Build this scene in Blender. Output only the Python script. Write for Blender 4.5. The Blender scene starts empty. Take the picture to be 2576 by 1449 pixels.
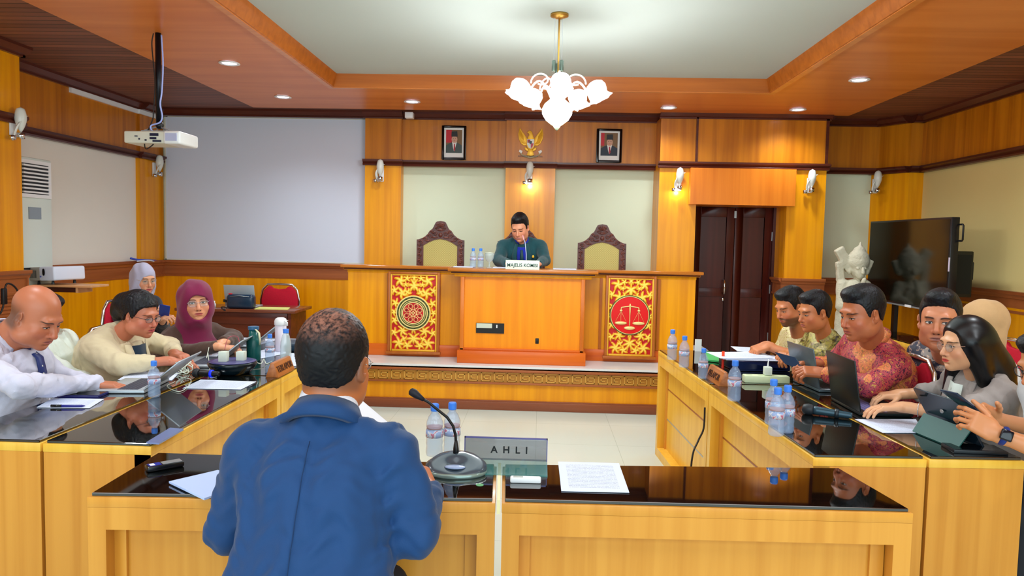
import bpy, bmesh, math, random
import numpy as np
from mathutils import Vector, Matrix
PI = math.pi
random.seed(7)
SC = bpy.context.scene
COL = SC.collection

# ------------------------------------------------------------------ camera
W_PX, H_PX, F_PX = 2576.0, 1449.0, 1860.0
def _axes():
    yw = Vector((72.0, 119.5, -F_PX)).normalized()
    r = math.radians(1.2)
    zz = Vector((math.sin(r), math.cos(r), 0.0))
    zz.z = -(yw.x*zz.x + yw.y*zz.y)/yw.z
    zw = zz.normalized()
    xw = yw.cross(zw).normalized()
    return xw, yw, zw
_xw, _yw, _zw = _axes()
ROT = Matrix((_xw, _yw, _zw))            # camera space -> world
EYE = Vector((0.0, 0.0, 1.5))
cam_data = bpy.data.cameras.new('camera')
cam_data.sensor_width = 36.0
cam_data.lens = F_PX/W_PX*36.0
cam_data.clip_start = 0.05
cam = bpy.data.objects.new('camera', cam_data)
cam.matrix_world = Matrix.Translation(EYE) @ ROT.to_4x4()
COL.objects.link(cam)
SC.camera = cam

def at(px, py, X=None, Y=None, Z=None):
    d = ROT @ Vector((px - W_PX/2, H_PX/2 - py, -F_PX))
    if Y is not None: t = (Y - EYE.y)/d.y
    elif Z is not None: t = (Z - EYE.z)/d.z
    else: t = (X - EYE.x)/d.x
    return EYE + d*t

# ------------------------------------------------------------------ view, world and large lights
SC.view_settings.view_transform = 'Standard'
SC.view_settings.look = 'None'
SC.view_settings.gamma = 1.0
SC.view_settings.exposure = 0.35
SC.view_settings.use_curve_mapping = False
world = bpy.data.worlds.new('world'); SC.world = world
world.use_nodes = True
bg = world.node_tree.nodes['Background']
bg.inputs[0].default_value = (0.72, 0.92, 1.0, 1)
bg.inputs[1].default_value = 0.9
def area_light(name, loc, sx, sy, power, col=(1, 1, 1), rot=(0, 0, 0)):
    l = bpy.data.lights.new(name, 'AREA'); l.shape = 'RECTANGLE'
    l.size = sx; l.size_y = sy; l.energy = power; l.color = col
    o = bpy.data.objects.new(name, l); COL.objects.link(o)
    o.location = loc; o.rotation_euler = rot
    return o
# broad area lights added as soft fill: behind the camera, overhead, under the recess
area_light('front_fill', (0.0, -1.3, 1.9), 7.0, 1.8, 95, (0.78, 0.95, 1.0), (math.radians(84), 0, 0))  # added front fill, no window modelled
area_light('overhead_fill', (0.0, 0.6, 2.86), 5.0, 1.6, 45, (0.88, 0.98, 1.0))  # added fill above the camera, no fixture modelled
area_light('recess_fill', (0.05, 4.6, 2.97), 3.3, 3.4, 40, (0.88, 0.99, 1.0))  # added fill just below the recess, no cove modelled

# ------------------------------------------------------------------ colours and materials
def lin(h, a=1.0):
    if isinstance(h, str):
        h = h.lstrip('#'); v = [int(h[i:i+2], 16)/255 for i in (0, 2, 4)]
    else: v = [x/255 for x in h]
    return tuple((c/12.92 if c <= 0.04045 else ((c+0.055)/1.055)**2.4) for c in v) + (a,)
_M = {}
def base_mat(name):
    m = bpy.data.materials.new(name); m.use_nodes = True
    nt = m.node_tree; b = nt.nodes['Principled BSDF']
    return m, nt, b
def M(name, col='#808080', rough=0.5, metal=0.0, spec=0.5, emit=0.0, ecol=None, trans=0.0, ior=1.45, coat=0.0, sheen=0.0, noise=0.0, nscale=30.0, bump=0.0, bscale=80.0):
    if name in _M: return _M[name]
    m, nt, b = base_mat(name)
    c = lin(col)
    b.inputs['Base Color'].default_value = c
    b.inputs['Roughness'].default_value = rough
    b.inputs['Metallic'].default_value = metal
    b.inputs['Specular IOR Level'].default_value = spec
    b.inputs['IOR'].default_value = ior
    b.inputs['Transmission Weight'].default_value = trans
    b.inputs['Coat Weight'].default_value = coat
    b.inputs['Sheen Weight'].default_value = sheen
    if emit:
        b.inputs['Emission Color'].default_value = lin(ecol or col); b.inputs['Emission Strength'].default_value = emit
    tc = None
    if noise or bump:
        tc = nt.nodes.new('ShaderNodeTexCoord')
    if noise:
        n = nt.nodes.new('ShaderNodeTexNoise'); n.inputs['Scale'].default_value = nscale; n.inputs['Detail'].default_value = 4
        nt.links.new(tc.outputs['Object'], n.inputs['Vector'])
        mx = nt.nodes.new('ShaderNodeMix'); mx.data_type = 'RGBA'
        mx.inputs[6].default_value = tuple(x*(1-noise) for x in c[:3])+(1,)
        mx.inputs[7].default_value = tuple(min(1, x*(1+noise)) for x in c[:3])+(1,)
        nt.links.new(n.outputs['Fac'], mx.inputs[0]); nt.links.new(mx.outputs[2], b.inputs['Base Color'])
    if bump:
        n = nt.nodes.new('ShaderNodeTexNoise'); n.inputs['Scale'].default_value = bscale; n.inputs['Detail'].default_value = 3
        nt.links.new(tc.outputs['Object'], n.inputs['Vector'])
        bp = nt.nodes.new('ShaderNodeBump'); bp.inputs['Strength'].default_value = bump; bp.inputs['Distance'].default_value = 0.01
        nt.links.new(n.outputs['Fac'], bp.inputs['Height']); nt.links.new(bp.outputs[0], b.inputs['Normal'])
    _M[name] = m
    return m
def ramp(nt, fac, stops, interp='LINEAR'):
    r = nt.nodes.new('ShaderNodeValToRGB'); r.color_ramp.interpolation = interp
    e = r.color_ramp.elements
    while len(e) < len(stops): e.new(0.5)
    for el, (p, c) in zip(e, stops): el.position = p; el.color = lin(c)
    if fac is not None: nt.links.new(fac, r.inputs[0])
    return r
def wood(name, c1, c2, axis='Z', scale=1.0, rough=0.34, coat=0.12, streak=16.0, spec=0.35):
    if name in _M: return _M[name]
    m, nt, b = base_mat(name)
    tc = nt.nodes.new('ShaderNodeTexCoord'); mp = nt.nodes.new('ShaderNodeMapping')
    s = {'X': (0.6, streak, streak), 'Y': (streak, 0.6, streak), 'Z': (streak, streak, 0.6)}[axis]
    mp.inputs['Scale'].default_value = [v*scale for v in s]
    nt.links.new(tc.outputs['Object'], mp.inputs[0])
    n = nt.nodes.new('ShaderNodeTexNoise'); n.inputs['Scale'].default_value = 1.0; n.inputs['Detail'].default_value = 6; n.inputs['Distortion'].default_value = 0.4
    nt.links.new(mp.outputs[0], n.inputs['Vector'])
    r = ramp(nt, n.outputs['Fac'], [(0.30, c2), (0.62, c1)])
    nt.links.new(r.outputs[0], b.inputs['Base Color'])
    b.inputs['Roughness'].default_value = rough; b.inputs['Coat Weight'].default_value = coat; b.inputs['Coat Roughness'].default_value = 0.12
    b.inputs['Specular IOR Level'].default_value = spec
    _M[name] = m
    return m
VENEER = wood('golden_veneer', '#f2a200', '#de8a00', 'Z')
VENEER_D = wood('frieze_veneer', '#cc7c10', '#ab6006', 'Z')
VENEER_L = wood('table_veneer', '#f2c04a', '#e4ab34', 'Z', streak=22)
VENEER_E = wood('table_end_veneer', '#dd9a3c', '#cd872c', 'Z', streak=22)
DARKW = wood('dark_moulding', '#5a2618', '#44190f', 'X', rough=0.3)
DARKWY = wood('dark_moulding_side', '#5a2618', '#44190f', 'Y', rough=0.3)
MIDW = wood('rail_wood', '#a85e30', '#8f4a24', 'X', rough=0.35)
MIDWY = wood('rail_wood_side', '#a85e30', '#8f4a24', 'Y', rough=0.35)
REDW = wood('red_plinth_wood', '#dc6a18', '#c4500c', 'X')
CEILW = wood('ceiling_plywood', '#e0843c', '#d0722c', 'X', rough=0.35, streak=6)
DESKW = wood('mahogany', '#6e2f1a', '#4c1c10', 'X')
DOORW = wood('door_wood', '#4d1a14', '#3a100c', 'Z')
GLASSK = M('black_glass', '#060807', rough=0.025, spec=1.0, ior=1.6, coat=0.5)
PLASTER = M('cream_plaster', '#dfe8cc', rough=0.85, noise=0.03, nscale=2)
PLASTER_L = M('pale_plaster', '#f0ede4', rough=0.85, noise=0.03, nscale=2)
PLASTER_R = M('warm_plaster', '#e0cc88', rough=0.85, noise=0.04, nscale=2)
WHITE = M('white_plastic', '#eceef0', rough=0.4)
OFFWHITE = M('offwhite_plastic', '#d8e2d4', rough=0.4)
BLACK = M('black_plastic', '#101114', rough=0.4)
BLACKG = M('black_gloss', '#08090c', rough=0.1)
CHROME = M('chrome', '#d8dce0', rough=0.15, metal=1.0)
ALU = M('aluminium', '#aab0b4', rough=0.35, metal=0.6)
GOLD = M('gold_paint', '#f0b930', rough=0.4, metal=0.25)
BRASS = M('brass', '#c79a4a', rough=0.3, metal=0.8)
REDF = M('red_fabric', '#c4082c', rough=0.85, noise=0.15, nscale=90)
STONE = M('pale_stone', '#cfcab2', rough=0.9, noise=0.12, nscale=25, bump=0.6, bscale=60)

def paper_mat(name, tint='#eef3ff', lines=True, scale=150, axis=1, ink='#8a98b8'):
    """white sheet with faint rows of print"""
    if name in _M: return _M[name]
    m, nt, b = base_mat(name); b.inputs['Roughness'].default_value = 0.7
    uv = nt.nodes.new('ShaderNodeTexCoord'); sp = nt.nodes.new('ShaderNodeSeparateXYZ'); nt.links.new(uv.outputs['UV'], sp.inputs[0])
    def mth(op, a, b_=None, c_=None):
        n = nt.nodes.new('ShaderNodeMath'); n.operation = op
        for i, v in enumerate((a, b_, c_)):
            if v is None: continue
            if isinstance(v, (int, float)): n.inputs[i].default_value = v
            else: nt.links.new(v, n.inputs[i])
        return n.outputs[0]
    row = mth('FRACT', mth('MULTIPLY', sp.outputs[1], 22))
    r1 = mth('GREATER_THAN', row, 0.62)
    mg = mth('LESS_THAN', mth('ABSOLUTE', mth('SUBTRACT', sp.outputs[0], 0.5)), 0.38)
    mg2 = mth('LESS_THAN', mth('ABSOLUTE', mth('SUBTRACT', sp.outputs[1], 0.5)), 0.40)
    nz = nt.nodes.new('ShaderNodeTexNoise'); nz.inputs['Scale'].default_value = 55; nt.links.new(uv.outputs['UV'], nz.inputs['Vector'])
    g = mth('GREATER_THAN', nz.outputs['Fac'], 0.45)
    f = mth('MULTIPLY', mth('MULTIPLY', mth('MULTIPLY', r1, mg), mg2), mth('MULTIPLY', g, 0.55 if lines else 0.0))
    mx = nt.nodes.new('ShaderNodeMix'); mx.data_type = 'RGBA'
    mx.inputs[6].default_value = lin(tint); mx.inputs[7].default_value = lin(ink)
    nt.links.new(f, mx.inputs[0]); nt.links.new(mx.outputs[2], b.inputs['Base Color'])
    _M[name] = m
    return m
PAPER = paper_mat('printed_paper', '#dbe4fa', ink='#6f80a8'); PAPER_B = paper_mat('blank_paper', '#f2f5ff', lines=False)
def clear_mat(name, tint='#dff0ff', opac=0.18, rough=0.05):
    """thin clear plastic: mostly see-through with surface reflection and a little body colour"""
    if name in _M: return _M[name]
    m = bpy.data.materials.new(name); m.use_nodes = True; nt = m.node_tree
    for n in list(nt.nodes): nt.nodes.remove(n)
    out = nt.nodes.new('ShaderNodeOutputMaterial'); tr = nt.nodes.new('ShaderNodeBsdfTransparent'); tr.inputs[0].default_value = (0.93, 0.97, 1.0, 1)
    pb = nt.nodes.new('ShaderNodeBsdfPrincipled'); pb.inputs['Base Color'].default_value = lin(tint); pb.inputs['Roughness'].default_value = 0.3
    gl = nt.nodes.new('ShaderNodeBsdfGlossy'); gl.inputs['Roughness'].default_value = rough
    lw = nt.nodes.new('ShaderNodeFresnel'); lw.inputs[0].default_value = 1.5
    m1 = nt.nodes.new('ShaderNodeMixShader'); m1.inputs[0].default_value = opac
    m2 = nt.nodes.new('ShaderNodeMixShader')
    nt.links.new(tr.outputs[0], m1.inputs[1]); nt.links.new(pb.outputs[0], m1.inputs[2])
    ge = nt.nodes.new('ShaderNodeNewGeometry'); mu = nt.nodes.new('ShaderNodeMath'); mu.operation = 'SUBTRACT'; mu.use_clamp = True
    nt.links.new(lw.outputs[0], mu.inputs[0]); nt.links.new(ge.outputs['Backfacing'], mu.inputs[1])
    nt.links.new(mu.outputs[0], m2.inputs[0]); nt.links.new(m1.outputs[0], m2.inputs[1]); nt.links.new(gl.outputs[0], m2.inputs[2])
    nt.links.new(m2.outputs[0], out.inputs[0])
    _M[name] = m
    return m
CLEAR = clear_mat('clear_plastic', '#bcd8ff', 0.26); ACRYL = clear_mat('clear_acrylic', '#a8c4d0', 0.12, 0.02); LENS = clear_mat('spectacle_lens', '#ffffff', 0.04, 0.02)

# ------------------------------------------------------------------ mesh building
class MB:
    def __init__(s): s.v = []; s.f = []; s.m = []; s.uv = {}
    def add(s, vs, fs, m=0, T=None):
        o = len(s.v)
        for p in vs:
            p = Vector(p); s.v.append(tuple(T @ p) if T else tuple(p))
        for f in fs: s.f.append(tuple(i+o for i in f)); s.m.append(m)
        return o
    def box(s, x0, x1, y0, y1, z0, z1, m=0, T=None):
        v = [(x, y, z) for z in (z0, z1) for y in (y0, y1) for x in (x0, x1)]
        s.add(v, [(0,2,3,1), (4,5,7,6), (0,1,5,4), (2,6,7,3), (0,4,6,2), (1,3,7,5)], m, T); return s
    def prism(s, poly, z0, z1, m=0, T=None):
        n = len(poly)
        v = [(p[0], p[1], z0) for p in poly] + [(p[0], p[1], z1) for p in poly]
        a = sum(poly[i][0]*poly[(i+1) % n][1]-poly[(i+1) % n][0]*poly[i][1] for i in range(n))
        f = [tuple(reversed(range(n))), tuple(range(n, 2*n))] + [(i, (i+1) % n, (i+1) % n+n, i+n) for i in range(n)]
        if a < 0: f = [tuple(reversed(q)) for q in f]
        s.add(v, f, m, T); return s
    def tube(s, path, r, n=8, m=0, cap=True, T=None, flat=None):
        path = [Vector(p) for p in path]; k = len(path)
        rr = r if isinstance(r, (list, tuple)) else [r]*k
        vs = []; up = Vector((0, 0, 1)); prev = None
        for i, p in enumerate(path):
            d = (path[min(i+1, k-1)]-path[max(i-1, 0)]).normalized()
            if prev is None:
                a = d.cross(up)
                if a.length < 1e-3: a = d.cross(Vector((1, 0, 0)))
            else: a = prev - d*prev.dot(d)
            a.normalize(); b = d.cross(a); prev = a
            fl = flat if flat else 1.0
            for j in range(n):
                t = 2*PI*j/n; vs.append(p + a*math.cos(t)*rr[i] + b*math.sin(t)*rr[i]*fl)
        fs = [(i*n+j, i*n+(j+1) % n, (i+1)*n+(j+1) % n, (i+1)*n+j) for i in range(k-1) for j in range(n)]
        if cap: fs += [tuple(reversed(range(n))), tuple(range((k-1)*n, k*n))]
        s.add(vs, fs, m, T); return s
    def lathe(s, prof, n=20, m=0, T=None, cx=0, cy=0, a0=0, a1=2*PI, wob=None):
        full = abs(a1-a0-2*PI) < 1e-6; cnt = n if full else n+1
        vs = []
        for i, (r, z) in enumerate(prof):
            for j in range(cnt):
                t = a0+(a1-a0)*j/n; q = r*(wob(t, i) if wob else 1)
                vs.append((cx+q*math.cos(t), cy+q*math.sin(t), z))
        k = len(prof)
        fs = [(i*cnt+j, i*cnt+(j+1) % cnt, (i+1)*cnt+(j+1) % cnt, (i+1)*cnt+j) for i in range(k-1) for j in range(n)]
        if full and prof[0][0] > 1e-5: fs.append(tuple(reversed(range(cnt))))
        if full and prof[-1][0] > 1e-5: fs.append(tuple(range((k-1)*cnt, k*cnt)))
        s.add(vs, fs, m, T); return s
    def ball(s, c, r, n=12, m=0, T=None):
        r = (r, r, r) if not hasattr(r, '__len__') else r
        vs = []; fs = []
        for i in range(n+1):
            ph = PI*i/n
            for j in range(2*n):
                t = PI*j/n; vs.append((c[0]+r[0]*math.sin(ph)*math.cos(t), c[1]+r[1]*math.sin(ph)*math.sin(t), c[2]-r[2]*math.cos(ph)))
        for i in range(n):
            for j in range(2*n): fs.append((i*2*n+j, i*2*n+(j+1) % (2*n), (i+1)*2*n+(j+1) % (2*n), (i+1)*2*n+j))
        s.add(vs, fs, m, T); return s
    def build(s, name, mat, parent=None, bevel=0, smooth=False, local=False, seg=2):
        """vertices are in world coordinates unless local; stored relative to the parent"""
        me = bpy.data.meshes.new(name)
        vs = s.v
        org = Vector((0, 0, 0))
        if parent is not None and not local:
            inv = wm(parent).inverted(); vs = [tuple(inv @ Vector(p)) for p in vs]
        me.from_pydata(vs, [], s.f)
        for mm in (mat if isinstance(mat, (list, tuple)) else [mat]): me.materials.append(mm)
        me.polygons.foreach_set('material_index', s.m)
        bm = bmesh.new(); bm.from_mesh(me); bmesh.ops.remove_doubles(bm, verts=bm.verts, dist=1e-5)
        if bevel: 
            es = [e for e in bm.edges if len(e.link_faces) == 2 and e.calc_face_angle(0) > 0.6]
            bmesh.ops.bevel(bm, geom=es, offset=bevel, segments=seg, profile=0.5, affect='EDGES', clamp_overlap=True)
        bmesh.ops.recalc_face_normals(bm, faces=bm.faces)
        bm.to_mesh(me); bm.free()
        if smooth: me.shade_smooth()
        elif bevel: me.shade_smooth(); me.set_sharp_from_angle(angle=0.6)
        return link(name, me, parent)
_WM = {}
def wm(o):
    m = o.matrix_basis
    return (wm(o.parent) @ m) if o.parent else m.copy()
def link(name, me, parent=None):
    o = bpy.data.objects.new(name, me); COL.objects.link(o)
    if parent is not None: o.parent = parent
    return o
def tag(o, label=None, cat=None, group=None, kind=None):
    if label: o['label'] = label
    if cat: o['category'] = cat
    if group: o['group'] = group
    if kind: o['kind'] = kind
    return o
def thing(name, label, cat, loc=(0, 0, 0), rz=0, group=None, rot=None):
    o = bpy.data.objects.new(name, None); COL.objects.link(o); o.empty_display_size = 0.05
    o.location = loc; o.rotation_euler = rot if rot else (0, 0, rz)
    return tag(o, label, cat, group)
def struct(name, mb, mat, **k):
    o = mb.build(name, mat, **k); o['kind'] = 'structure'; return o
def copy_tree(o, parent=None):
    c = o.copy(); COL.objects.link(c)
    if parent is not None: c.parent = parent
    for ch in [x for x in COL.objects if x.parent == o]: copy_tree(ch, c)
    return c
def place(o, loc, rz=0, label=None, group=None, rot=None, scale=None):
    o.location = loc; o.rotation_euler = rot if rot else (0, 0, rz)
    if scale: o.scale = (scale,)*3
    return tag(o, label, None, group)
def sheet(name, mat, corners, parent=None, thick=0.0015, label=None, cat=None, group=None):
    """a rectangular sheet given by four world corners (counter-clockwise from above) with uv"""
    c = [Vector(p) for p in corners]
    nrm = (c[1]-c[0]).cross(c[3]-c[0]).normalized()*thick
    vs = [p-nrm*0 for p in c] + [p+nrm for p in c]
    me = bpy.data.meshes.new(name)
    loc = sum(c, Vector())/4
    if parent is not None:
        inv = wm(parent).inverted(); vs = [inv @ p for p in vs]
    else: vs = [p-loc for p in vs]
    me.from_pydata([tuple(p) for p in vs], [], [(3,2,1,0), (4,5,6,7), (0,1,5,4), (1,2,6,5), (2,3,7,6), (3,0,4,7)])
    me.materials.append(mat)
    uvl = me.uv_layers.new(name='UVMap'); u = [(0, 0), (1, 0), (1, 1), (0, 1)]
    for poly in me.polygons:
        for li in poly.loop_indices: uvl.data[li].uv = u[me.loops[li].vertex_index % 4]
    o = link(name, me, parent)
    if parent is None: o.location = loc
    return tag(o, label, cat, group)
def text(name, s, size, mat, parent, T, extrude=0.001, font_scale_x=1.0, bold=0.0, spacing=1.0):
    cu = bpy.data.curves.new(name, 'FONT'); cu.body = s; cu.size = size; cu.extrude = extrude; cu.align_x = 'CENTER'; cu.align_y = 'CENTER'
    cu.offset = bold; cu.space_character = spacing
    tmp = bpy.data.objects.new(name, cu); COL.objects.link(tmp)
    dg = bpy.context.evaluated_depsgraph_get()
    me = bpy.data.meshes.new_from_object(tmp.evaluated_get(dg))
    bpy.data.objects.remove(tmp, do_unlink=True)
    me.transform(Matrix.Diagonal((font_scale_x, 1, 1, 1))); me.transform(T)
    if parent is not None: me.transform(wm(parent).inverted())
    me.materials.clear(); me.materials.append(mat)
    return link(name, me, parent)
def frame_T(o, ux, uy):
    """matrix with x axis ux, y axis uy (made orthonormal), origin o"""
    ux = Vector(ux).normalized(); uz = ux.cross(Vector(uy)).normalized(); uy = uz.cross(ux)
    m = Matrix((ux, uy, uz)).transposed().to_4x4(); m.translation = Vector(o); return m
# ================================================================== THE ROOM
XL, XR, YB, ZC = -4.5, 4.12, 8.6, 2.91
def X_at(px, py, Y): return at(px, py, Y=Y).x
FLOOR_M, nt, b = base_mat('floor_tile')
tc = nt.nodes.new('ShaderNodeTexCoord'); br = nt.nodes.new('ShaderNodeTexBrick')
br.offset = 0; br.inputs['Color1'].default_value = lin('#ccd6cc'); br.inputs['Color2'].default_value = lin('#c8d2c8'); br.inputs['Mortar'].default_value = lin('#b2bcb0')
br.inputs['Scale'].default_value = 1.0; br.inputs['Mortar Size'].default_value = 0.002; br.inputs['Brick Width'].default_value = 0.6; br.inputs['Row Height'].default_value = 0.6
nt.links.new(tc.outputs['Object'], br.inputs['Vector']); nt.links.new(br.outputs[0], b.inputs['Base Color'])
b.inputs['Roughness'].default_value = 0.22
struct('floor', MB().box(XL-.1, XR+.1, -1.6, YB+.1, -0.05, 0), FLOOR_M)
# walls
struct('wall_back', MB().box(XL-.1, XR+.1, YB, YB+.1, 0, 3.15), PLASTER)
struct('wall_left', MB().box(XL-.1, XL, -1.6, YB, 0, 3.15), PLASTER_L)
struct('wall_right', MB().box(XR, XR+.1, -1.6, YB, 0, 3.15), PLASTER_R)
# ceiling: dark slatted border, plywood ring, pale recess
SLAT, nt, b = base_mat('slatted_ceiling')
tc = nt.nodes.new('ShaderNodeTexCoord'); sp = nt.nodes.new('ShaderNodeSeparateXYZ'); nt.links.new(tc.outputs['Object'], sp.inputs[0])
mu = nt.nodes.new('ShaderNodeMath'); mu.operation = 'MULTIPLY'; mu.inputs[1].default_value = 11.0; nt.links.new(sp.outputs[1], mu.inputs[0])
fr = nt.nodes.new('ShaderNodeMath'); fr.operation = 'FRACT'; nt.links.new(mu.outputs[0], fr.inputs[0])
fl = nt.nodes.new('ShaderNodeMath'); fl.operation = 'FLOOR'; nt.links.new(mu.outputs[0], fl.inputs[0])
wn = nt.nodes.new('ShaderNodeTexWhiteNoise'); wn.noise_dimensions = '1D'; nt.links.new(fl.outputs[0], wn.inputs['W'])
r1 = ramp(nt, wn.outputs['Value'], [(0, '#6b3a28'), (1, '#8a5038')])
gt = nt.nodes.new('ShaderNodeMath'); gt.operation = 'LESS_THAN'; gt.inputs[1].default_value = 0.13; nt.links.new(fr.outputs[0], gt.inputs[0])
mx = nt.nodes.new('ShaderNodeMix'); mx.data_type = 'RGBA'; mx.inputs[7].default_value = lin('#2c130c'); nt.links.new(gt.outputs[0], mx.inputs[0]); nt.links.new(r1.outputs[0], mx.inputs[6])
nt.links.new(mx.outputs[2], b.inputs['Base Color']); b.inputs['Roughness'].default_value = 0.5
PX0, PX1, PY0, PY1 = -3.2, 3.26, 1.2, 8.15      # plywood outer
RX0, RX1, RY0, RY1 = -1.96, 2.05, 2.6, 6.9      # recess
def ring(mb, ox0, ox1, oy0, oy1, ix0, ix1, iy0, iy1, z0, z1, m=0):
    mb.box(ox0, ix0, oy0, oy1, z0, z1, m); mb.box(ix1, ox1, oy0, oy1, z0, z1, m)
    mb.box(ix0, ix1, oy0, iy0, z0, z1, m); mb.box(ix0, ix1, iy1, oy1, z0, z1, m); return mb
struct('ceiling', ring(MB(), XL, XR, -1.6, YB, PX0, PX1, PY0, PY1, ZC+.012, ZC+.08), SLAT)
struct('ceiling_panel', ring(MB(), PX0, PX1, PY0, PY1, RX0, RX1, RY0, RY1, ZC-.012, ZC+.06), CEILW)
struct('ceiling_recess', MB().box(RX0-.1, RX1+.1, RY0-.1, RY1+.1, 2.995, 3.05), M('recess_paint', '#bcc6c0', rough=0.9))
def slope_frame(mb, x0, x1, y0, y1, z0, z1, w0, w1, inward=True):
    """moulding running round a rectangle, its profile sloping inwards"""
    o = [(x0, y0), (x1, y0), (x1, y1), (x0, y1)]
    s = 1 if inward else -1
    i = [(x0+s*w1, y0+s*w1), (x1-s*w1, y0+s*w1), (x1-s*w1, y1-s*w1), (x0+s*w1, y1-s*w1)]
    g = [(x0+s*w0, y0+s*w0), (x1-s*w0, y0+s*w0), (x1-s*w0, y1-s*w0), (x0+s*w0, y1-s*w0)]
    vs = [(p[0], p[1], z0) for p in o]+[(p[0], p[1], z1) for p in o]+[(p[0], p[1], z1) for p in i]+[(p[0], p[1], z0) for p in g]
    fs = []
    for k in range(4):
        n = (k+1) % 4
        fs += [(k, n, 4+n, 4+k), (4+k, 4+n, 8+n, 8+k), (8+k, 8+n, 12+n, 12+k), (12+k, 12+n, n, k)]
    mb.add(vs, fs)
    return mb
struct('trim_1', slope_frame(MB(), RX0, RX1, RY0, RY1, ZC-.03, 2.995, .012, .05), wood('recess_moulding', '#c06a22', '#a85816', 'X', rough=0.3))
struct('trim_2', slope_frame(MB(), RX0-.05, RX1+.05, RY0-.05, RY1+.05, ZC-.035, ZC-.012, .05, .05), wood('recess_lip', '#dd8a44', '#cf7a34', 'X', rough=0.3))

# crown moulding along the walls (profile stepping out towards the ceiling)
def run(mb, a, b, n, prof, m=0):
    """extrude profile [(out, z)...] from a to b; n = direction into the room"""
    a = Vector(a); b = Vector(b); n = Vector(n); k = len(prof)
    vs = [(p.x+n.x*o, p.y+n.y*o, z) for p in (a, b) for o, z in prof]
    fs = [(i, (i+1) % k, (i+1) % k+k, i+k) for i in range(k)] + [tuple(range(k)), tuple(reversed(range(k, 2*k)))]
    mb.add(vs, fs, m); return mb
CR = [(0, 2.845), (.03, 2.845), (.03, 2.86), (.05, 2.865), (.09, 2.9), (.09, 2.922), (0, 2.922)]
RL = [(0, 2.315), (.03, 2.315), (.035, 2.33), (.025, 2.345), (.05, 2.365), (.05, 2.385), (0, 2.385)]
CH = [(0, .99), (.02, .99), (.022, 1.01), (.014, 1.015), (.014, 1.115), (.028, 1.12), (.034, 1.14), (.05, 1.155), (.05, 1.18), (0, 1.18)]
def up(p, d): return [(o+d, z) if o > 0 else (o, z) for o, z in p]
YS = YB-.1        # face of the upper frieze on the back wall
xs0 = X_at(918, 480, YS); 
px_b = lambda px, Y, py=430: X_at(px, py, Y)
YP = 8.45; YD = 8.17
# left wall panels
struct('wall_left_frieze', MB().box(XL, XL+.03, -1.6, YB, 2.35, 2.86), VENEER_D)
struct('wall_left_wainscot', MB().box(XL, XL+.015, -1.6, YB, 0, 1.0), VENEER)
struct('trim_3', run(run(run(MB(), (XL, -1.6), (XL, YB), (1, 0), up(CR, .03)), (XL, -1.6), (XL, YB), (1, 0), up(RL, .03), 0), (XL, -1.6), (XL, YB), (1, 0), CH, 1), [DARKWY, MIDWY])
# right wall
struct('wall_right_frieze', MB().box(XR-.03, XR, -1.6, YB, 2.35, 2.86), VENEER_D)
struct('wall_right_wainscot', MB().box(XR-.015, XR, -1.6, YB, 0, 1.0), VENEER)
struct('trim_4', run(run(run(MB(), (XR, -1.6), (XR, YB), (-1, 0), up(CR, .03)), (XR, -1.6), (XR, YB), (-1, 0), up(RL, .03), 0), (XR, -1.6), (XR, YB), (-1, 0), [(o_, z_-.035) for o_, z_ in CH], 1), [DARKWY, MIDWY])
# back wall
xP = [px_b(918, YP), px_b(1009, YP), px_b(1272, YP), px_b(1397, YP), px_b(1657, YP)]
xdl, xdr = X_at(1746, 650, YD), X_at(1973, 650, YD)        # door reveal
xp4r = X_at(2076, 500, YD); x2187 = X_at(2190, 480, YB)
struct('wall_back_wainscot', MB().box(XL, xdl, YB-.015, YB, 0, 1.0).box(xp4r, XR, YB-.015, YB, 0, 1.0), VENEER)
struct('wall_back_frieze', MB().box(xP[0], xP[4]+.3, YS, YB, 2.35, 2.86).box(xp4r, XR, YS+.03, YB, 2.35, 2.86), VENEER_D)
pil = MB()
pil.box(xP[0], xP[1], YP, YB, 0, 2.36).box(xP[2], xP[3], YP, YB, 0, 2.36)
corner = [(x2187, YB), (3.965, 8.22), (XR, 8.22), (XR, YB)]
pil.box(XL, XL+.05, 8.09, YB, 0, 2.33).prism(corner, 0, 2.33)
struct('wall_back_pilasters', pil, VENEER)
pf = MB()
pf.box(xP[0], xP[1], YP, YB, 2.36, 2.86).box(xP[2], xP[3], YP, YB, 2.36, 2.86)
pf.box(XL, XL+.052, 8.09, YB, 2.35, 2.86).prism(corner, 2.35, 2.86)
struct('wall_back_frieze_blocks', pf, VENEER_D)
# the deep door surround
xq = X_at(1657, 500, YD)
dm = MB().box(xq, xdl, YD, YB, 0, 2.36).box(xdr, xp4r, YD, YB, 0, 2.36)
struct('wall_back_door_piers', dm, VENEER)
xf1, xf2 = X_at(1755, 370, YD-.02), X_at(2076, 380, YD-.02)
struct('wall_back_door_frieze', MB().box(xq, xf1-.01, YD, YB, 2.36, 2.86).box(xf1, xf2, YD-.02, YB, 2.36, 2.86), VENEER_D)
struct('wall_back_door_header', MB().box(X_at(1737, 470, YD-.09), X_at(2002, 470, YD-.09), YD-.09, YB, 1.925, 2.315), wood('door_header_veneer', '#e07f1c', '#d06d10', 'Z'))
tr = MB()
def rails(x0, x1, y, prof, d=0, m=0):
    run(tr, (x0, y), (x1, y), (0, -1), up(prof, d), m)
for (x0, x1, y) in ((xP[0]-.02, xP[1]+.02, YP), (xP[1], xP[2], YS), (xP[2]-.02, xP[3]+.02, YP), (xP[3], xP[4], YS), (xq-.02, xp4r+.02, YD), (xp4r, x2187, YS+.03)):
    rails(x0, x1, y, RL); rails(x0, x1, y, CR)
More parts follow.
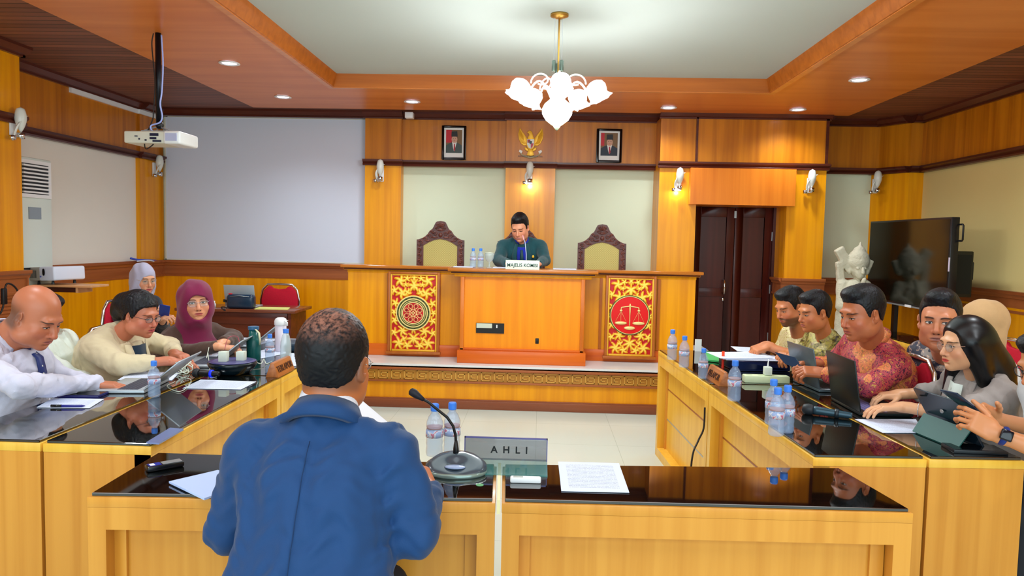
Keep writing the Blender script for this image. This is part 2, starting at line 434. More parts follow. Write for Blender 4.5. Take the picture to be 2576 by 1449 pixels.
run(tr, (xp4r, YB), (xp4r, YD), (1, 0), RL); run(tr, (xp4r, YB), (xp4r, YD), (1, 0), CR)
CHR = [(o_, z_-.035) for o_, z_ in CH]
rails(XL+.05, xP[0], YS, CR, .03)
for prof, m_ in ((up(RL, .01), 0), (up(CR, .045), 0), (up(CH, .0), 1)):
    run(tr, (XL+.05, 8.06), (XL+.05, YB), (1, 0), prof, m_)
rails(XL+.05, -1.9, YB, CH, 0, 1)
for prof, m_ in ((up(RL, .01), 0), (up(CR, .03), 0), (CHR, 1)):
    run(tr, (x2187, YB), (3.965, 8.22), (-.946, -.324), prof, m_); run(tr, (3.965, 8.22), (XR, 8.22), (0, -1), prof, m_)
rails(xdr-.03, xp4r+.03, YD, CHR, .0, 1); run(tr, (xdr, YB-.1), (xdr, YD), (-1, 0), CHR, 1); rails(xp4r, x2187, YB, CHR, .02, 1)
run(tr, (xp4r, YB), (xp4r, YD), (1, 0), CHR, 1)
# dark upright fillets in the frieze
tr.box(xf1-.02, xf1, YD-.03, YD, 2.38, 2.86).box(xf2, xf2+.03, YD-.03, YD+.1, 2.38, 2.86)
struct('trim_5', tr, [DARKW, MIDW])
# the near pilaster that the left-hand sconce and the shelf hang on
xn = -4.1; yn = (at(56, 500, X=xn)).y
struct('wall_left_pilaster', MB().box(XL, xn, yn-1.0, yn, 0, 2.86), VENEER)
t6 = MB()
for prof, m in ((CR, 0), (up(RL, .0), 0), (CH, 1)):
    run(t6, (xn, yn-1.0), (xn, yn+.03), (1, 0), prof, m); run(t6, (xn+.03, yn), (XL, yn), (0, 1), prof, m)
t6.box(xn, xn+.016, yn-1, yn, .78, .99, 1)
for k in range(7): t6.box(xn+.016, xn+.024, yn-1.0, yn, .80+k*.028, .815+k*.028, 1)
struct('trim_6', t6, [DARKWY, MIDWY])

# ---- doorway
d = thing('door_1', None, None, ((xdl+xdr)/2, YB-.06, 0)); d['kind'] = 'structure'
x0, x1 = xdl+.0, xdr+.02; zt = 1.93
MB().box(x0, x0+.05, YB-.09, YB, 0, zt).box(x1-.05, x1, YB-.09, YB, 0, zt).box(x0, x1, YB-.09, YB, zt-.0, zt+.02).build('door_frame', DOORW, d)
xm = X_at(1843, 700, YB-.06)
for (a, c, hs) in ((x0+.05, xm-.003, 1), (xm+.003, x1-.05, -1)):
    lf = MB().box(a, c, YB-.05, YB-.01, .01, zt-.01)
    w = .09
    lf.box(a, a+w, YB-.065, YB-.05, .01, zt-.01).box(c-w, c, YB-.065, YB-.05, .01, zt-.01)
    for z0, z1 in ((.01, .16), (.9, 1.0), (zt-.12, zt-.01)): lf.box(a+w, c-w, YB-.065, YB-.05, z0, z1)
    dl = lf.build('door_leaf', DOORW, d, bevel=.004)
    if hs == 1:
        hx = X_at(1820, 720, YB-.08); hz = at(1820, 705, Y=YB-.08).z; hz2 = at(1820, 738, Y=YB-.08).z
        MB().tube([(hx, YB-.065, hz), (hx, YB-.12, hz), (hx, YB-.125, (hz+hz2)/2), (hx, YB-.12, hz2), (hx, YB-.065, hz2)], .011, 8).build('door_handle', CHROME, dl, smooth=True)
        MB().ball((hx, YB-.07, hz2-.07), (.014, .008, .02), 6).build('keyhole_plate', CHROME, dl, smooth=True)
    for hz_ in (1.55, .95, .4):
        hx_ = a+.0 if hs == 1 else c-.0
        MB().box(hx_-.006, hx_+.006, YB-.072, YB-.064, hz_, hz_+.1).build('hinge', ALU, dl)
MB().box(xm-.012, xm+.012, YB-.075, YB-.065, zt-.13, zt-.05).build('door_bolt', ALU, d)

# ---- white cable duct under the left ceiling edge
struct('trim_7', MB().box(XL+.03, XL+.055, 6.9, 8.08, 2.80, 2.845).box(XL+.054, XL+.075, 8.06, YB-.1, 2.80, 2.845), WHITE)

# ---- projection screen
sx0, sx1 = XL+.085, xP[0]-.01
o = thing('projection_screen', 'large pale projection screen filling the back wall, chair rail to ceiling', 'projection screen', ((sx0+sx1)/2, YB-.03, 1.18))
MB().box(sx0+.015, sx1-.015, YB-.035, YB-.005, 1.195, 2.845).build('screen_fabric', M('screen_fabric', '#d6dcec', rough=0.9), o)
MB().box(sx0, sx0+.015, YB-.042, YB-.002, 1.18, 2.86).box(sx1-.015, sx1, YB-.042, YB-.002, 1.18, 2.86).box(sx0, sx1, YB-.042, YB-.002, 2.845, 2.86).box(sx0, sx1, YB-.042, YB-.002, 1.182, 1.195).build('screen_border', M('screen_border', '#d6d6c8', rough=.6), o)

# ================================================================== LAMPS
def downlight(px, py, label):
    p = at(px, py, Z=ZC-.014)
    t = thing('downlight', label, 'ceiling light', p, group='recessed ceiling downlights')
    MB().lathe([(.058, 0), (.082, 0), (.085, -.008), (.07, -.012), (.058, -.004)], 24).build('trim_ring', WHITE, t, local=True, smooth=True)
    MB().lathe([(0, .0), (.06, .0), (.06, -.004), (0, -.006)], 24).build('lamp_lens', M('downlight_lens', '#ffffff', emit=9, ecol='#e6dcff'), t, local=True, smooth=True)
    l = bpy.data.lights.new('downlight_lamp', 'SPOT'); l.energy = 48; l.spot_size = math.radians(140); l.spot_blend = .9; l.shadow_soft_size = .07; l.color = (.86, .95, 1)
    lo = bpy.data.objects.new('downlight_lamp', l); COL.objects.link(lo); lo.location = (p.x, p.y, p.z-.03)
    return t
for px, py, lb in ((577, 158, 'round ceiling downlight in the pale plywood, closest to the hanging projector pole and camera'), (712, 243, 'round ceiling downlight above the right half of the projection screen'),
                   (1037, 255, 'round ceiling downlight above the white ceiling sensor'), (1682, 270, 'round ceiling downlight over the sconce left of the dark door'),
                   (2007, 275, 'round ceiling downlight over the dark double door'), (2162, 200, 'round ceiling downlight nearest the right wall, larger than its neighbours')):
    downlight(px, py, lb)
# hidden-in-frame rows of the same lamps nearer the camera
for x in (-2.6, 2.65):
    for y in (3.4, 1.9):
        l = bpy.data.lights.new('downlight_lamp', 'SPOT'); l.energy = 48; l.spot_size = math.radians(140); l.spot_blend = .9; l.shadow_soft_size = .07; l.color = (.86, .95, 1)
        lo = bpy.data.objects.new('downlight_lamp', l); COL.objects.link(lo); lo.location = (x, y, 2.87)

# chandelier
cp = at(1402, 262, Y=5.0)
ch = thing('chandelier', 'lit five-armed chandelier with white tulip glass shades hanging from the ceiling recess', 'chandelier', (cp.x, cp.y, 2.995))
SHADE = M('lit_shade_glass', '#ffffff', emit=2.6, ecol='#fbf4ff', rough=.3)
GLOBE = M('frosted_globe', '#eef8e0', emit=.42, ecol='#d8f0c0', rough=.3)
def zz(py): return at(1402, py, Y=5.0).z
MB().lathe([(0, 2.995), (.06, 2.995), (.06, 2.98), (.02, 2.965), (0, 2.965)], 20, cx=cp.x, cy=cp.y).build('ceiling_rose', BRASS, ch, smooth=True)
MB().tube([(cp.x, cp.y, 2.985), (cp.x, cp.y, zz(290))], .006, 8).build('stem', BRASS, ch, smooth=True)
for dx, dz in ((-.03, 0), (-.008, -.012), (.022, .002)):
    MB().lathe([(0, zz(153)+dz), (.012, zz(153)+dz), (.014, zz(156)+dz), (.014, zz(178)+dz), (.011, zz(181)+dz), (0, zz(181)+dz)], 12, cx=cp.x+dx, cy=cp.y+(.02 if dx == -.008 else -.01)).build('hanging_canister', M('canister', '#5d6b60', rough=.3, metal=.5), ch, smooth=True)
    MB().tube([(cp.x+dx, cp.y, 2.985), (cp.x+dx, cp.y, zz(153)+dz)], .002, 5).build('suspension_wire', ALU, ch)
gz = zz(250)
MB().lathe([(0, zz(250)+.01), (.05, zz(250)), (.085, zz(262)), (.102, zz(275)), (.098, zz(288)), (.075, zz(303)), (.035, zz(315)), (.02, zz(318))], 28, cx=cp.x, cy=cp.y).build('centre_globe', GLOBE, ch, smooth=True)
MB().lathe([(.022, zz(315)), (.024, zz(319)), (.012, zz(325)), (0, zz(330))], 14, cx=cp.x, cy=cp.y).build('finial', M('finial', '#a8b8a0', rough=.3, metal=.4), ch, smooth=True)
for k in range(5):
    a = -PI/2 + k*2*PI/5 + .05; R = .262
    ca, sa = math.cos(a), math.sin(a)
    pt = lambda r, z: (cp.x+ca*r, cp.y+sa*r, z)
    path = []
    for i in range(15):
        t = i/14
        path.append(pt(.03+R*.9*t, zz(262)+.15*math.sin(PI*min(1, t*1.15))*(1-.15*t)))
    am = MB().tube(path, .007, 8)
    cur = [pt(.13+.06*math.cos(q), zz(215)+.05*math.sin(q)+.01*q) for q in [i*.35 for i in range(15)]]
    am.tube(cur, .0055, 7)
    am.build('arm', M('white_enamel', '#e8e8e0', rough=.3), ch, smooth=True)
    tilt = Matrix.Translation(Vector(pt(R, zz(228)))) @ Matrix.Rotation(a, 4, 'Z') @ Matrix.Rotation(-.45, 4, 'Y')
    # tulip shade opening downwards and outwards with a wavy lip
    prof = [(.012, .052), (.03, .05), (.055, .035), (.066, .008), (.062, -.02), (.056, -.038), (.064, -.055), (.078, -.068)]
    MB().lathe(prof, 36, T=tilt, wob=lambda t, i: 1+(.09*math.sin(7*t) if i == 7 else .04*math.sin(7*t) if i == 6 else 0)).build('shade', SHADE, ch, smooth=True)
    l = bpy.data.lights.new('chandelier_bulb', 'POINT'); l.energy = 13; l.shadow_soft_size = .08; l.color = (.95, .98, 1)
    lo = bpy.data.objects.new('chandelier_bulb', l); COL.objects.link(lo); lo.location = (cp.x+ca*(R+.05), cp.y+sa*(R+.05), zz(228)-.13)

# wall sconces
def make_sconce():
    t = thing('wall_sconce', None, 'wall lamp')
    # local: +Y into the wall, face towards -Y
    MB().box(-.03, .03, -.02, 0, -.1, .06).build('back_plate', WHITE, t, local=True, bevel=.008)
    body = MB(); prof = []
    for i in range(13):
        u = i/12; prof.append((.042*math.sin(PI*min(1, (u*.86+.14)))**.8*(1 if u < .5 else 1-.25*(u-.5)), .15-u*.2))
    prof[0] = (0, .15)
    body.lathe(prof, 16, cx=0, cy=-.075)
    body.build('shade', M('sconce_glass', '#dfe2da', rough=.25), t, local=True, smooth=True)
    MB().lathe([(.028, -.05), (.03, -.05), (.028, -.095), (.0, -.095)], 16, cx=0, cy=-.075).build('socket_cup', CHROME, t, local=True, smooth=True)
    leaf = MB(); n = 14; vs = []; fs = []
    for i in range(n+1):
        u = i/n; w = .03*math.sin(PI*u)**.7+.004
        cx = .055-.085*u-.05*math.sin(PI*u); cz = .09-.2*u+.03*math.sin(PI*u); cy = -.1+.06*u-.03*math.sin(PI*u)
        for q in (-1, 0, 1): vs.append((cx+q*w*.45, cy+abs(q)*.012, cz+q*w*.5))
        for q in (1, 0, -1): vs.append((cx+q*w*.45, cy+abs(q)*.012+.006, cz+q*w*.5))
    for i in range(n):
        for j in range(6): fs.append((i*6+j, i*6+(j+1) % 6, (i+1)*6+(j+1) % 6, (i+1)*6+j))
    fs += [tuple(reversed(range(6))), tuple(range(n*6, n*6+6))]
    leaf.add(vs, fs); leaf.build('curved_leaf', M('sconce_leaf', '#e6e8e2', rough=.3), t, local=True, smooth=True)
    MB().lathe([(.0, -.11), (.02, -.11), (.022, -.075), (.0, -.075)], 12, cx=-.06, cy=-.05).build('leaf_tip', CHROME, t, local=True, smooth=True)
    return t
sc0 = make_sconce(); first = True
for px, py, dep, wall, lb in ((960, 435, YP, 'b', 'white sconce on the pilaster beside the projection screen'), (1333, 440, YP, 'b', 'white sconce on the middle pilaster under the gilt emblem, glowing at its foot'),
                         (1707, 457, YD, 'b', 'white sconce on the pier between the judges bench wall and the door header'), (2036, 462, YD, 'b', 'white sconce on the pier between the door header and the corner'),
                         (2200, 464, 8.45, 'b', 'white sconce in the far right corner above the black screen'), (392, 422, XL+.05, 'l', 'white sconce in the far left corner under the hanging projector'),
                         (38, 318, xn, 'l', 'large white sconce on the near left pilaster, cut by the photo edge')):
    c = sc0 if first else copy_tree(sc0); first = False
    if wall == 'b': q = at(px, py, Y=dep); place(c, (q.x, dep, q.z), 0, lb, 'wall sconces')
    else: q = at(px, py, X=dep+.03); place(c, (dep, q.y, q.z), PI/2, lb, 'wall sconces')
for px, py, Y in ((1333, 462, YP-.075), (1707, 478, YD-.075)):
    q = at(px, py, Y=Y); l = bpy.data.lights.new('sconce_bulb', 'POINT'); l.energy = 1.0; l.shadow_soft_size = .02
    lo = bpy.data.objects.new('sconce_bulb', l); COL.objects.link(lo); lo.location = (q.x, q.y, q.z-.02)
    MB().lathe([(0, .0), (.024, .0), (.026, -.008), (0, -.014)], 14, T=Matrix.Translation((q.x, Y, q.z+.012))).build('bulb_glow', M('sconce_glow', '#ffffff', emit=6, ecol='#e8d8ff'), None)
    g_ = bpy.data.objects[-1] if False else None
for o_ in [x for x in COL.objects if x.name.startswith('bulb_glow')]:
    best = min([x for x in COL.objects if x.name.startswith('wall_sconce') and x.parent is None], key=lambda s: (s.location-Vector(o_.data.vertices[0].co)).length)
    inv = wm(best).inverted(); o_.data.transform(inv); o_.parent = best; o_.name = 'lit_bulb'

# ceiling sensor
q = at(1030, 291, Y=8.3)
tag(MB().box(q.x-.045, q.x+.045, 8.26, 8.36, q.z-.03, q.z+.035).build('ceiling_sensor', WHITE, bevel=.006), 'small white box sensor under the ceiling edge near the left portrait', 'sensor')
# ================================================================== PLATFORM AND BENCH
fy = 6.43; PZ = .39
pl = thing('stage_platform', 'raised wood-fronted platform with white tiled top under the judges bench', 'platform', (0, fy, 0))
x0, x1 = -2.1, 1.78
MB().box(x0, x1, fy, 8.12, PZ-.03, PZ).build('tiled_top', M('platform_tile', '#dfe4e6', rough=.15), pl)
MB().box(x0+.01, x1-.01, fy+.02, fy+.05, .07, .25).build('riser_panel', VENEER, pl)
MB().box(x0, x1, fy-.012, fy+.05, .338, .36).box(x0, x1, fy-.0, fy+.05, .345, .375).box(x0, x1, fy-.004, fy+.05, .228, .245).build('moulding', MIDW, pl, bevel=.003)
fw = MB().box(x0, x1, fy+.01, fy+.05, .245, .34)
n = 34; w = (x1-x0)/n
for i in range(n):
    a = x0+i*w
    for (u0, u1, z0, z1) in ((.06, .94, .325, .331), (.06, .12, .255, .331), (.06, .8, .255, .261), (.74, .8, .255, .31), (.26, .8, .304, .31), (.26, .32, .275, .31), (.26, .6, .275, .281)):
        fw.box(a+u0*w, a+u1*w, fy+.004, fy+.012, z0, z1, 1)
fw.build('fretwork_band', [wood('fret_ground', '#b9812e', '#a87024', 'X'), wood('fret_raised', '#dba94e', '#c99542', 'X')], pl)
MB().box(x0, x1, fy-.01, fy+.05, 0, .075).box(x0, x1, fy, fy+.05, .07, .085).build('baseboard', wood('brown_base', '#8f4f30', '#7c4026', 'X'), pl, bevel=.004)

bn = thing('judges_bench', 'long golden wood judges bench with carved gilt panels on the raised platform', 'bench', (-.17, 6.7, PZ))
yw, yc = 6.88, 6.56       # front of wings / of centre
WX0, WX1 = -1.80, 1.44
CX0, CX1 = X_at(1157, 800, yc), X_at(1470, 800, yc)
zt = 1.205
for a_, b_ in ((WX0, CX0), (CX1, WX1)): MB().box(a_, b_, yw, yw+.04, PZ, zt-.02).build('wing_panel', VENEER, bn)
MB().box(CX0+.02, CX1-.02, yc+.03, yc+.06, PZ+.1, zt-.02).build('centre_panel', wood('centre_veneer', '#f49608', '#e68402', 'Z'), bn)
for a_ in (CX0, CX1-.035): MB().box(a_, a_+.035, yc, yw-.001, PZ, zt-.04).build('centre_upright', wood('upright_wood', '#d8761c', '#c2620f', 'Z'), bn, bevel=.003)
for a_ in (WX0+.002, WX1-.032): MB().box(a_, a_+.03, yw+.041, 7.0, PZ, zt-.04).build('end_panel', VENEER, bn)
pm = MB().box(WX0-.005, CX0, yw-.015, yw+.02, PZ, PZ+.11).box(CX1, WX1+.005, yw-.015, yw+.02, PZ, PZ+.11)
pm.box(CX0-.02, CX1+.02, yc-.015, yw, PZ, PZ+.115).box(CX0-.0, CX1+.0, yc-.0, yc+.05, PZ+.115, PZ+.135)
pm.build('plinth', REDW, bn, bevel=.004)
def outline(e):   # counter outline with overhang e
    return [(WX0-e, yw-e), (CX0-.05-e, yw-e), (CX0-.05-e, yc-e), (CX1+.05+e, yc-e), (CX1+.05+e, yw-e), (WX1+e, yw-e), (WX1+e, 7.02), (WX0-e, 7.02)]
MB().prism(outline(.06), zt+.008, zt+.035).build('counter_top', wood('counter_wood', '#c47428', '#ad5f1a', 'X', rough=.2, coat=.5), bn, bevel=.006)
MB().prism(outline(.035), zt-.012, zt+.008, 1).prism(outline(.005), zt-.04, zt-.012, 0).build('counter_moulding', [VENEER, DARKW], bn, bevel=.003)
# upright fillets on the wings
for px, sg in ((978, 1), (1105, 1), (1510, 1), (1655, 1)):
    x = X_at(px, 790, yw); MB().box(x-.012, x+.012, yw-.02, yw, PZ+.115, zt-.04).build('fillet', wood('fillet_wood', '#b9661c', '#a85812', 'Z'), bn)

def relief(name, x0, x1, z0, z1, y, seed, parent):
    """gilt floral carving on a red ground, modelled as a height field"""
    nx, nz = 110, 180
    U, V = np.meshgrid(np.linspace(-1, 1, nx), np.linspace(-1, 1, nz), indexing='ij')
    asp = (z1-z0)/(x1-x0); Xc = np.abs(U); Zc = V*asp
    h = np.zeros_like(U)-.3
    rs = np.random.RandomState(seed)
    cs = [(0, asp*.72, .30, 6), (0, -asp*.72, .30, 7), (.62, asp*.86, .26, 5), (.66, -asp*.84, .27, 6), (.55, asp*.52, .26, 5), (.5, -asp*.5, .25, 6),
          (.84, asp*.25, .2, 5), (.86, -asp*.22, .2, 5), (.9, 0, .18, 5), (.3, asp*.55, .17, 4), (.28, -asp*.9, .2, 5), (.32, asp*.93, .17, 5), (.9, asp*.6, .2, 5), (.88, -asp*.55, .19, 5), (.0, asp*.95, .15, 4), (0, -asp*.47, .17, 5), (.45, -asp*.72, .15, 4), (.38, asp*.76, .14, 5)]
    for (cx, cz, R, n) in cs:
        dx, dz = Xc-cx, Zc-cz; r = np.sqrt(dx*dx+dz*dz)/R; th = np.arctan2(dz, dx)
        pet = .72+.28*np.cos(n*th+2.2*r+rs.rand()*6)
        g = np.clip(1.25*pet-r, -1, 1)
        vein = .25*np.cos(n*3*th+5*r)
        hh = g*1.3+np.where(r < .35, .5-r, 0)+vein*np.clip(g, 0, 1)
        h = np.maximum(h, hh)
    h = np.clip(h, -.15, 1.0); hh = np.tanh(h*2.2)*.5+.5
    vs = []; 
    Xw = x0+(U+1)/2*(x1-x0); Zw = z0+(V+1)/2*(z1-z0); Yw = y-hh*.022
    vs = np.stack([Xw, Yw, Zw], -1).reshape(-1, 3)
    fs = [(i*nz+j, (i+1)*nz+j, (i+1)*nz+j+1, i*nz+j+1) for i in range(nx-1) for j in range(nz-1)]
    me = bpy.data.meshes.new(name)
    inv = wm(parent).inverted(); me.from_pydata([tuple(inv @ Vector(v)) for v in vs], [], fs)
    col = me.color_attributes.new('Col', 'FLOAT_COLOR', 'POINT')
    red, gold, gl = np.array(lin('#c00a14')), np.array(lin('#f0b016')), np.array(lin('#ffe05a'))
    t = np.clip((h+.02)/.10, 0, 1)[..., None]; t2 = np.clip((h-.35)/.5, 0, 1)[..., None]
    c = red*(1-t)+(gold*(1-t2)+gl*t2)*t
    col.data.foreach_set('color', c.reshape(-1, 4).astype(np.float32).ravel())
    m, nt, b = base_mat('gilt_carving'); a = nt.nodes.new('ShaderNodeVertexColor'); a.layer_name = 'Col'
    nt.links.new(a.outputs[0], b.inputs['Base Color']); b.inputs['Roughness'].default_value = .38; b.inputs['Metallic'].default_value = .1
    me.materials.append(m); me.shade_smooth()
    return link(name, me, parent)
GRN = M('dark_green_paint', '#4c5a1e', rough=.4); REDP = M('red_lacquer', '#e00a0c', rough=.35); REDB = M('deep_red_paint', '#c41418', rough=.4); PALEG = M('pale_gilt', '#f4dc90', rough=.35, metal=.2)
def discY(mb, cx, cz, r0, r1, y0, y1, m=0, n=48):
    T = Matrix.Translation((cx, y0, cz)) @ Matrix.Rotation(PI/2, 4, 'X')
    h = y0-y1
    if r0 > 0: mb.lathe([(r0, 0), (r1, 0), (r1, h), (r0, h), (r0, 0)], n, m, T)
    else: mb.lathe([(0, 0), (r1, 0), (r1, h), (0, h)], n, m, T)
def carved(px0, px1, py0, py1, seed):
    yf = yw-.03
    a = at(px0, (py0+py1)/2, Y=yf); c = at(px1, (py0+py1)/2, Y=yf); zt_ = at((px0+px1)/2, py0, Y=yf).z; zb = at((px0+px1)/2, py1, Y=yf).z
    pn = MB().box(a.x-.03, c.x+.03, yf+.0, yw, zb-.03, zt_+.03).build('carved_panel_backing', wood('panel_backing', '#b9661c', '#a85812', 'Z'), bn)
    fr = MB()
    for (u, v, p, q) in ((a.x-.03, a.x-.008, zb-.0199, zt_+.03), (c.x+.008, c.x+.03, zb-.0199, zt_+.03)): fr.box(u, v, yf-.03, yf-.0005, p, q)
    fr.box(a.x-.0079, c.x+.0079, yf-.029, yf-.0005, zt_+.0081, zt_+.0295).box(a.x-.045, c.x+.045, yf-.04, yf, zb-.045, zb-.02)
    fr.box(a.x-.0079, a.x+.008, yf-.024, yf-.0005, zb-.0199, zt_+.008, 1).box(c.x-.008, c.x+.0079, yf-.024, yf-.0005, zb-.0199, zt_+.008, 1).box(a.x+.0081, c.x-.0081, yf-.0235, yf-.0005, zt_-.006, zt_+.0079, 1).box(a.x+.0081, c.x-.0081, yf-.0235, yf-.0005, zb-.0198, zb+.0, 1)
    fr.build('panel_frame', [wood('fillet_wood2', '#b4621e', '#a05414', 'Z'), GOLD], bn, bevel=.002)
    rl = relief('gilt_carved_relief', a.x+.006, c.x-.006, zb+.0, zt_-.006, yf-.002, seed, bn)
    return rl, yf-.022, a.x, c.x, zb, zt_
rl, yy, ax, cx_, zb, zt_ = carved(985, 1098, 692, 878, 3)
rl['label'] = 'gilt floral carving round a wheel-shaped medallion'
p = at(1040, 787, Y=yy); md = MB()
k = (cx_-ax)/2/.38*.38; R = (cx_-ax)*.375
discY(md, p.x, p.z, 0, R*1.04, yy+.01, yy-.004, 3); discY(md, p.x, p.z, 0, R, yy, yy-.008, 0)
discY(md, p.x, p.z, R*.80, R*.86, yy, yy-.014, 1); discY(md, p.x, p.z, R*.70, R*.73, yy, yy-.014, 1); discY(md, p.x, p.z, R*.96, R*1.02, yy, yy-.012, 1)
discY(md, p.x, p.z, 0, R*.62, yy, yy-.012, 2); discY(md, p.x, p.z, R*.60, R*.65, yy, yy-.016, 1)
for i in range(16):
    t = 2*PI*i/16
    md.ball((p.x+R*.91*math.cos(t+.1), yy-.01, p.z+R*.91*math.sin(t+.1)), (R*.05, .003, R*.03), 4, 4)
for i in range(8):
    t = 2*PI*(i+.5)/8
    for s_ in (-1, 1):
        q = [(p.x+R*rr*math.cos(t+s_*dd), yy-.014, p.z+R*rr*math.sin(t+s_*dd)) for rr, dd in ((.2, .0), (.3, .18), (.42, .3), (.52, .2), (.56, .0))]
        md.tube(q, R*.018, 5, 1)
    md.ball((p.x+R*.42*math.cos(t), yy-.013, p.z+R*.42*math.sin(t)), (R*.05, .004, R*.07), 4, 5)
discY(md, p.x, p.z, R*.17, R*.21, yy, yy-.017, 1); 
for t in (0, PI/2, PI, 3*PI/2): md.ball((p.x+R*.08*math.cos(t), yy-.015, p.z+R*.08*math.sin(t)), (R*.05, .005, R*.05), 6, 1)
md.build('wheel_medallion', [GRN, PALEG, REDB, GOLD, BLACK, M('maroon_petal', '#7c0c10', rough=.5)], bn, smooth=False)
rl, yy, ax, cx_, zb, zt_ = carved(1530, 1640, 702, 890, 11)
rl['label'] = 'gilt floral carving round a red disc with scales'
p = at(1584, 793, Y=yy); md = MB(); R = (cx_-ax)*.43
discY(md, p.x, p.z, 0, R*1.07, yy+.01, yy-.004, 1); discY(md, p.x, p.z, R*.99, R*1.02, yy, yy-.012, 2); discY(md, p.x, p.z, 0, R*.98, yy, yy-.008, 0)
md.build('red_disc', [REDP, GRN, PALEG], bn)
sc = MB(); y_ = yy-.014
SX = lambda u, v: (p.x+u*R, y_, p.z+v*R)
sc.tube([SX(0, .62), SX(0, .45), SX(0, 0), SX(0, -.55)], [R*.035, R*.05, R*.025, R*.03], 8); sc.ball(SX(0, .5), (R*.06, .01, R*.06), 6)
sc.tube([SX(-.46, .42), SX(-.2, .46), SX(0, .49), SX(.2, .46), SX(.46, .42)], [R*.03, R*.025, R*.035, R*.025, R*.03], 6)
sc.tube([SX(-.46, .42), SX(-.47, .28)], R*.03, 6); sc.tube([SX(.46, .42), SX(.47, .28)], R*.03, 6)
for s_ in (-1, 1):
    sc.ball(SX(s_*.47, .25), (R*.08, .008, R*.05), 6)
    for d_ in (-.3, 0, .3): sc.tube([SX(s_*.47, .22), SX(s_*.47+d_, -.38)], R*.008, 4)
    sc.ball(SX(s_*.47, -.42), (R*.33, .014, R*.09), 8)
sc.ball(SX(0, -.68), (R*.3, .014, R*.1), 8)
sc.build('golden_scales', PALEG, bn, smooth=True)
# openings in the centre panel
a, c = at(1198, 812, Y=yc+.03), at(1268, 839, Y=yc+.03)
MB().box(a.x, c.x, yc+.022, yc+.034, c.z, a.z).build('socket_recess', BLACK, bn)
MB().box(a.x+.004, a.x+(c.x-a.x)*.57, yc+.016, yc+.024, c.z+(a.z-c.z)*.52, a.z-.003).build('socket_cover', M('socket_cover', '#c8cfc0', rough=.4), bn)
MB().box(a.x+(c.x-a.x)*.72, a.x+(c.x-a.x)*.76, yc+.018, yc+.024, c.z+(a.z-c.z)*.55, c.z+(a.z-c.z)*.85).build('socket_switch', WHITE, bn)
a = at(1351, 858, Y=yc+.03)
MB().box(a.x-.016, a.x+.016, yc+.024, yc+.034, a.z-.025, a.z+.025).build('cable_hole', BLACK, bn, bevel=.008)

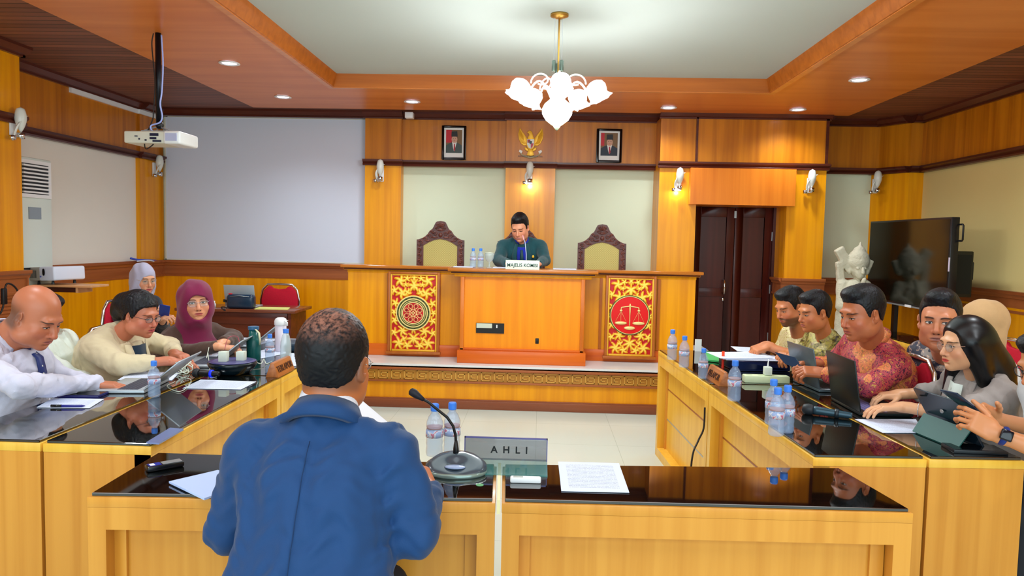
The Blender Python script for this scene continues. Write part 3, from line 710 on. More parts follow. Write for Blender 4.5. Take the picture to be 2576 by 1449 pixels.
# ================================================================== CARVED CHAIRS
def carved_chair():
    t = thing('carved_armchair', None, 'chair')
    CD = wood('carved_rosewood', '#6a3228', '#47190f', 'Z', rough=.35)
    # local: back panel in the XZ plane at y=0 (sitter faces -Y); seat at z .45
    hw = .245
    outer = [(-hw, .45), (-hw, 1.04)]
    arch = [(-hw, 1.04), (-hw+.03, 1.045), (-.17, 1.065), (-.13, 1.10), (-.115, 1.13), (-.085, 1.15), (-.065, 1.185), (-.055, 1.215), (-.04, 1.225), (0, 1.232)]
    out = arch + [(-x, z) for x, z in reversed(arch[:-1])]
    inner = [(-hw+.07, .98), (-.12, 1.015), (-.06, 1.04), (0, 1.05), (.06, 1.04), (.12, 1.015), (hw-.07, .98)]
    mb = MB()
    # stiles
    for s in (-1, 1):
        x0, x1 = sorted((s*hw, s*(hw-.07))); mb.box(x0, x1, 0, .035, .42, .99)
    # crest: strip between inner curve and outer outline
    n = 40; vs = []; 
    def interp(pts, x):
        for (xa, za), (xb, zb) in zip(pts[:-1], pts[1:]):
            if xa <= x <= xb+1e-9: return za+(zb-za)*((x-xa)/(xb-xa) if xb > xa else 0)
        return pts[-1][1]
    for i in range(n+1):
        x = -hw+2*hw*i/n
        zi = interp([(-hw, .98)]+inner+[(hw, .98)], x); zo = interp(sorted(out), x)
        vs += [(x, 0, zi), (x, 0, zo), (x, .035, zo), (x, .035, zi)]
    fs = []
    for i in range(n):
        for j in range(4): fs.append((i*4+j, i*4+(j+1) % 4, (i+1)*4+(j+1) % 4, (i+1)*4+j))
    fs += [(3, 2, 1, 0), (n*4, n*4+1, n*4+2, n*4+3)]
    mb.add(vs, fs)
    mb.build('back_frame', CD, t, local=True)
    cv = MB(); rs = random.Random(4)
    def scroll(cx, cz, r, s, turns=1.4):
        cv.tube([(cx+s*r*(1-q/16)*math.cos(q*turns*2*PI/14), -.006, cz+r*(1-q/16)*math.sin(q*turns*2*PI/14)) for q in range(15)], [.007*(1-q/30) for q in range(15)], 6)
    for s in (-1, 1):
        for (cx, cz, r) in ((.2, 1.015, .022), (.155, 1.045, .024), (.105, 1.075, .026), (.055, 1.10, .024), (.03, 1.15, .022), (.022, 1.19, .016), (.09, 1.12, .015), (.21, .94, .02), (.21, .88, .02), (.21, .82, .02), (.21, .76, .02), (.21, .7, .02), (.21, .64, .02)):
            scroll(s*cx, cz, r, s)
        for q in range(12):
            z = .62+q*.033; cv.ball((s*(.205+.012*(q % 2)), -.004, z), (.009, .008, .015), 5)
        cv.ball((s*.06, -.006, 1.065), (.03, .008, .009), 6); cv.ball((s*.13, -.006, 1.03), (.025, .008, .008), 6)
    for q in range(7): cv.tube([(0, -.006, 1.17), (.045*math.sin((q-3)*.4), -.01, 1.17+.045*math.cos((q-3)*.4))], [.008, .003], 6)
    cv.ball((0, -.006, 1.09), (.02, .012, .024), 7); cv.ball((0, -.006, 1.14), (.03, .01, .012), 6)
    cv.build('carving', wood('carving_wood', '#7d463a', '#4a1d14', 'Z', rough=.3), t, local=True, smooth=True)
    # cane panel
    cm, nt, b = base_mat('woven_cane')
    tc = nt.nodes.new('ShaderNodeTexCoord'); wv = nt.nodes.new('ShaderNodeTexChecker'); wv.inputs['Scale'].default_value = 110
    nt.links.new(tc.outputs['Object'], wv.inputs[0]); wv.inputs[1].default_value = lin('#e6dc8c'); wv.inputs[2].default_value = lin('#c2b058')
    nt.links.new(wv.outputs[0], b.inputs['Base Color']); b.inputs['Roughness'].default_value = .6
    cn = MB(); vs = []; n = 24
    for i in range(n+1):
        x = -(hw-.07)+2*(hw-.07)*i/n; vs += [(x, .012, .5), (x, .012, interp(inner, max(inner[0][0], min(inner[-1][0], x)))+.004), (x, .022, interp(inner, max(inner[0][0], min(inner[-1][0], x)))+.004), (x, .022, .5)]
    cn.add(vs, [(i*4+j, i*4+(j+1) % 4, (i+1)*4+(j+1) % 4, (i+1)*4+j) for i in range(n) for j in range(4)])
    cn.build('cane_panel', cm, t, local=True)
    MB().box(-.25, .25, -.46, .02, .40, .45).build('seat', REDF, t, local=True, bevel=.01)
    for s in (-1, 1):
        for y in (-.43, 0): MB().tube([(s*.22, y, .40), (s*.225, y, .0)], [.024, .018], 8).build('leg', CD, t, local=True)
        MB().tube([(s*.24, .01, .68), (s*.27, -.2, .67), (s*.26, -.38, .66), (s*.24, -.4, .42)], .018, 8).build('armrest', CD, t, local=True, smooth=True)
    return t
c0 = carved_chair(); k = True
for px, lb, dy in ((1108, 'carved dark armchair with cane back, empty, beside the water bottles', 0), (1312, 'carved dark armchair that the man in the teal suit sits on', .05), (1515, 'carved dark armchair with cane back, empty, on the side of the dark door', 0)):
    c = c0 if k else copy_tree(c0); k = False
    q = at(px, 600, Y=7.78+dy); place(c, (q.x, 7.78+dy, PZ+.012), 0, lb, 'carved armchairs behind the bench')
    c.scale = (1.03, 1, 1.04)

# ================================================================== WALL EMBLEM AND PORTRAITS
def portrait(px0, px1, py0, py1, lb, suit, tiefl, dark):
    y = YS-.005
    a, c = at(px0, (py0+py1)/2, Y=y), at(px1, (py0+py1)/2, Y=y); zt_ = at((px0+px1)/2, py0, Y=y).z; zb_ = at((px0+px1)/2, py1, Y=y).z
    x0, x1 = a.x, c.x; cx = (x0+x1)/2; w = x1-x0; h = zt_-zb_
    t = thing('framed_portrait', lb, 'portrait', (cx, y, zb_), group='portraits on the frieze')
    f = .055*w*1.6
    MB().box(x0, x0+f, y-.03, y, zb_, zt_).box(x1-f, x1, y-.03, y, zb_, zt_).box(x0+f, x1-f, y-.03, y, zt_-f, zt_).box(x0+f, x1-f, y-.03, y, zb_, zb_+f).build('picture_frame', M('black_frame', '#140a0a', rough=.3), t, bevel=.004)
    MB().box(x0+f, x1-f, y-.012, y, zb_+f, zt_-f).build('white_mount', M('mount_board', '#e8e8e4', rough=.6), t)
    yy = y-.013; U = lambda u: x0+u*w; V = lambda v: zb_+v*h
    ph = MB()
    ph.box(U(.17), U(.83), yy-.001, yy, V(.2), V(.88), 0)                       # backdrop
    ph.box(U(.17), U(.17+tiefl), yy-.002, yy-.001, V(.5), V(.88), 1)            # flag
    def ell(u, v, ru, rv, d, m, n=20): ph.prism([(math.cos(2*PI*i/n), math.sin(2*PI*i/n)) for i in range(n)], 0, .001, m, T=Matrix.Translation((U(u), yy-d, V(v))) @ Matrix.Rotation(PI/2, 4, 'X') @ Matrix.Diagonal((ru*w, rv*h, 1, 1)))
    def poly(pts, d, m): ph.prism([(U(u), V(v)) for u, v in pts], 0, .001, m, T=Matrix.Translation((0, yy-d, 0)) @ Matrix.Rotation(PI/2, 4, 'X'))
    poly([(.17, .2), (.83, .2), (.83, .42), (.7, .48), (.58, .52), (.44, .52), (.32, .48), (.18, .42)], .003, 2)
    poly([(.42, .53), (.62, .53), (.56, .36), (.52, .26), (.5, .26), (.46, .36)], .004, 3)
    poly([(.50, .47), (.54, .47), (.56, .3), (.525, .24), (.49, .3)], .005, 4)
    ell(.52, .60, .12, .105, .005, 5); poly([(.46, .5), (.58, .5), (.57, .56), (.47, .56)], .0045, 5)
    poly([(.39, .68), (.40, .83), (.63, .84), (.65, .68)], .006, 6)             # cap
    ell(.475, .63, .022, .007, .0065, 6, 8); ell(.565, .63, .022, .007, .0065, 6, 8); ell(.52, .555, .035, .006, .0065, 4, 8)
    ph.build('portrait_print', [M('print_backdrop', '#7a5a32', rough=.5), M('print_flag', '#c01424', rough=.5), M('print_suit'+suit, suit, rough=.5), M('print_shirt', '#e6e4e0', rough=.5), M('print_tie', '#a82030', rough=.5), M('print_face', '#c89a80', rough=.5), M('print_cap', '#141414', rough=.5)], t)
portrait(1112, 1173, 317, 402, 'black framed portrait of a person in black cap and grey-green suit, nearer the screen', '#3c4a48', .24, 0)
portrait(1500, 1564, 325, 409, 'black framed portrait of a person in black cap and navy suit, nearer the door', '#1c2636', .14, 1)
# gilt bird emblem
q = at(1335, 358, Y=YP-.01); em = thing('wall_emblem', 'gilt spread-winged bird emblem with shield and scroll above the middle pilaster', 'emblem', (q.x, YP, q.z))
s = .142; E = lambda u, v: (q.x+u*s, q.z+v*s)
def plate(mb, pts, d0, d1, m=0, mir=False):
    for sg in ((1, -1) if mir else (1,)):
        P = [(q.x+sg*u*s, q.z+v*s) for u, v in pts]
        mb.prism(P, 0, d1-d0, m, T=Matrix.Translation((0, YP-d0, 0)) @ Matrix.Rotation(PI/2, 4, 'X'))
wing = [(.28, -.25), (.55, -.28), (.78, -.1), (.95, .25), (1.0, .62), (.93, .95), (.88, 1.12), (.78, .98), (.66, .78), (.5, .6), (.38, .42), (.26, .22)]
mb = MB(); plate(mb, wing, .0, .03, 0, True)
for i in range(6):
    f_ = i/5
    for sg in (1, -1): mb.tube([(q.x+sg*s*(.35+.07*i), YP-.034, q.z+s*(-.18+.02*i)), (q.x+sg*s*(.55+.07*i), YP-.036, q.z+s*(.1+.08*i)), (q.x+sg*s*(.62+.055*i), YP-.032, q.z+s*(.5+.09*i))], .005, 5)
mb.build('wing', GOLD, em, bevel=.002)
mb = MB(); plate(mb, [(-.3, .2), (-.22, .42), (-.12, .55), (-.2, .7), (-.32, .74), (-.2, .82), (-.18, .92), (-.08, .88), (.02, .86), (.12, .72), (.2, .45), (.3, .2), (.32, -.3), (.2, -.55), (-.2, -.55), (-.32, -.3)], 0, .045)
plate(mb, [(-.34, -.42), (-.5, -.4), (-.42, -.62), (-.24, -.72), (-.12, -.62)], 0, .03, 0, True)
plate(mb, [(-.12, -.5), (.12, -.5), (.3, -1.02), (0, -1.12), (-.3, -1.02)], 0, .03)
mb.build('bird_body', GOLD, em, bevel=.003)
mb = MB(); plate(mb, [(-.28, .2), (.28, .2), (.28, -.2), (.16, -.45), (0, -.55), (-.16, -.45), (-.28, -.2)], .045, .055, 0)
plate(mb, [(-.25, .17), (-.02, .17), (-.02, -.08), (-.25, -.08)], .055, .058, 1); plate(mb, [(.02, .17), (.25, .17), (.25, -.08), (.02, -.08)], .055, .058, 0)
plate(mb, [(-.25, -.12), (-.02, -.12), (-.02, -.5), (-.15, -.42), (-.24, -.2)], .055, .058, 0); plate(mb, [(.02, -.12), (.25, -.12), (.15, -.42), (.02, -.5)], .055, .058, 2)
plate(mb, [(-.1, .05), (.1, .05), (.1, -.12), (0, -.2), (-.1, -.12)], .058, .062, 3)
mb.build('shield', [M('shield_white', '#dfe0da', rough=.4), M('shield_red', '#a02030', rough=.4), M('shield_red2', '#b83040', rough=.4), M('shield_black', '#2a3a34', rough=.4)], em)
mb = MB()
pts = [(-.85, -.75), (-.7, -.92), (-.45, -1.05), (0, -1.15), (.45, -1.05), (.7, -.92), (.85, -.75)]
lo = [(u*.97, v-.14) for u, v in reversed(pts)]
plate(mb, pts+lo, .02, .034, 0); plate(mb, [(.62, -.72), (.86, -.62), (.92, -.78), (.7, -.92)], .03, .045, 1, True)
mb.build('scroll', [M('scroll_dark', '#a08850', rough=.4), M('scroll_white', '#e8e8e0', rough=.4)], em)
text('scroll_motto', 'BHINNEKA TUNGGAL IKA', .0235, BLACK, em, frame_T((q.x, YP-.036, q.z-1.13*s), (1, 0, 0), (0, 0, 1)), .0008)

# ================================================================== THINGS ON THE BENCH
BZ = zt+.035
q = at(1314, 668, Y=6.58)
t = thing('name_plate', 'white name plate with dark capitals standing on the judges bench', 'name plate', (q.x, 6.58, BZ))
a, c = at(1273, 670, Y=6.57), at(1356, 671, Y=6.57)
MB().box(a.x, c.x, 6.565, 6.575, BZ, BZ+.078).build('plate', M('plate_white', '#e8f2e8', rough=.3), t, bevel=.001)
MB().box(a.x-.004, c.x+.004, 6.575, 6.63, BZ, BZ+.006).box(a.x-.004, a.x, 6.563, 6.577, BZ, BZ+.082).box(c.x, c.x+.004, 6.563, 6.577, BZ, BZ+.082).box(a.x, c.x, 6.563, 6.577, BZ+.078, BZ+.082).build('stand', OFFWHITE, t)
text('lettering', 'MAJELIS KOMISI', .043, M('plate_ink', '#17493c', rough=.5), t, frame_T(((a.x+c.x)/2, 6.564, BZ+.036), (1, 0, 0), (0, 0, 1)), .0006, .93, bold=.0006)
# ================================================================== COURT TABLES
TZ = .75
def obox(mb, A, B, n, u0, u1, n0, n1, z0, z1, m=0):
    """box in the frame of edge A->B: u along it (metres), n outwards"""
    A = Vector((A[0], A[1], 0)); B = Vector((B[0], B[1], 0)); u = (B-A).normalized(); n = Vector((n[0], n[1], 0)).normalized()
    vs = [A+u*a+n*c+Vector((0, 0, z)) for z in (z0, z1) for c in (n0, n1) for a in (u0, u1)]
    mb.add(vs, [(0,2,3,1), (4,5,7,6), (0,1,5,4), (2,6,7,3), (0,4,6,2), (1,3,7,5)], m)
def desk(label, quad, panels, group='court tables', vb=VENEER_L, glass_in=.012, name='court_table'):
    """quad: four plan corners in order; panels: list of (i, j, style)"""
    P = [Vector((q[0], q[1], 0)) for q in quad]; c = sum(P, Vector())/4
    t = thing(name, label, 'table', (c.x, c.y, 0), group=group)
    def inset(d):
        n = len(P); out = []
        for i in range(n):
            a, b_, c_ = P[i-1], P[i], P[(i+1) % n]
            d1 = (b_-a).normalized(); d2 = (c_-b_).normalized()
            n1 = Vector((-d1.y, d1.x, 0)); n2 = Vector((-d2.y, d2.x, 0))
            if n1.dot(c-b_) < 0: n1 = -n1
            if n2.dot(c-b_) < 0: n2 = -n2
            # intersection of offset lines
            p1 = a+n1*d; p2 = b_+n2*d
            den = d1.x*d2.y-d1.y*d2.x
            s = ((p2.x-p1.x)*d2.y-(p2.y-p1.y)*d2.x)/den
            out.append(p1+d1*s)
        return [(q.x, q.y) for q in out]
    MB().prism(inset(.003), TZ-.04, TZ-.010).build('wood_top', vb, t, bevel=.002)
    MB().prism(inset(glass_in), TZ-.0099, TZ).build('glass_top', GLASSK, t, bevel=.0015, seg=1)
    for (i, j, st) in panels:
        A, B = P[i], P[j]; L = (B-A).length; u = (B-A).normalized(); n = Vector((-u.y, u.x, 0))
        if n.dot(c-A) > 0: n = -n
        f = MB(); e = -.004
        if st == 'plain':
            f = MB(); obox(f, A, B, n, 0.005, L-.005, e-.022, e, 0, TZ-.0401); f.build('end_panel', VENEER_E, t)
            continue
        w = .055; r0 = e-.06
        obox(f, A, B, n, 0.004, w, r0, e, 0, TZ-.0401); obox(f, A, B, n, L-w, L-.004, r0, e, 0, TZ-.0401)
        obox(f, A, B, n, w, L-w, r0, e, TZ-.105, TZ-.0401); obox(f, A, B, n, w, L-w, r0, e, 0, .06)
        f.build('panel_frame', vb, t)
        g = MB(); obox(g, A, B, n, w, L-w, r0-.02, r0+.002, .06, TZ-.105)
        g.build('front_panel', vb, t)
        if st == 'groove':
            for k_, z in enumerate((.27, .48)):
                g = MB(); obox(g, A, B, n, w+.002, L-w-.002, r0+.0015, r0+.004, z, z+.008); g.build('groove_strip', ALU if k_ == 0 else MIDWY, t)
    # legs behind the panels
    for k, q in enumerate(inset(.07)):
        MB().box(q[0]-.02, q[0]+.02, q[1]-.02, q[1]+.02, 0, TZ-.0401).build('leg', VENEER_E, t)
    return t
gp = lambda px, py: (lambda q: (q.x, q.y))(at(px, py, Z=TZ))
# left row
LX = -1.36; yn_ = gp(395, 1119)[1]; ym_ = gp(712, 947)[1]; y0_ = gp(93, 1117)[1]
desk('left-hand narrow black glass table nearest the camera, with yellow framed front', [(LX, yn_), (LX, ym_), (LX-.40, ym_), (LX-.40, yn_)], [(0, 1, 'frame'), (3, 0, 'plain')])
desk('left-hand outer black glass table under the arms of the bald man', [(LX-.403, yn_), (LX-.403, ym_), (LX-.80, ym_), (LX-.80, yn_)], [(3, 0, 'plain')])
desk('left-hand far black glass table bearing the round power hub and bottles', [(LX, ym_+.004), (LX, 5.3), (LX-.80, 5.3), (LX-.80, ym_+.004)], [(0, 1, 'frame'), (1, 2, 'plain')])
# right row
R0, R1, R2 = Vector(gp(2045, 1146)), Vector(gp(1781, 966)), Vector(gp(1655, 879))
rd = (R2-R0).normalized(); rn = Vector((rd.y, -rd.x))
R1 = R0+rd*((R1-R0).dot(rd)); R2 = R0+rd*(R2-R0).dot(rd)
desk('right-hand black glass table nearest the camera, bearing the black laptop and microphone', [R0, R1, R1+rn*.42, R0+rn*.42], [(0, 1, 'groove'), (3, 0, 'plain')])
desk('right-hand outer black glass table under the folding tablet', [R0+rn*.423, R1+rn*.423, R1+rn*.78, R0+rn*.78], [(3, 0, 'plain')])
desk('right-hand far black glass table bearing the power strip and papers', [R1+rd*.004, R2, R2+rn*.78, R1+rd*.004+rn*.78], [(0, 1, 'groove'), (1, 2, 'plain')])
# the witness tables in front
A, B_, C_, D_ = gp(394, 1136), gp(1252, 1165), gp(1249, 1258), gp(214, 1243)
desk('front black glass table at which the man in the navy suit sits', [D_, C_, B_, A], [(0, 1, 'frame'), (2, 3, 'plain')], vb=VENEER_E)
A, B_, C_, D_ = gp(1262, 1165), gp(2114, 1175), gp(2303, 1284), gp(1260, 1258)
fr_ = desk('front black glass table with the lone sheet, right of the cream joint', [D_, C_, B_, A], [(0, 1, 'frame'), (2, 3, 'plain')], vb=VENEER_E)
q1, q2, q3, q4 = gp(1253.5, 1165), gp(1260.5, 1165), gp(1258, 1259), gp(1250.5, 1259)
MB().prism([q1, q2, q3, q4], TZ-.04, TZ+.001).build('joint_strip', M('cream_strip', '#e8dca8', rough=.5), fr_)
q = gp(1207, 1220)
tag(MB().lathe([(0, 0), (.012, 0), (.012, .0008), (0, .0008)], 16, T=Matrix.Translation((q[0], q[1], TZ))).build('round_sticker', M('green_sticker', '#4f9a5c', rough=.6)), 'small round green sticker on the front glass table beside the cream joint', 'sticker')

# ================================================================== SMALL THINGS (prototypes)
BLUECAP = M('blue_cap', '#3f86f0', rough=.35)
def make_bottle(label_col='#c8d8f0', band='#b06048'):
    t = thing('water_bottle', None, 'bottle')
    r = .031
    prof = [(0, .004), (.02, 0), (r*.93, .004), (r, .014), (r*.98, .03), (r*.94, .04), (r, .05), (r*.95, .062), (r, .072), (r, .098), (r*.9, .104), (r, .112), (r*.97, .125), (r*.72, .145), (r*.42, .158), (r*.40, .168)]
    MB().lathe(prof, 24).build('bottle_body', CLEAR, t, local=True, smooth=True)
    MB().lathe([(r+.0006, .072), (r+.0006, .098)], 24).build('printed_label', label_mat(label_col), t, local=True, smooth=True)
    MB().lathe([(r*.92, .103), (r*.92, .110)], 24).build('neck_band', M('band'+band, band, rough=.5), t, local=True, smooth=True)
    MB().lathe([(0, .166), (r*.47, .166), (r*.49, .170), (r*.49, .188), (r*.42, .192), (0, .192)], 20).build('cap', BLUECAP, t, local=True, smooth=False)
    return t
def label_mat(c):
    nm = 'bottle_label'+c
    if nm in _M: return _M[nm]
    m, nt, b = base_mat(nm); tc = nt.nodes.new('ShaderNodeTexCoord'); n = nt.nodes.new('ShaderNodeTexNoise'); n.inputs['Scale'].default_value = 60
    nt.links.new(tc.outputs['Object'], n.inputs['Vector']); r = ramp(nt, n.outputs['Fac'], [(0.42, c), (0.5, '#e8eef8'), (0.6, '#d87890')], 'CONSTANT'); nt.links.new(r.outputs[0], b.inputs['Base Color'])
    b.inputs['Alpha'].default_value = .75; _M[nm] = m; return m
bp = make_bottle('#a8c0f0', '#c09088'); used = False
def bottle(px, py, lb, grp, s=1.0, Z=TZ, Y=None, h=1.0):
    global used
    c = copy_tree(bp) if used else bp; used = True
    q = at(px, py, Z=Z) if Y is None else Vector((X_at(px, py, Y), Y, Z))
    c.location = (q.x, q.y, Z); c.rotation_euler = (0, 0, random.random()*6); c.scale = (s, s, s*h); return tag(c, lb, None, grp)
G1, G2, G3, G4 = 'water bottles on the left tables', 'water bottles on the right tables', 'water bottles by the microphone', 'water bottles on the judges bench'
bottle(388, 999, 'water bottle standing alone before the open laptop of the bald man', G1, .87)
bottle(679, 912, 'water bottle between the dark green flask and the wooden name block', G1, .88)
bottle(1690, 905, 'water bottle at the far corner of the right-hand tables', G2, 1.02)
bottle(1720, 924, 'water bottle second from the far corner of the right-hand tables', G2, 1.0)
bottle(1768, 952, 'shorter water bottle just behind the wooden block on the right-hand tables', G2, .88)
bottle(1846, 1008, 'water bottle just before the wooden block, beside the white power strip', G2, 1.02)
bottle(1942, 1068, 'water bottle of the tight trio, farthest from the camera', G2, 1.0)
bottle(1952, 1096, 'water bottle of the tight trio, nearest the table edge', G2, 1.0)
bottle(1977, 1088, 'water bottle of the tight trio, nearest the handheld microphone', G2, 1.0)
bottle(1092, 1158, 'water bottle left of its twin behind the gooseneck microphone', G3, .95, Y=2.5)
bottle(1136, 1158, 'water bottle right of its twin, crossed by the microphone gooseneck', G3, .95, Y=2.53)
bottle(1190, 662, 'small water bottle on the judges bench, farther from the goblet', G4, .92, Z=BZ, Y=6.75)
bottle(1209, 662, 'small water bottle on the judges bench, next to the goblet', G4, .92, Z=BZ, Y=6.78)

def flask(px, py, Z, prof, mats, label, name, cat, extra=None):
    q = at(px, py, Z=Z); t = thing(name, label, cat, (q.x, q.y, Z))
    return t
q = at(638, 907, Z=TZ)
t = thing('flask', 'dark green flask with flat cap and cream strap on the left-hand tables', 'bottle', (q.x, q.y, TZ))
MB().lathe([(0, 0), (.038, 0), (.041, .006), (.041, .115), (.036, .13), (.028, .145), (.026, .185), (0, .185)], 24).build('flask_body', M('flask_green', '#0f5a58', rough=.3), t, local=True, smooth=True)
MB().lathe([(0, .185), (.03, .185), (.032, .19), (.032, .205), (0, .207)], 20).build('cap', M('flask_cap', '#2e5f86', rough=.35), t, local=True)
MB().tube([(.02, -.02, .19), (.045, -.03, .17), (.05, -.03, .13), (.045, -.02, .10)], .008, 6, flat=.4).build('strap', M('strap_cream', '#d8d4b0', rough=.7), t, local=True, smooth=True)
q = at(706, 884, Z=TZ)
t = thing('thermos', 'white insulated tumbler with rounded lid behind the tall clear bottle', 'tumbler', (q.x, q.y, TZ))
MB().lathe([(0, 0), (.03, 0), (.034, .008), (.036, .17), (0, .17)], 24).build('tumbler_body', M('thermos_white', '#d8d2e0', rough=.35), t, local=True, smooth=True)
MB().lathe([(.036, .17), (.04, .175), (.04, .195), (.034, .212), (.02, .22), (0, .222)], 24).build('lid', WHITE, t, local=True, smooth=True)
MB().tube([(.03, -.02, .2), (.05, -.02, .19), (.05, -.02, .17)], .005, 6).build('lid_loop', WHITE, t, local=True, smooth=True)
q = at(719, 926, Z=TZ)
t = thing('tall_bottle', 'tall clear bottle with blue cap beside the wooden name block', 'bottle', (q.x, q.y, TZ))
MB().lathe([(0, 0), (.027, 0), (.03, .008), (.03, .12), (.028, .15), (.02, .185), (.014, .2), (0, .2)], 20).build('bottle_body', clear_mat('clear_tall', '#dff0f4', .4), t, local=True, smooth=True)
MB().lathe([(0, .2), (.016, .2), (.016, .222), (0, .222)], 16).build('cap', BLUECAP, t, local=True)
q = Vector((X_at(1231, 660, 6.8), 6.8, BZ))
t = thing('water_goblet', 'lidded glass goblet of water beside the man on the judges bench', 'glass', q)
MB().lathe([(0, 0), (.032, 0), (.03, .004), (.006, .01), (.006, .05), (.03, .065), (.042, .09), (.044, .12), (.04, .135)], 24).build('goblet_bowl', clear_mat('goblet_glass', '#d8e8e8', .35), t, local=True, smooth=True)
MB().lathe([(0, .142), (.042, .137), (.044, .133), (0, .133)], 20).build('lid', OFFWHITE, t, local=True, smooth=True)

# laptops
def make_laptop(w, d, body, keyc, lid_deg, screen='#9fb6c8', bezel='#1a1c20', th=.014):
    t = thing('laptop', None, 'laptop')
    MB().box(-w/2, w/2, -d/2, d/2, .002, .002+th).build('base', body, t, local=True, bevel=.003)
    k = MB(); kw = (w-.04)/13
    for r in range(5):
        for c in range(13): k.box(-w/2+.02+c*kw+.001, -w/2+.02+(c+1)*kw-.001, d/2-.035-(r+1)*.019+.001, d/2-.035-r*.019-.001, .002+th, .0035+th)
    k.build('keyboard', keyc, t, local=True)
    MB().box(-.05, .05, -d/2+.012, -d/2+.075, .002+th, .0028+th).build('trackpad', body, t, local=True)
    T = Matrix.Translation((0, d/2-.004, .004+th)) @ Matrix.Rotation(-math.radians(lid_deg), 4, 'X')
    ld = MB().box(-w/2, w/2, -.002, .004, 0, d*.98, T=T).build('lid', body, t, local=True, bevel=.0015)
    MB().box(-w/2+.006, w/2-.006, -.0035, -.002, .01, d*.98-.006, T=T).build('display', M('display_dark'+bezel, bezel, rough=.15), ld, local=True)
    MB().box(-w/2+.014, w/2-.014, -.0042, -.0035, .02, d*.98-.014, T=T).build('lit_screen', M('screen'+screen, screen, rough=.2, emit=.35, ecol=screen), ld, local=True)
    return t
SILV = M('silver_shell', '#b4bec6', rough=.35, metal=.3)
KEYS = M('grey_keys', '#3c4252', rough=.5); KEYD = M('dark_keys', '#15171c', rough=.5)
def put(o, px, py, rz, lb, dz=0, grp=None):
    q = at(px, py, Z=TZ); o.location = (q.x, q.y, TZ+dz); o.rotation_euler = (0, 0, rz); return tag(o, lb, None, grp)
gl = 'silver laptops on the left tables'
lp = make_laptop(.31, .215, SILV, KEYS, 50)
put(lp, 338, 974, -PI/2+.12, 'open silver laptop under the hands of the bald man', 0, gl)
c = copy_tree(lp); put(c, 508, 914, -PI/2+.12, 'open silver laptop under the hands of the woman in the beige blazer', 0, gl)
c = copy_tree(lp); put(c, 612, 866, -PI/2+.1, 'open silver laptop in front of the woman in the maroon headscarf', 0, gl)
lk = make_laptop(.33, .235, M('black_shell', '#0c1a1c', rough=.35), M('lilac_keys', '#7a74a8', rough=.4), 9)
lk.location = (1.44+.115, 3.47, TZ); lk.rotation_euler = (0, 0, PI/2); tag(lk, 'open black laptop that the woman in the grey blazer types on')
l2 = make_laptop(.31, .215, M('pewter_shell', '#5c6c74', rough=.3, metal=.4), KEYD, 12)
q = at(2092, 985, Z=TZ); l2.location = (1.44+.10, 3.98, TZ); l2.rotation_euler = (0, 0, PI/2+.1); tag(l2, 'open grey laptop hidden behind the black one, before the red batik shirt')

# papers and folders
def paper(pts, lb, mat=PAPER, dz=.0015, cat='paper', name='paper_sheet', grp=None, Z=TZ, th=.0012):
    return sheet(name, mat, [tuple(at(px, py, Z=Z))[:2]+(Z+dz,) for px, py in pts], label=lb, cat=cat, group=grp, thick=th)
gpz = 'sheets of paper on the tables'
paper([(92, 1026), (225, 1028), (262, 1005), (132, 1003)], 'printed sheet under a dark pen, before the bald man', grp=gpz)
paper([(296, 957), (432, 958), (452, 938), (330, 935)], 'printed sheet behind the silver laptop of the bald man', grp=gpz)
paper([(459, 978), (606, 981), (645, 961), (505, 956)], 'printed sheet before the round power hub', grp=gpz)
paper([(468, 902), (540, 904), (560, 882), (500, 880)], 'printed sheet beside the brown sleeve of the woman in maroon', grp=gpz)
paper([(560, 868), (640, 872), (700, 855), (610, 851)], 'printed sheet at the far end behind the dark green flask', grp=gpz)
paper([(645, 905), (720, 890), (712, 870), (650, 884)], 'loose printed sheet under the water bottle and white tumbler', grp=gpz)
paper([(727, 922), (757, 921), (765, 891), (729, 889)], 'printed sheet at the table edge behind the wooden name block', grp=gpz)
paper([(1412, 1237), (1583, 1241), (1557, 1167), (1404, 1163)], 'single printed sheet on the front glass table', grp=gpz)
paper([(2220, 1090), (2324, 1090), (2304, 1056), (2150, 1056)], 'printed sheet between the black laptop and folding tablet', grp=gpz)
paper([(2030, 973), (2088, 977), (2075, 958), (1996, 951)], 'printed sheet under the fists of the man in red batik', grp=gpz)
paper([(1855, 884), (1915, 890), (1920, 876), (1838, 872)], 'printed sheet by the hand of the man in cream batik', grp=gpz)
o = paper([(425, 1219), (514, 1262), (640, 1218), (548, 1190)], 'clear folder of documents sticking out beside the navy suit', paper_mat('folder_sheet', '#b8ccf8', lines=False), .004, 'folder', 'document_folder', th=.006)
o = paper([(368, 1117), (400, 1119), (462, 1083), (428, 1080)], 'flat clear acrylic strip on the corner of the left-hand tables', M('acrylic_strip', '#7484b4', rough=.12, spec=.8), .001, 'name holder', 'acrylic_strip', th=.006)
# held paper
sheet('held_paper', PAPER_B, [at(850, 1085, Y=2.12), at(958, 1130, Y=2.14), at(1003, 1086, Y=2.25), at(908, 1006, Y=2.25)][::1], label='white sheet held up in front of the man in the navy suit', cat='paper')
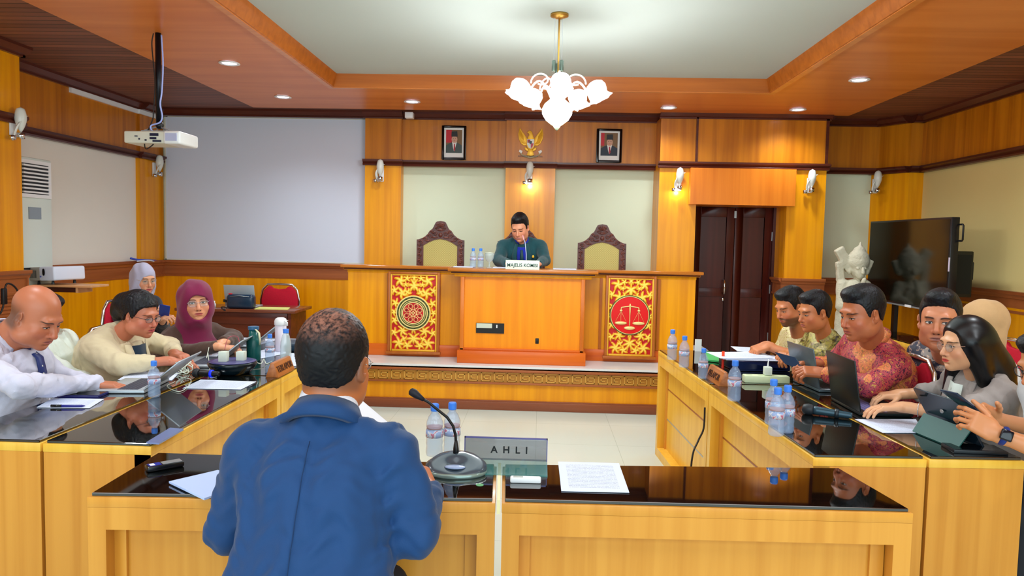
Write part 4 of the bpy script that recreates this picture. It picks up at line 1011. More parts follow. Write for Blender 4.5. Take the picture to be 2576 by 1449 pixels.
# stacked papers in the black tray on the right
q = at(1895, 925, Z=TZ)
tr_ = thing('document_tray', 'black desk tray under a heap of papers on the right-hand tables', 'tray', (q.x, q.y, TZ), rz=.12)
MB().box(-.17, .17, -.13, .13, .002, .01).box(-.17, -.163, -.13, .13, .01, .06).box(.163, .17, -.13, .13, .01, .06).box(-.163, .163, .123, .13, .01, .06).box(-.163, .163, -.13, -.123, .01, .06).build('tray_box', M('tray_navy', '#10204a', rough=.3), tr_, local=True, bevel=.002)
for k in range(3): 
    z = TZ+.062+.004*k; a = .12+.1*(k-1); ca, sa = math.cos(a), math.sin(a)
    cs = [(q.x+ca*u-sa*v-.03*k, q.y+sa*u+ca*v+.02*k, z) for u, v in ((-.2, -.12), (.14, -.12), (.16, .12), (-.18, .12))]
    sheet('paper_sheet', PAPER, cs, label=('lowest sheet of the heap on the black tray', 'middle sheet of the heap on the black tray', 'topmost sheet of the heap on the black tray')[k], cat='paper', group='papers heaped on the tray')
cs = [at(px, py, Z=TZ+.03) for px, py in ((1778, 898), (1835, 905), (1850, 884), (1775, 878))]
sheet('file_folder', M('green_file', '#3fae5e', rough=.5), [(p.x, p.y, TZ+.004) for p in cs], label='bright green folder beside the black tray of papers', cat='folder', thick=.01)
def rod(name, px0, py0, px1, py1, r, mat, lb, cat, Z=TZ, dz=None, cap=None):
    a, c = at(px0, py0, Z=Z+r), at(px1, py1, Z=Z+r)
    t = thing(name, lb, cat, (a+c)/2-Vector((0, 0, 0)))
    MB().tube([a, a.lerp(c, .04), a.lerp(c, .9), c], [r*.7, r, r, r*.3], 10).build('barrel', mat, t, smooth=True)
    if cap: MB().tube([a.lerp(c, -.02), a.lerp(c, .3)], r*1.15, 10).build('cap', cap, t, smooth=True)
    return t
rod('pen', 130, 1021, 214, 1021, .005, M('navy_pen', '#10127a', rough=.3), 'dark blue pen lying on the sheet before the bald man', 'pen', Z=TZ+.003, cap=BLACKG)
a = at(1818, 925, Z=TZ); t = thing('marker', 'red marker standing beside the black tray and wooden block', 'marker', (a.x, a.y, TZ))
MB().lathe([(0, 0), (.008, 0), (.008, .07), (0, .07)], 12).build('barrel', M('marker_red', '#e82a12', rough=.4), t, local=True); MB().lathe([(0, .07), (.009, .07), (.009, .1), (0, .1)], 12).build('cap', M('marker_red2', '#ff4a20', rough=.4), t, local=True)
q = at(1757, 884, Z=TZ)
tag(MB().box(q.x-.025, q.x+.02, q.y, q.y+.008, TZ, TZ+.085).build('card_stand', WHITE), 'small white card standing at the far edge of the right-hand tables', 'card')
# phones and tablets
def slab(name, cx, cy, z, w, h, th, rz, mat, lb, cat, scr=None):
    t = thing(name, lb, cat, (cx, cy, z), rz=rz)
    MB().box(-w/2, w/2, -h/2, h/2, 0, th).build('case', mat, t, local=True, bevel=.002)
    MB().box(-w/2+.004, w/2-.004, -h/2+.006, h/2-.006, th, th+.0008).build('screen', scr or BLACKG, t, local=True)
    return t
q = at(208, 994, Z=TZ); slab('tablet', q.x, q.y, TZ, .2, .13, .012, .1, M('navy_case', '#14125a', rough=.3), 'dark blue tablet lying by the wrist of the bald man', 'tablet')
q = at(2450, 1134, Z=TZ); slab('tablet', q.x, q.y, TZ, .19, .1, .014, -.05, M('dark_case', '#141a20', rough=.35), 'black closed tablet at the near corner of the right-hand tables', 'tablet')
# voice recorder
q = at(414, 1178, Z=TZ); t = thing('voice_recorder', 'black pocket voice recorder on the front glass table near the clear folder', 'recorder', (q.x, q.y, TZ), rz=.75)
MB().box(-.055, .055, -.021, .021, .001, .018).build('recorder_body', M('recorder_black', '#0a0c12', rough=.25), t, local=True, bevel=.005)
MB().box(-.048, -.012, -.015, .015, .018, .0188).build('display', M('recorder_display', '#2034a0', rough=.2), t, local=True); MB().box(-.044, -.03, -.011, .011, .0188, .0192).build('label_plate', WHITE, t, local=True)
MB().box(-.008, .05, -.016, .016, .018, .0188).build('key_panel', ALU, t, local=True)
q = at(1322, 1213, Z=TZ); t = thing('white_recorder', 'small white recording device lying before the clear sign', 'recorder', (q.x, q.y, TZ), rz=.02)
MB().box(-.048, .048, -.014, .014, .0, .017).build('device_body', WHITE, t, local=True, bevel=.005); MB().box(-.038, -.008, -.008, .008, .017, .0176).build('display', M('grey_display', '#8e9a90', rough=.3), t, local=True)
# clear acrylic sign
Ys = 2.46; xa, xb = X_at(1168, 1140, Ys), X_at(1377, 1140, Ys)
t = thing('acrylic_sign', 'clear acrylic stand with black capitals on the front glass table', 'sign', ((xa+xb)/2, Ys, TZ))
MB().box(xa, xb, Ys, Ys+.004, TZ+.004, TZ+.082).build('sign_plate', clear_mat('sign_acrylic', '#4a4a60', .42, .02), t, bevel=.001)
MB().box(xa, xb, Ys-.001, Ys+.005, TZ+.078, TZ+.083).box(xa, xa+.003, Ys-.001, Ys+.005, TZ+.004, TZ+.083).box(xb-.003, xb, Ys-.001, Ys+.005, TZ+.004, TZ+.083).build('sign_rim', M('sign_rim', '#5c5a92', rough=.2), t)
MB().box(xa, xb, Ys-.15, Ys+.02, TZ+.0005, TZ+.0045).build('foot_plate', clear_mat('foot_acrylic', '#2f9a90', .4, .02), t)
text('lettering', 'AHLI', .033, BLACK, t, frame_T(((xa+xb)/2+.012, Ys-.002, TZ+.04), (1, 0, 0), (0, 0, 1)), .0008, 1.0, bold=.0008, spacing=2.1)
# gooseneck microphone
Yb = 2.33; q = at(1147, 1190, Y=Yb); q = Vector((q.x, Yb, TZ))
t = thing('gooseneck_microphone', 'black gooseneck microphone on a round scooped base on the front table', 'microphone', q)
mb = MB(); n = 40; vs = []; prof = [(1.0, 0), (1.02, .35), (1.0, .6), (.8, .9), (.45, 1.0), (.2, .95), (0, .93)]
for i, (r, z) in enumerate(prof):
    for j in range(n):
        a = 2*PI*j/n; bk = (1+math.sin(a))/2   # 1 at back
        ht = .022+.034*bk**1.1; 
        if i >= 1: ht *= 1-.25*math.exp(-((a-1.5*PI)/.5)**2)
        vs.append((.098*r*math.cos(a), .072*r*math.sin(a)+.01*bk*(z), .002+ht*z*(1 if i < 5 else 1)))
k_ = len(prof)
mb.add(vs, [(i*n+j, i*n+(j+1) % n, (i+1)*n+(j+1) % n, (i+1)*n+j) for i in range(k_-1) for j in range(n)])
mb.build('base_shell', M('mic_shell', '#42505c', rough=.2, spec=.8), t, local=True, smooth=True)
MB().lathe([(0, .0), (.098, .0), (.1, .006), (.097, .014)], 40, T=Matrix.Diagonal((1.01, .76, 1, 1))).build('base_rim', M('mic_rim', '#8fa6a0', rough=.2, metal=.4), t, local=True, smooth=True)
MB().ball((0, -.03, .026), (.034, .018, .006), 8).build('talk_panel', M('talk_panel', '#9fb0d4', rough=.15), t, local=True, smooth=True)
pth = [at(1147, 1140, Y=Yb+.03), at(1147, 1118, Y=Yb+.03), at(1146, 1095, Y=Yb+.03), at(1140, 1072, Y=Yb+.02), at(1125, 1050, Y=Yb+.02), at(1100, 1030, Y=Yb+.01), at(1078, 1012, Y=Yb), at(1057, 1000, Y=Yb)]
MB().tube(pth, .0045, 10).build('gooseneck', BLACK, t, smooth=True)
MB().tube([at(1147, 1148, Y=Yb+.03), at(1147, 1128, Y=Yb+.03), at(1147, 1108, Y=Yb+.03)], [.010, .009, .005], 12).build('neck_socket', BLACK, t, smooth=True)
MB().tube([at(1066, 1006, Y=Yb), at(1056, 999, Y=Yb), at(1051, 996, Y=Yb), at(1042, 989, Y=Yb), at(1033, 984, Y=Yb), at(1030, 982, Y=Yb)], [.006, .009, .011, .0135, .012, .004], 14).build('mic_capsule', M('mic_foam', '#141824', rough=.6), t, smooth=True)
# judge's microphone
q = at(1324, 655, Y=6.66); t = thing('desk_microphone', 'slim microphone on the judges bench before the man in the teal suit', 'microphone', (q.x, 6.66, BZ))
MB().tube([Vector((q.x, 6.68, BZ+.01)), at(1324, 640, Y=6.68), at(1321, 610, Y=6.7), at(1317, 600, Y=6.72)], [.006, .0045, .004, .004], 8).build('stem', M('mic_stem', '#aab8d0', rough=.3), t, smooth=True)
MB().tube([at(1318, 604, Y=6.71), at(1315, 593, Y=6.74)], [.007, .009], 10).build('mic_capsule', M('mic_red', '#e89a98', rough=.4), t, smooth=True)
MB().lathe([(0, 0), (.05, 0), (.05, .012), (.01, .02), (0, .02)], 20, cx=q.x, cy=6.69, T=Matrix.Translation((0, 0, BZ))).build('base', BLACK, t)
# bench papers
for pts, lb in (([(1140, 662), (1188, 664), (1190, 660), (1146, 658)], 'thin sheet on the judges bench before the carved chair beside the bottles'), ([(1240, 664), (1290, 667), (1292, 662), (1246, 660)], 'sheet under the hand of the man in the teal suit'), ([(1392, 669), (1450, 671), (1446, 667), (1396, 666)], 'sheet on the judges bench near the empty carved chair by the door')):
    cs = [at(px, py, Y=6.75) for px, py in pts]; x0_, x1_ = min(c.x for c in cs), max(c.x for c in cs); yy_ = 6.72
    sheet('paper_sheet', PAPER, [(x0_, yy_, BZ+.001), (x1_, yy_, BZ+.001), (x1_, yy_+.2, BZ+.001), (x0_, yy_+.2, BZ+.001)], label=lb, cat='paper', group='papers on the judges bench', thick=.004)
# power hub
q = at(585, 938, Z=TZ); t = thing('power_hub', 'round black power hub with white chargers plugged into its top', 'power hub', (q.x, q.y, TZ))
MB().lathe([(0, 0), (.085, 0), (.1, .01), (.125, .045), (.128, .058), (.122, .064), (0, .066)], 40).build('hub_body', M('hub_black', '#0a1c24', rough=.2), t, local=True, smooth=True)
MB().lathe([(.10, .0655), (.122, .0652), (.123, .0668), (.10, .0672)], 40).build('hub_rim', M('hub_rim', '#4c4880', rough=.3), t, local=True, smooth=True)
for x, y, h, lb in ((-.035, -.03, .055, 'boxy white charger plugged into the power hub, nearer the camera'), (.04, .02, .05, 'boxy white charger plugged into the power hub, farther back')):
    tag(MB().box(q.x+x-.022, q.x+x+.022, q.y+y-.022, q.y+y+.022, TZ+.0665, TZ+.0665+h).build('charger', OFFWHITE, bevel=.004), lb, 'charger', 'chargers on the power hub')
# microphone with blue ring beside the hub
def handmic(a, c, r, name, lb, body, ring=None):
    t = thing(name, lb, 'microphone', (a+c)/2)
    MB().tube([a.lerp(c, .0), a.lerp(c, .03), a.lerp(c, .12), a.lerp(c, .2), a.lerp(c, .24)], [r*.5, r*.95, r*1.15, r*1.05, r*.8], 16).build('grille', M('mic_grille', '#20262c', rough=.5), t, smooth=True)
    MB().tube([a.lerp(c, .24), a.lerp(c, .3), a.lerp(c, .97), c], [r*.85, r*.85, r*.62, r*.55], 16).build('handle', body, t, smooth=True)
    if ring: MB().tube([a.lerp(c, .66), a.lerp(c, .74)], r*.95, 16).build('colour_ring', ring, t, smooth=True)
    return t
handmic(at(486, 938, Z=TZ+.024), at(552, 941, Z=TZ+.024), .022, 'handheld_microphone', 'black microphone with a blue ring lying beside the round power hub', BLACK, M('blue_ring', '#1030ff', rough=.3, emit=.3))
handmic(at(2018, 1027, Z=TZ+.024), at(2144, 1046, Z=TZ+.018), .022, 'handheld_microphone', 'dark handheld microphone lying beside the black laptop', M('mic_handle', '#2e4a58', rough=.25, metal=.3), M('mic_band', '#18242c', rough=.3))
# cables
rs = random.Random(5)
def coil(px, py, R, n, r, mat, lb, name='cable', Z=TZ):
    c = at(px, py, Z=Z); pts = []
    for i in range(n*14):
        a = i/14*2*PI; k = .6+.4*math.sin(a*.37+1); e = .5+.3*math.sin(a*.23)
        pts.append((c.x+R*k*math.cos(a+.4*math.sin(a*.3)), c.y+R*e*math.sin(a), Z+R*.7+R*.6*math.sin(a*.61+i*.1)))
    return tag(MB().tube(pts, r, 5).build(name, mat, smooth=True), lb, 'cable')
CABW = M('white_cable', '#dce4d4', rough=.5); CABK = M('black_cable', '#181010', rough=.5)
coil(463, 940, .048, 6, .0028, CABW, 'tangle of white charging cable on the left-hand tables')
def spl(pts, n=8):
    P = [Vector(p) for p in pts]; out = []
    for i in range(len(P)-1):
        p0, p1, p2, p3 = P[max(i-1, 0)], P[i], P[i+1], P[min(i+2, len(P)-1)]
        for k in range(n):
            t = k/n; out.append(.5*((2*p1)+(p2-p0)*t+(2*p0-5*p1+4*p2-p3)*t*t+(3*p1-p0-3*p2+p3)*t**3))
    out.append(P[-1]); return out
def cable(pts, r, mat, lb, n=6): return tag(MB().tube(spl(pts, n), r, 6).build('cable', mat, smooth=True), lb, 'cable')
zt = lambda px, py, z=0: at(px, py, Z=TZ+.004+z)
cable([at(520, 900, Z=TZ+.08), zt(527, 868, .06), at(524, 890, Z=TZ+.03), zt(528, 930), zt(528, 950), zt(545, 948)], .0022, CABW, 'white cable looping up beside the round power hub')
cable([at(600, 895, Z=TZ+.07), zt(628, 903, .03), zt(655, 915, .01), zt(664, 903, .02), zt(670, 915), zt(685, 908)], .0024, CABW, 'white cable running from the power hub towards the wooden block')
cable([at(565, 880, Z=TZ+.1), at(575, 850, Z=TZ+.16), at(598, 848, Z=TZ+.16), at(604, 880, Z=TZ+.1)], .002, M('red_cable', '#a8404e', rough=.5), 'thin dull red cable arching over the white chargers')
cable([zt(440, 960), zt(420, 972), zt(448, 985), zt(470, 975), zt(480, 955), zt(455, 950)], .002, CABW, 'thin white cable lying before the open silver laptop')
cable([Vector((R1.x-.012, R1.y+.01, .62)), at(1770, 1078, Y=R1.y-.0), at(1756, 1110, Y=R1.y-.03), at(1740, 1160, Y=R1.y-.1), Vector((at(1735, 1175, Y=R1.y-.12).x, R1.y-.12, .01))], .005, CABK, 'black cable hanging from the joint of the right-hand tables')
# wooden name blocks
def block(px, py, side, s, lb):
    q = at(px, py, Z=TZ); t = thing('name_block', lb, 'name block', (q.x, q.y, TZ), rz=(0 if side > 0 else math.atan2(rd.x, -rd.y)*0+.06), group='wooden name blocks')
    L = .26; x = side
    # wedge: face sloping towards +x*side
    prof = [(-.03*x, 0), (.04*x, 0), (.012*x, .075), (-.004*x, .078)]
    vs = [(p[0], yy, p[1]) for yy in (-L/2, L/2) for p in prof]
    MB().add(vs, [(0, 1, 2, 3), (7, 6, 5, 4), (0, 4, 5, 1), (1, 5, 6, 2), (2, 6, 7, 3), (3, 7, 4, 0)])
    mb = MB(); mb.add(vs, [(0, 1, 2, 3), (7, 6, 5, 4), (0, 4, 5, 1), (1, 5, 6, 2), (2, 6, 7, 3), (3, 7, 4, 0)])
    mb.build('wooden_block', wood('block_wood', '#b8703a', '#94501f', 'Y', streak=30), t, local=True, bevel=.002)
    W = wm(t)
    p0 = W @ Vector((.0275*x, 0, .037)); ux = (W.to_3x3() @ Vector((0, x, 0))); uy = (W.to_3x3() @ Vector((-.028*x, 0, .075)))
    text('carved_lettering', s, .05, M('burnt_letters', '#4a220c', rough=.6), t, frame_T(p0+ux.cross(uy).normalized()*.001, ux, uy), .001, .95)
    return t
block(704, 939, 1, 'TERLAPOR', 'carved wooden name block on the edge of the left-hand tables')
block(1808, 961, -1, 'PELAPOR', 'carved wooden name block on the edge of the right-hand tables')
# white power strip
q = at(1926, 962, Z=TZ); t = thing('power_strip', 'long pale power strip lying across the right-hand tables', 'power strip', (q.x, q.y, TZ), rz=.0)
MB().box(-.122, .122, -.03, .03, .0, .04).build('strip_body', M('strip_body', '#d4e2b8', rough=.4), t, local=True, bevel=.006)
for k in range(4): MB().lathe([(0, .0401), (.017, .0401), (.017, .0395), (0, .039)], 16, cx=-.09+k*.06, cy=0).build('socket', M('socket_dim', '#b4c49c', rough=.5), t, local=True)
a = q+Vector((.008, 0, .0425))
t = thing('charger', 'white charger with thin cable standing on the pale power strip', 'charger', a)
MB().box(-.02, .02, -.02, .02, 0, .045).build('plug_body', OFFWHITE, t, local=True, bevel=.004); MB().tube([(0, 0, .045), (.001, 0, .06), (.003, 0, .085)], [.006, .004, .002], 8).build('cable_end', WHITE, t, local=True, smooth=True)
# oval dish with pale rim
q = at(2178, 978, Z=TZ); t = thing('oval_pouch', 'dark oval pouch with a pale rim behind the black laptop', 'pouch', (q.x, q.y, TZ))
MB().lathe([(0, 0), (.06, 0), (.075, .02), (.07, .035), (0, .04)], 28, T=Matrix.Diagonal((.8, 1.2, 1, 1))).build('pouch_body', M('pouch_blue', '#16304e', rough=.3), t, local=True, smooth=True)
MB().lathe([(.07, .034), (.077, .03), (.076, .038), (.068, .042)], 28, T=Matrix.Diagonal((.8, 1.2, 1, 1))).build('rim', M('pouch_rim', '#b8a8c8', rough=.4), t, local=True, smooth=True)
# folding tablet with flap
t = thing('tablet_with_stand', 'tablet propped on its dark green folding cover near the right-hand corner', 'tablet', (1.62, 2.9, TZ))
def tri(pts, name, mat, th, par, bevel=.001):
    P = [Vector(p) for p in pts]; n_ = (P[1]-P[0]).cross(P[-1]-P[0]).normalized()*th; k = len(P)
    mb = MB(); mb.add(P+[p+n_ for p in P], [tuple(range(k)), tuple(reversed(range(k, 2*k)))]+[(i, (i+1) % k, (i+1) % k+k, i+k) for i in range(k)])
    return mb.build(name, mat, par, bevel=bevel)
bn_, bf_ = Vector((1.675, 2.79, TZ+.004)), Vector((1.64, 3.06, TZ+.004)); tn_, tf_ = Vector((1.578, 2.80, .925)), Vector((1.545, 3.07, .925))
tri([bn_, bf_, tf_, tn_], 'tablet_body', M('tablet_back', '#122634', rough=.25), .008, t)
m0, m1 = bn_.lerp(tn_, .40), bf_.lerp(tf_, .40); o_ = Vector((-.008, 0, 0))
f0, f1 = Vector((1.575, 2.78, TZ+.003)), Vector((1.54, 3.04, TZ+.003))
tri([m0+o_, m1+o_, f1, f0], 'cover_flap', M('green_cover', '#0c5650', rough=.5), .004, t)
tri([f0, f1, bf_+Vector((-.01, 0, -.002)), bn_+Vector((-.01, 0, -.002))], 'cover_base', M('green_cover', '#0c5650', rough=.5), .003, t)
MB().ball(bn_.lerp(tn_, .64).lerp(bf_.lerp(tf_, .64), .5)+Vector((-.006, 0, 0)), (.003, .014, .008), 6).build('cover_badge', ALU, t)
MB().box(-.02, .02, -.006, .006, -.004, .0, T=Matrix.Translation(bf_.lerp(tf_, .9).lerp(tn_, .25))).build('camera_lens', BLACKG, t)
# tablet on the far side held by the man in red
tb = thing('tablet', 'dark tablet held up by the man in red batik', 'tablet', at(1982, 910, Y=4.0))
tri([at(1950, 886, Y=4.1), at(1998, 899, Y=3.98), at(2022, 932, Y=3.88), at(1975, 915, Y=4.02)], 'tablet_body', M('slate_case', '#16304c', rough=.3), .01, tb)
# black bag on the far end
q = at(752, 882, Z=TZ); tag(MB().box(q.x-.14, q.x+.16, q.y-.07, q.y+.13, TZ, TZ+.055).build('laptop_sleeve', M('navy_sleeve', '#0c2c40', rough=.4), bevel=.015, seg=3), 'dark blue padded sleeve lying at the far end behind the navy-suited man', 'bag')
q = at(868, 850, Y=5.2)
t = thing('white_laptop', 'pale laptop lid peeking above the head of the navy-suited man', 'laptop', (q.x-.05, 5.15, TZ))
q1 = at(842, 829, Y=5.15); q2 = at(868, 816, Y=5.1)
tri([at(836, 832, Y=5.2), at(868, 816, Y=5.1), at(868, 875, Y=5.05), at(825, 880, Y=5.18)], 'lid', WHITE, .008, t)
MB().box(q2.x-.25, q2.x-.02, 4.98, 5.2, TZ, TZ+.014).build('base', SILV, t, bevel=.003)

# ================================================================== BANQUET CHAIRS
def banquet_chair():
    t = thing('banquet_chair', None, 'chair')     # sitter faces -Y; back at y=+.2
    MB().box(-.21, .21, -.22, .2, .42, .48).build('seat', REDF, t, local=True, bevel=.025, seg=3)
    hw = .2; z0, z1 = .56, .93
    pts = [(-hw, z0), (-hw-.005, .78), (-hw+.02, .88), (-hw+.07, z1), (-.10, z1), (-.07, .905), (0, .895), (.07, .905), (.10, z1), (hw-.07, z1), (hw-.02, .88), (hw+.005, .78), (hw, z0)]
    T = Matrix.Translation((0, .215, 0)) @ Matrix.Rotation(PI/2, 4, 'X')
    MB().prism(pts, -.02, .02, T=T).build('backrest', REDF, t, local=True, bevel=.012, seg=2)
    fr = [(-hw-.015, .215, .46), (-hw-.02, .215, .78), (-hw+.005, .215, .89), (-hw+.06, .215, .945), (0, .215, .95), (hw-.06, .215, .945), (hw-.005, .215, .89), (hw+.02, .215, .78), (hw+.015, .215, .46)]
    MB().tube(fr, .012, 8).build('back_frame', CHROME, t, local=True, smooth=True)
    for s in (-1, 1):
        for y, y2 in ((-.2, -.21), (.2, .24)): MB().tube([(s*.2, y, .44), (s*.2, y2, .0)], .012, 8).build('leg', CHROME, t, local=True)
    return t
bc = banquet_chair(); k = True; gc = 'red banquet chairs'
for x, y, rz, lb in ((-3.2, 5.85, PI/2, 'red banquet chair of the woman in the pale grey headscarf'), (X_at(687, 750, 7.95), 7.95, 0, 'empty red banquet chair behind the dark wooden desk'),
                     (-2.31, 4.2, PI/2, 'red banquet chair edge between the bald man and the beige blazer'), (1.72, 3.85, -PI/2, 'red banquet chair behind the back of the person in red batik'),
                     (2.72, 4.62, -PI/2, 'red banquet chair at the right photo edge, behind the woman in the tan headscarf')):
    c = bc if k else copy_tree(bc); k = False
    place(c, (x, y, 0), rz, lb, gc)

# ================================================================== LEFT: DESK, SHELF, PROJECTORS, AIR CONDITIONER
Yd = 7.25; x0, x1 = X_at(500, 790, Yd)-.25, X_at(742, 790, Yd)
t = thing('wooden_desk', 'dark brown wooden desk in front of the back wall under the screen', 'desk', ((x0+x1)/2, Yd+.25, 0))
MB().box(x0, x1, Yd, Yd+.55, .72, .75).build('desk_top', wood('desk_top', '#8a4a30', '#6a3320', 'X', rough=.2), t, bevel=.006)
MB().box(x0+.05, x1-.09, Yd+.04, Yd+.06, .1, .6).build('modesty_panel', DESKW, t); MB().box(x0+.05, x1-.08, Yd+.03, Yd+.07, .6, .72).build('apron', DESKW, t, bevel=.004)
MB().box(x1-.09, x1-.05, Yd+.03, Yd+.5, 0, .72).build('end_panel', DESKW, t)
MB().box(x0+.05, x0+.09, Yd+.03, Yd+.5, 0, .72).build('end_panel', DESKW, t)
q = Vector((X_at(607, 770, 7.45), 7.45, .75))
l3 = make_laptop(.31, .215, SILV, KEYS, 14); l3.location = (q.x, 7.53, .75); l3.rotation_euler = (0, 0, PI+.03); l3.scale = (1, 1, 1.05); tag(l3, 'silver laptop seen from its back on the dark brown desk')
q = X_at(607, 760, 7.33)
t = thing('toiletry_bag', 'glossy dark blue bag with red tag on the dark brown desk', 'bag', (q, 7.33, .75))
MB().box(-.14, .14, -.05, .05, 0, .145).build('bag_body', M('bag_navy', '#15304a', rough=.25, spec=.7), t, local=True, bevel=.035, seg=4)
MB().tube([(-.14, 0, .08), (-.18, 0, .085), (-.18, 0, .07), (-.14, 0, .065)], .008, 6).build('side_handle', BLACK, t, local=True, smooth=True)
MB().box(-.12, -.09, -.03, .0, .143, .155).build('tag', M('tag_red', '#d02838', rough=.5), t, local=True, bevel=.003)
MB().tube([(-.1, -.045, .125), (0, -.052, .135), (.1, -.045, .125)], .004, 6).build('zip', ALU, t, local=True, smooth=True)
cs = [(X_at(643, 778, 7.3), 7.27), (X_at(726, 781, 7.3), 7.28), (X_at(730, 778, 7.5), 7.5), (X_at(655, 775, 7.5), 7.48)]
sheet('yellow_papers', M('yellow_paper', '#dfe080', rough=.6), [(a, b_, .751) for a, b_ in cs], label='pale yellow papers on the dark brown desk beside the blue bag', cat='paper', thick=.008)
q = X_at(538, 768, 7.35); tag(MB().lathe([(0, 0), (.02, 0), (.02, .04), (.012, .05), (.012, .07), (0, .07)], 14, T=Matrix.Translation((q, 7.35, .75))).build('small_jar', WHITE, smooth=True), 'tiny white jar on the dark brown desk beside the maroon headscarf', 'jar')
coil(563, 782, .03, 3, .003, CABK, 'small coil of black cable on the dark brown desk', Z=.75)
# air conditioner
t = thing('air_conditioner', 'tall white floor-standing air conditioner behind the near left pilaster', 'air conditioner', (-4.36, 6.1, 0))
MB().box(-4.44, -4.25, 5.88, 6.3, 0, 2.1).build('cabinet', M('ac_white', '#dbe7e0', rough=.35), t, bevel=.01)
a = at(60, 412, X=-4.245); c = at(97, 487, X=-4.245)
z1, z0 = at(80, 412, X=-4.245).z, at(80, 488, X=-4.245).z
MB().box(-4.252, -4.245, 5.93, 6.25, z0, z1).build('louvre_recess', M('ac_dark', '#20242a', rough=.5), t)
for k in range(8):
    z = z0+(z1-z0)*(k+.5)/8; MB().box(-4.25, -4.23, 5.93, 6.25, z-.008, z+.006).build('louvre', WHITE, t)
MB().box(-4.25, -4.238, 5.9, 6.28, z1, z1+.03).box(-4.25, -4.238, 5.9, 6.28, z0-.03, z0).box(-4.25, -4.238, 6.25, 6.28, z0, z1).build('outlet_frame', WHITE, t)
z1, z0 = at(66, 520, X=-4.245).z, at(66, 550, X=-4.245).z
MB().box(-4.25, -4.243, 6.0, 6.15, z0, z1).build('control_panel', M('ac_panel', '#8a98a4', rough=.3), t)
z1 = at(80, 673, X=-4.245).z
MB().box(-4.25, -4.242, 5.93, 6.26, z1-.03, z1+.0).build('intake_slot', BLACK, t)
# wall shelf and the projector on it
Ysf = 6.12; a = at(250, 717, Y=Ysf); zs = a.z
t = thing('wall_shelf', 'thin pale wooden shelf reaching out from the left pilaster behind the bald head', 'shelf', (-3.95, Ysf, zs))
MB().box(-4.23, a.x, Ysf-.12, Ysf+.14, zs-.018, zs).build('shelf_board', wood('shelf_pale', '#e8b07c', '#d89a64', 'X'), t, bevel=.002)
MB().box(-4.23, X_at(205, 725, Ysf), Ysf-.08, Ysf+.12, zs-.062, zs-.019).build('shelf_support', wood('shelf_dark', '#4a2216', '#38180e', 'X'), t)
MB().box(X_at(205, 725, Ysf), X_at(211, 725, Ysf), Ysf-.08, Ysf+.12, zs-.066, zs-.0185).build('support_end', wood('shelf_pale', '#e8b07c', '#d89a64', 'X'), t)
q = at(129, 700, Y=6.12)
t = thing('shelf_projector', 'white and grey projector resting on the thin wooden shelf', 'projector', (q.x, Ysf, zs), rot=(0, -.05, -.30)); t.scale = (1.12, 1.12, 1.12)
w2, d2 = .195, .13
MB().box(-w2, w2, -d2, d2, .03, .13).build('projector_body', M('proj_grey', '#a9a59c', rough=.4), t, local=True, bevel=.012, seg=3)
MB().box(w2*.22, w2+.002, -d2-.003, d2+.003, .028, .132).build('front_shell', M('proj_white', '#dfe6f8', rough=.3), t, local=True, bevel=.014, seg=3)
MB().box(-w2*.82, w2*.08, -d2-.002, -d2+.004, .05, .105).build('side_vent', M('vent_grey', '#5c5a54', rough=.6), t, local=True)
for k in range(16): MB().box(-w2*.8+k*.0105, -w2*.8+k*.0105+.004, -d2-.004, -d2-.002, .052, .103).build('vent_rib', M('vent_rib', '#8b877e', rough=.5), t, local=True)
MB().lathe([(0, .0), (.013, .0), (.013, .006), (0, .006)], 16, T=Matrix.Translation((w2*.50, -d2-.003, .092)) @ Matrix.Rotation(PI/2, 4, 'X') @ Matrix.Diagonal((.8, 2.0, 1, 1))).build('lens', BLACKG, t, local=True)
MB().lathe([(0, .0), (.006, .0), (.006, .004), (0, .004)], 10, T=Matrix.Translation((w2*.33, -d2-.003, .06)) @ Matrix.Rotation(PI/2, 4, 'X')).build('sensor_dot', M('sensor_blue', '#5060c8', rough=.3), t, local=True)
for x, y in ((-.14, -.09), (.0, -.1), (.13, -.09), (-.14, .09), (.13, .09)): MB().lathe([(0, .0), (.012, 0), (.008, .03), (0, .03)], 10, cx=x, cy=y).build('foot', BLACK, t, local=True)
cable([at(0, 790, X=-3.9), at(8, 770, X=-3.9), at(14, 720, X=-3.9), at(25, 714, X=-3.9), at(40, 725, X=-3.9), at(52, 748, X=-3.9)], .007, CABK, 'black power cable hanging beside the shelf at the left photo edge')
a = at(10, 742, X=-3.9); tag(MB().box(a.x-.015, a.x+.015, a.y-.02, a.y+.02, a.z-.07, a.z+.05).build('power_adapter', BLACK, bevel=.008), 'small black power adapter hanging on the cable at the left edge', 'adapter')
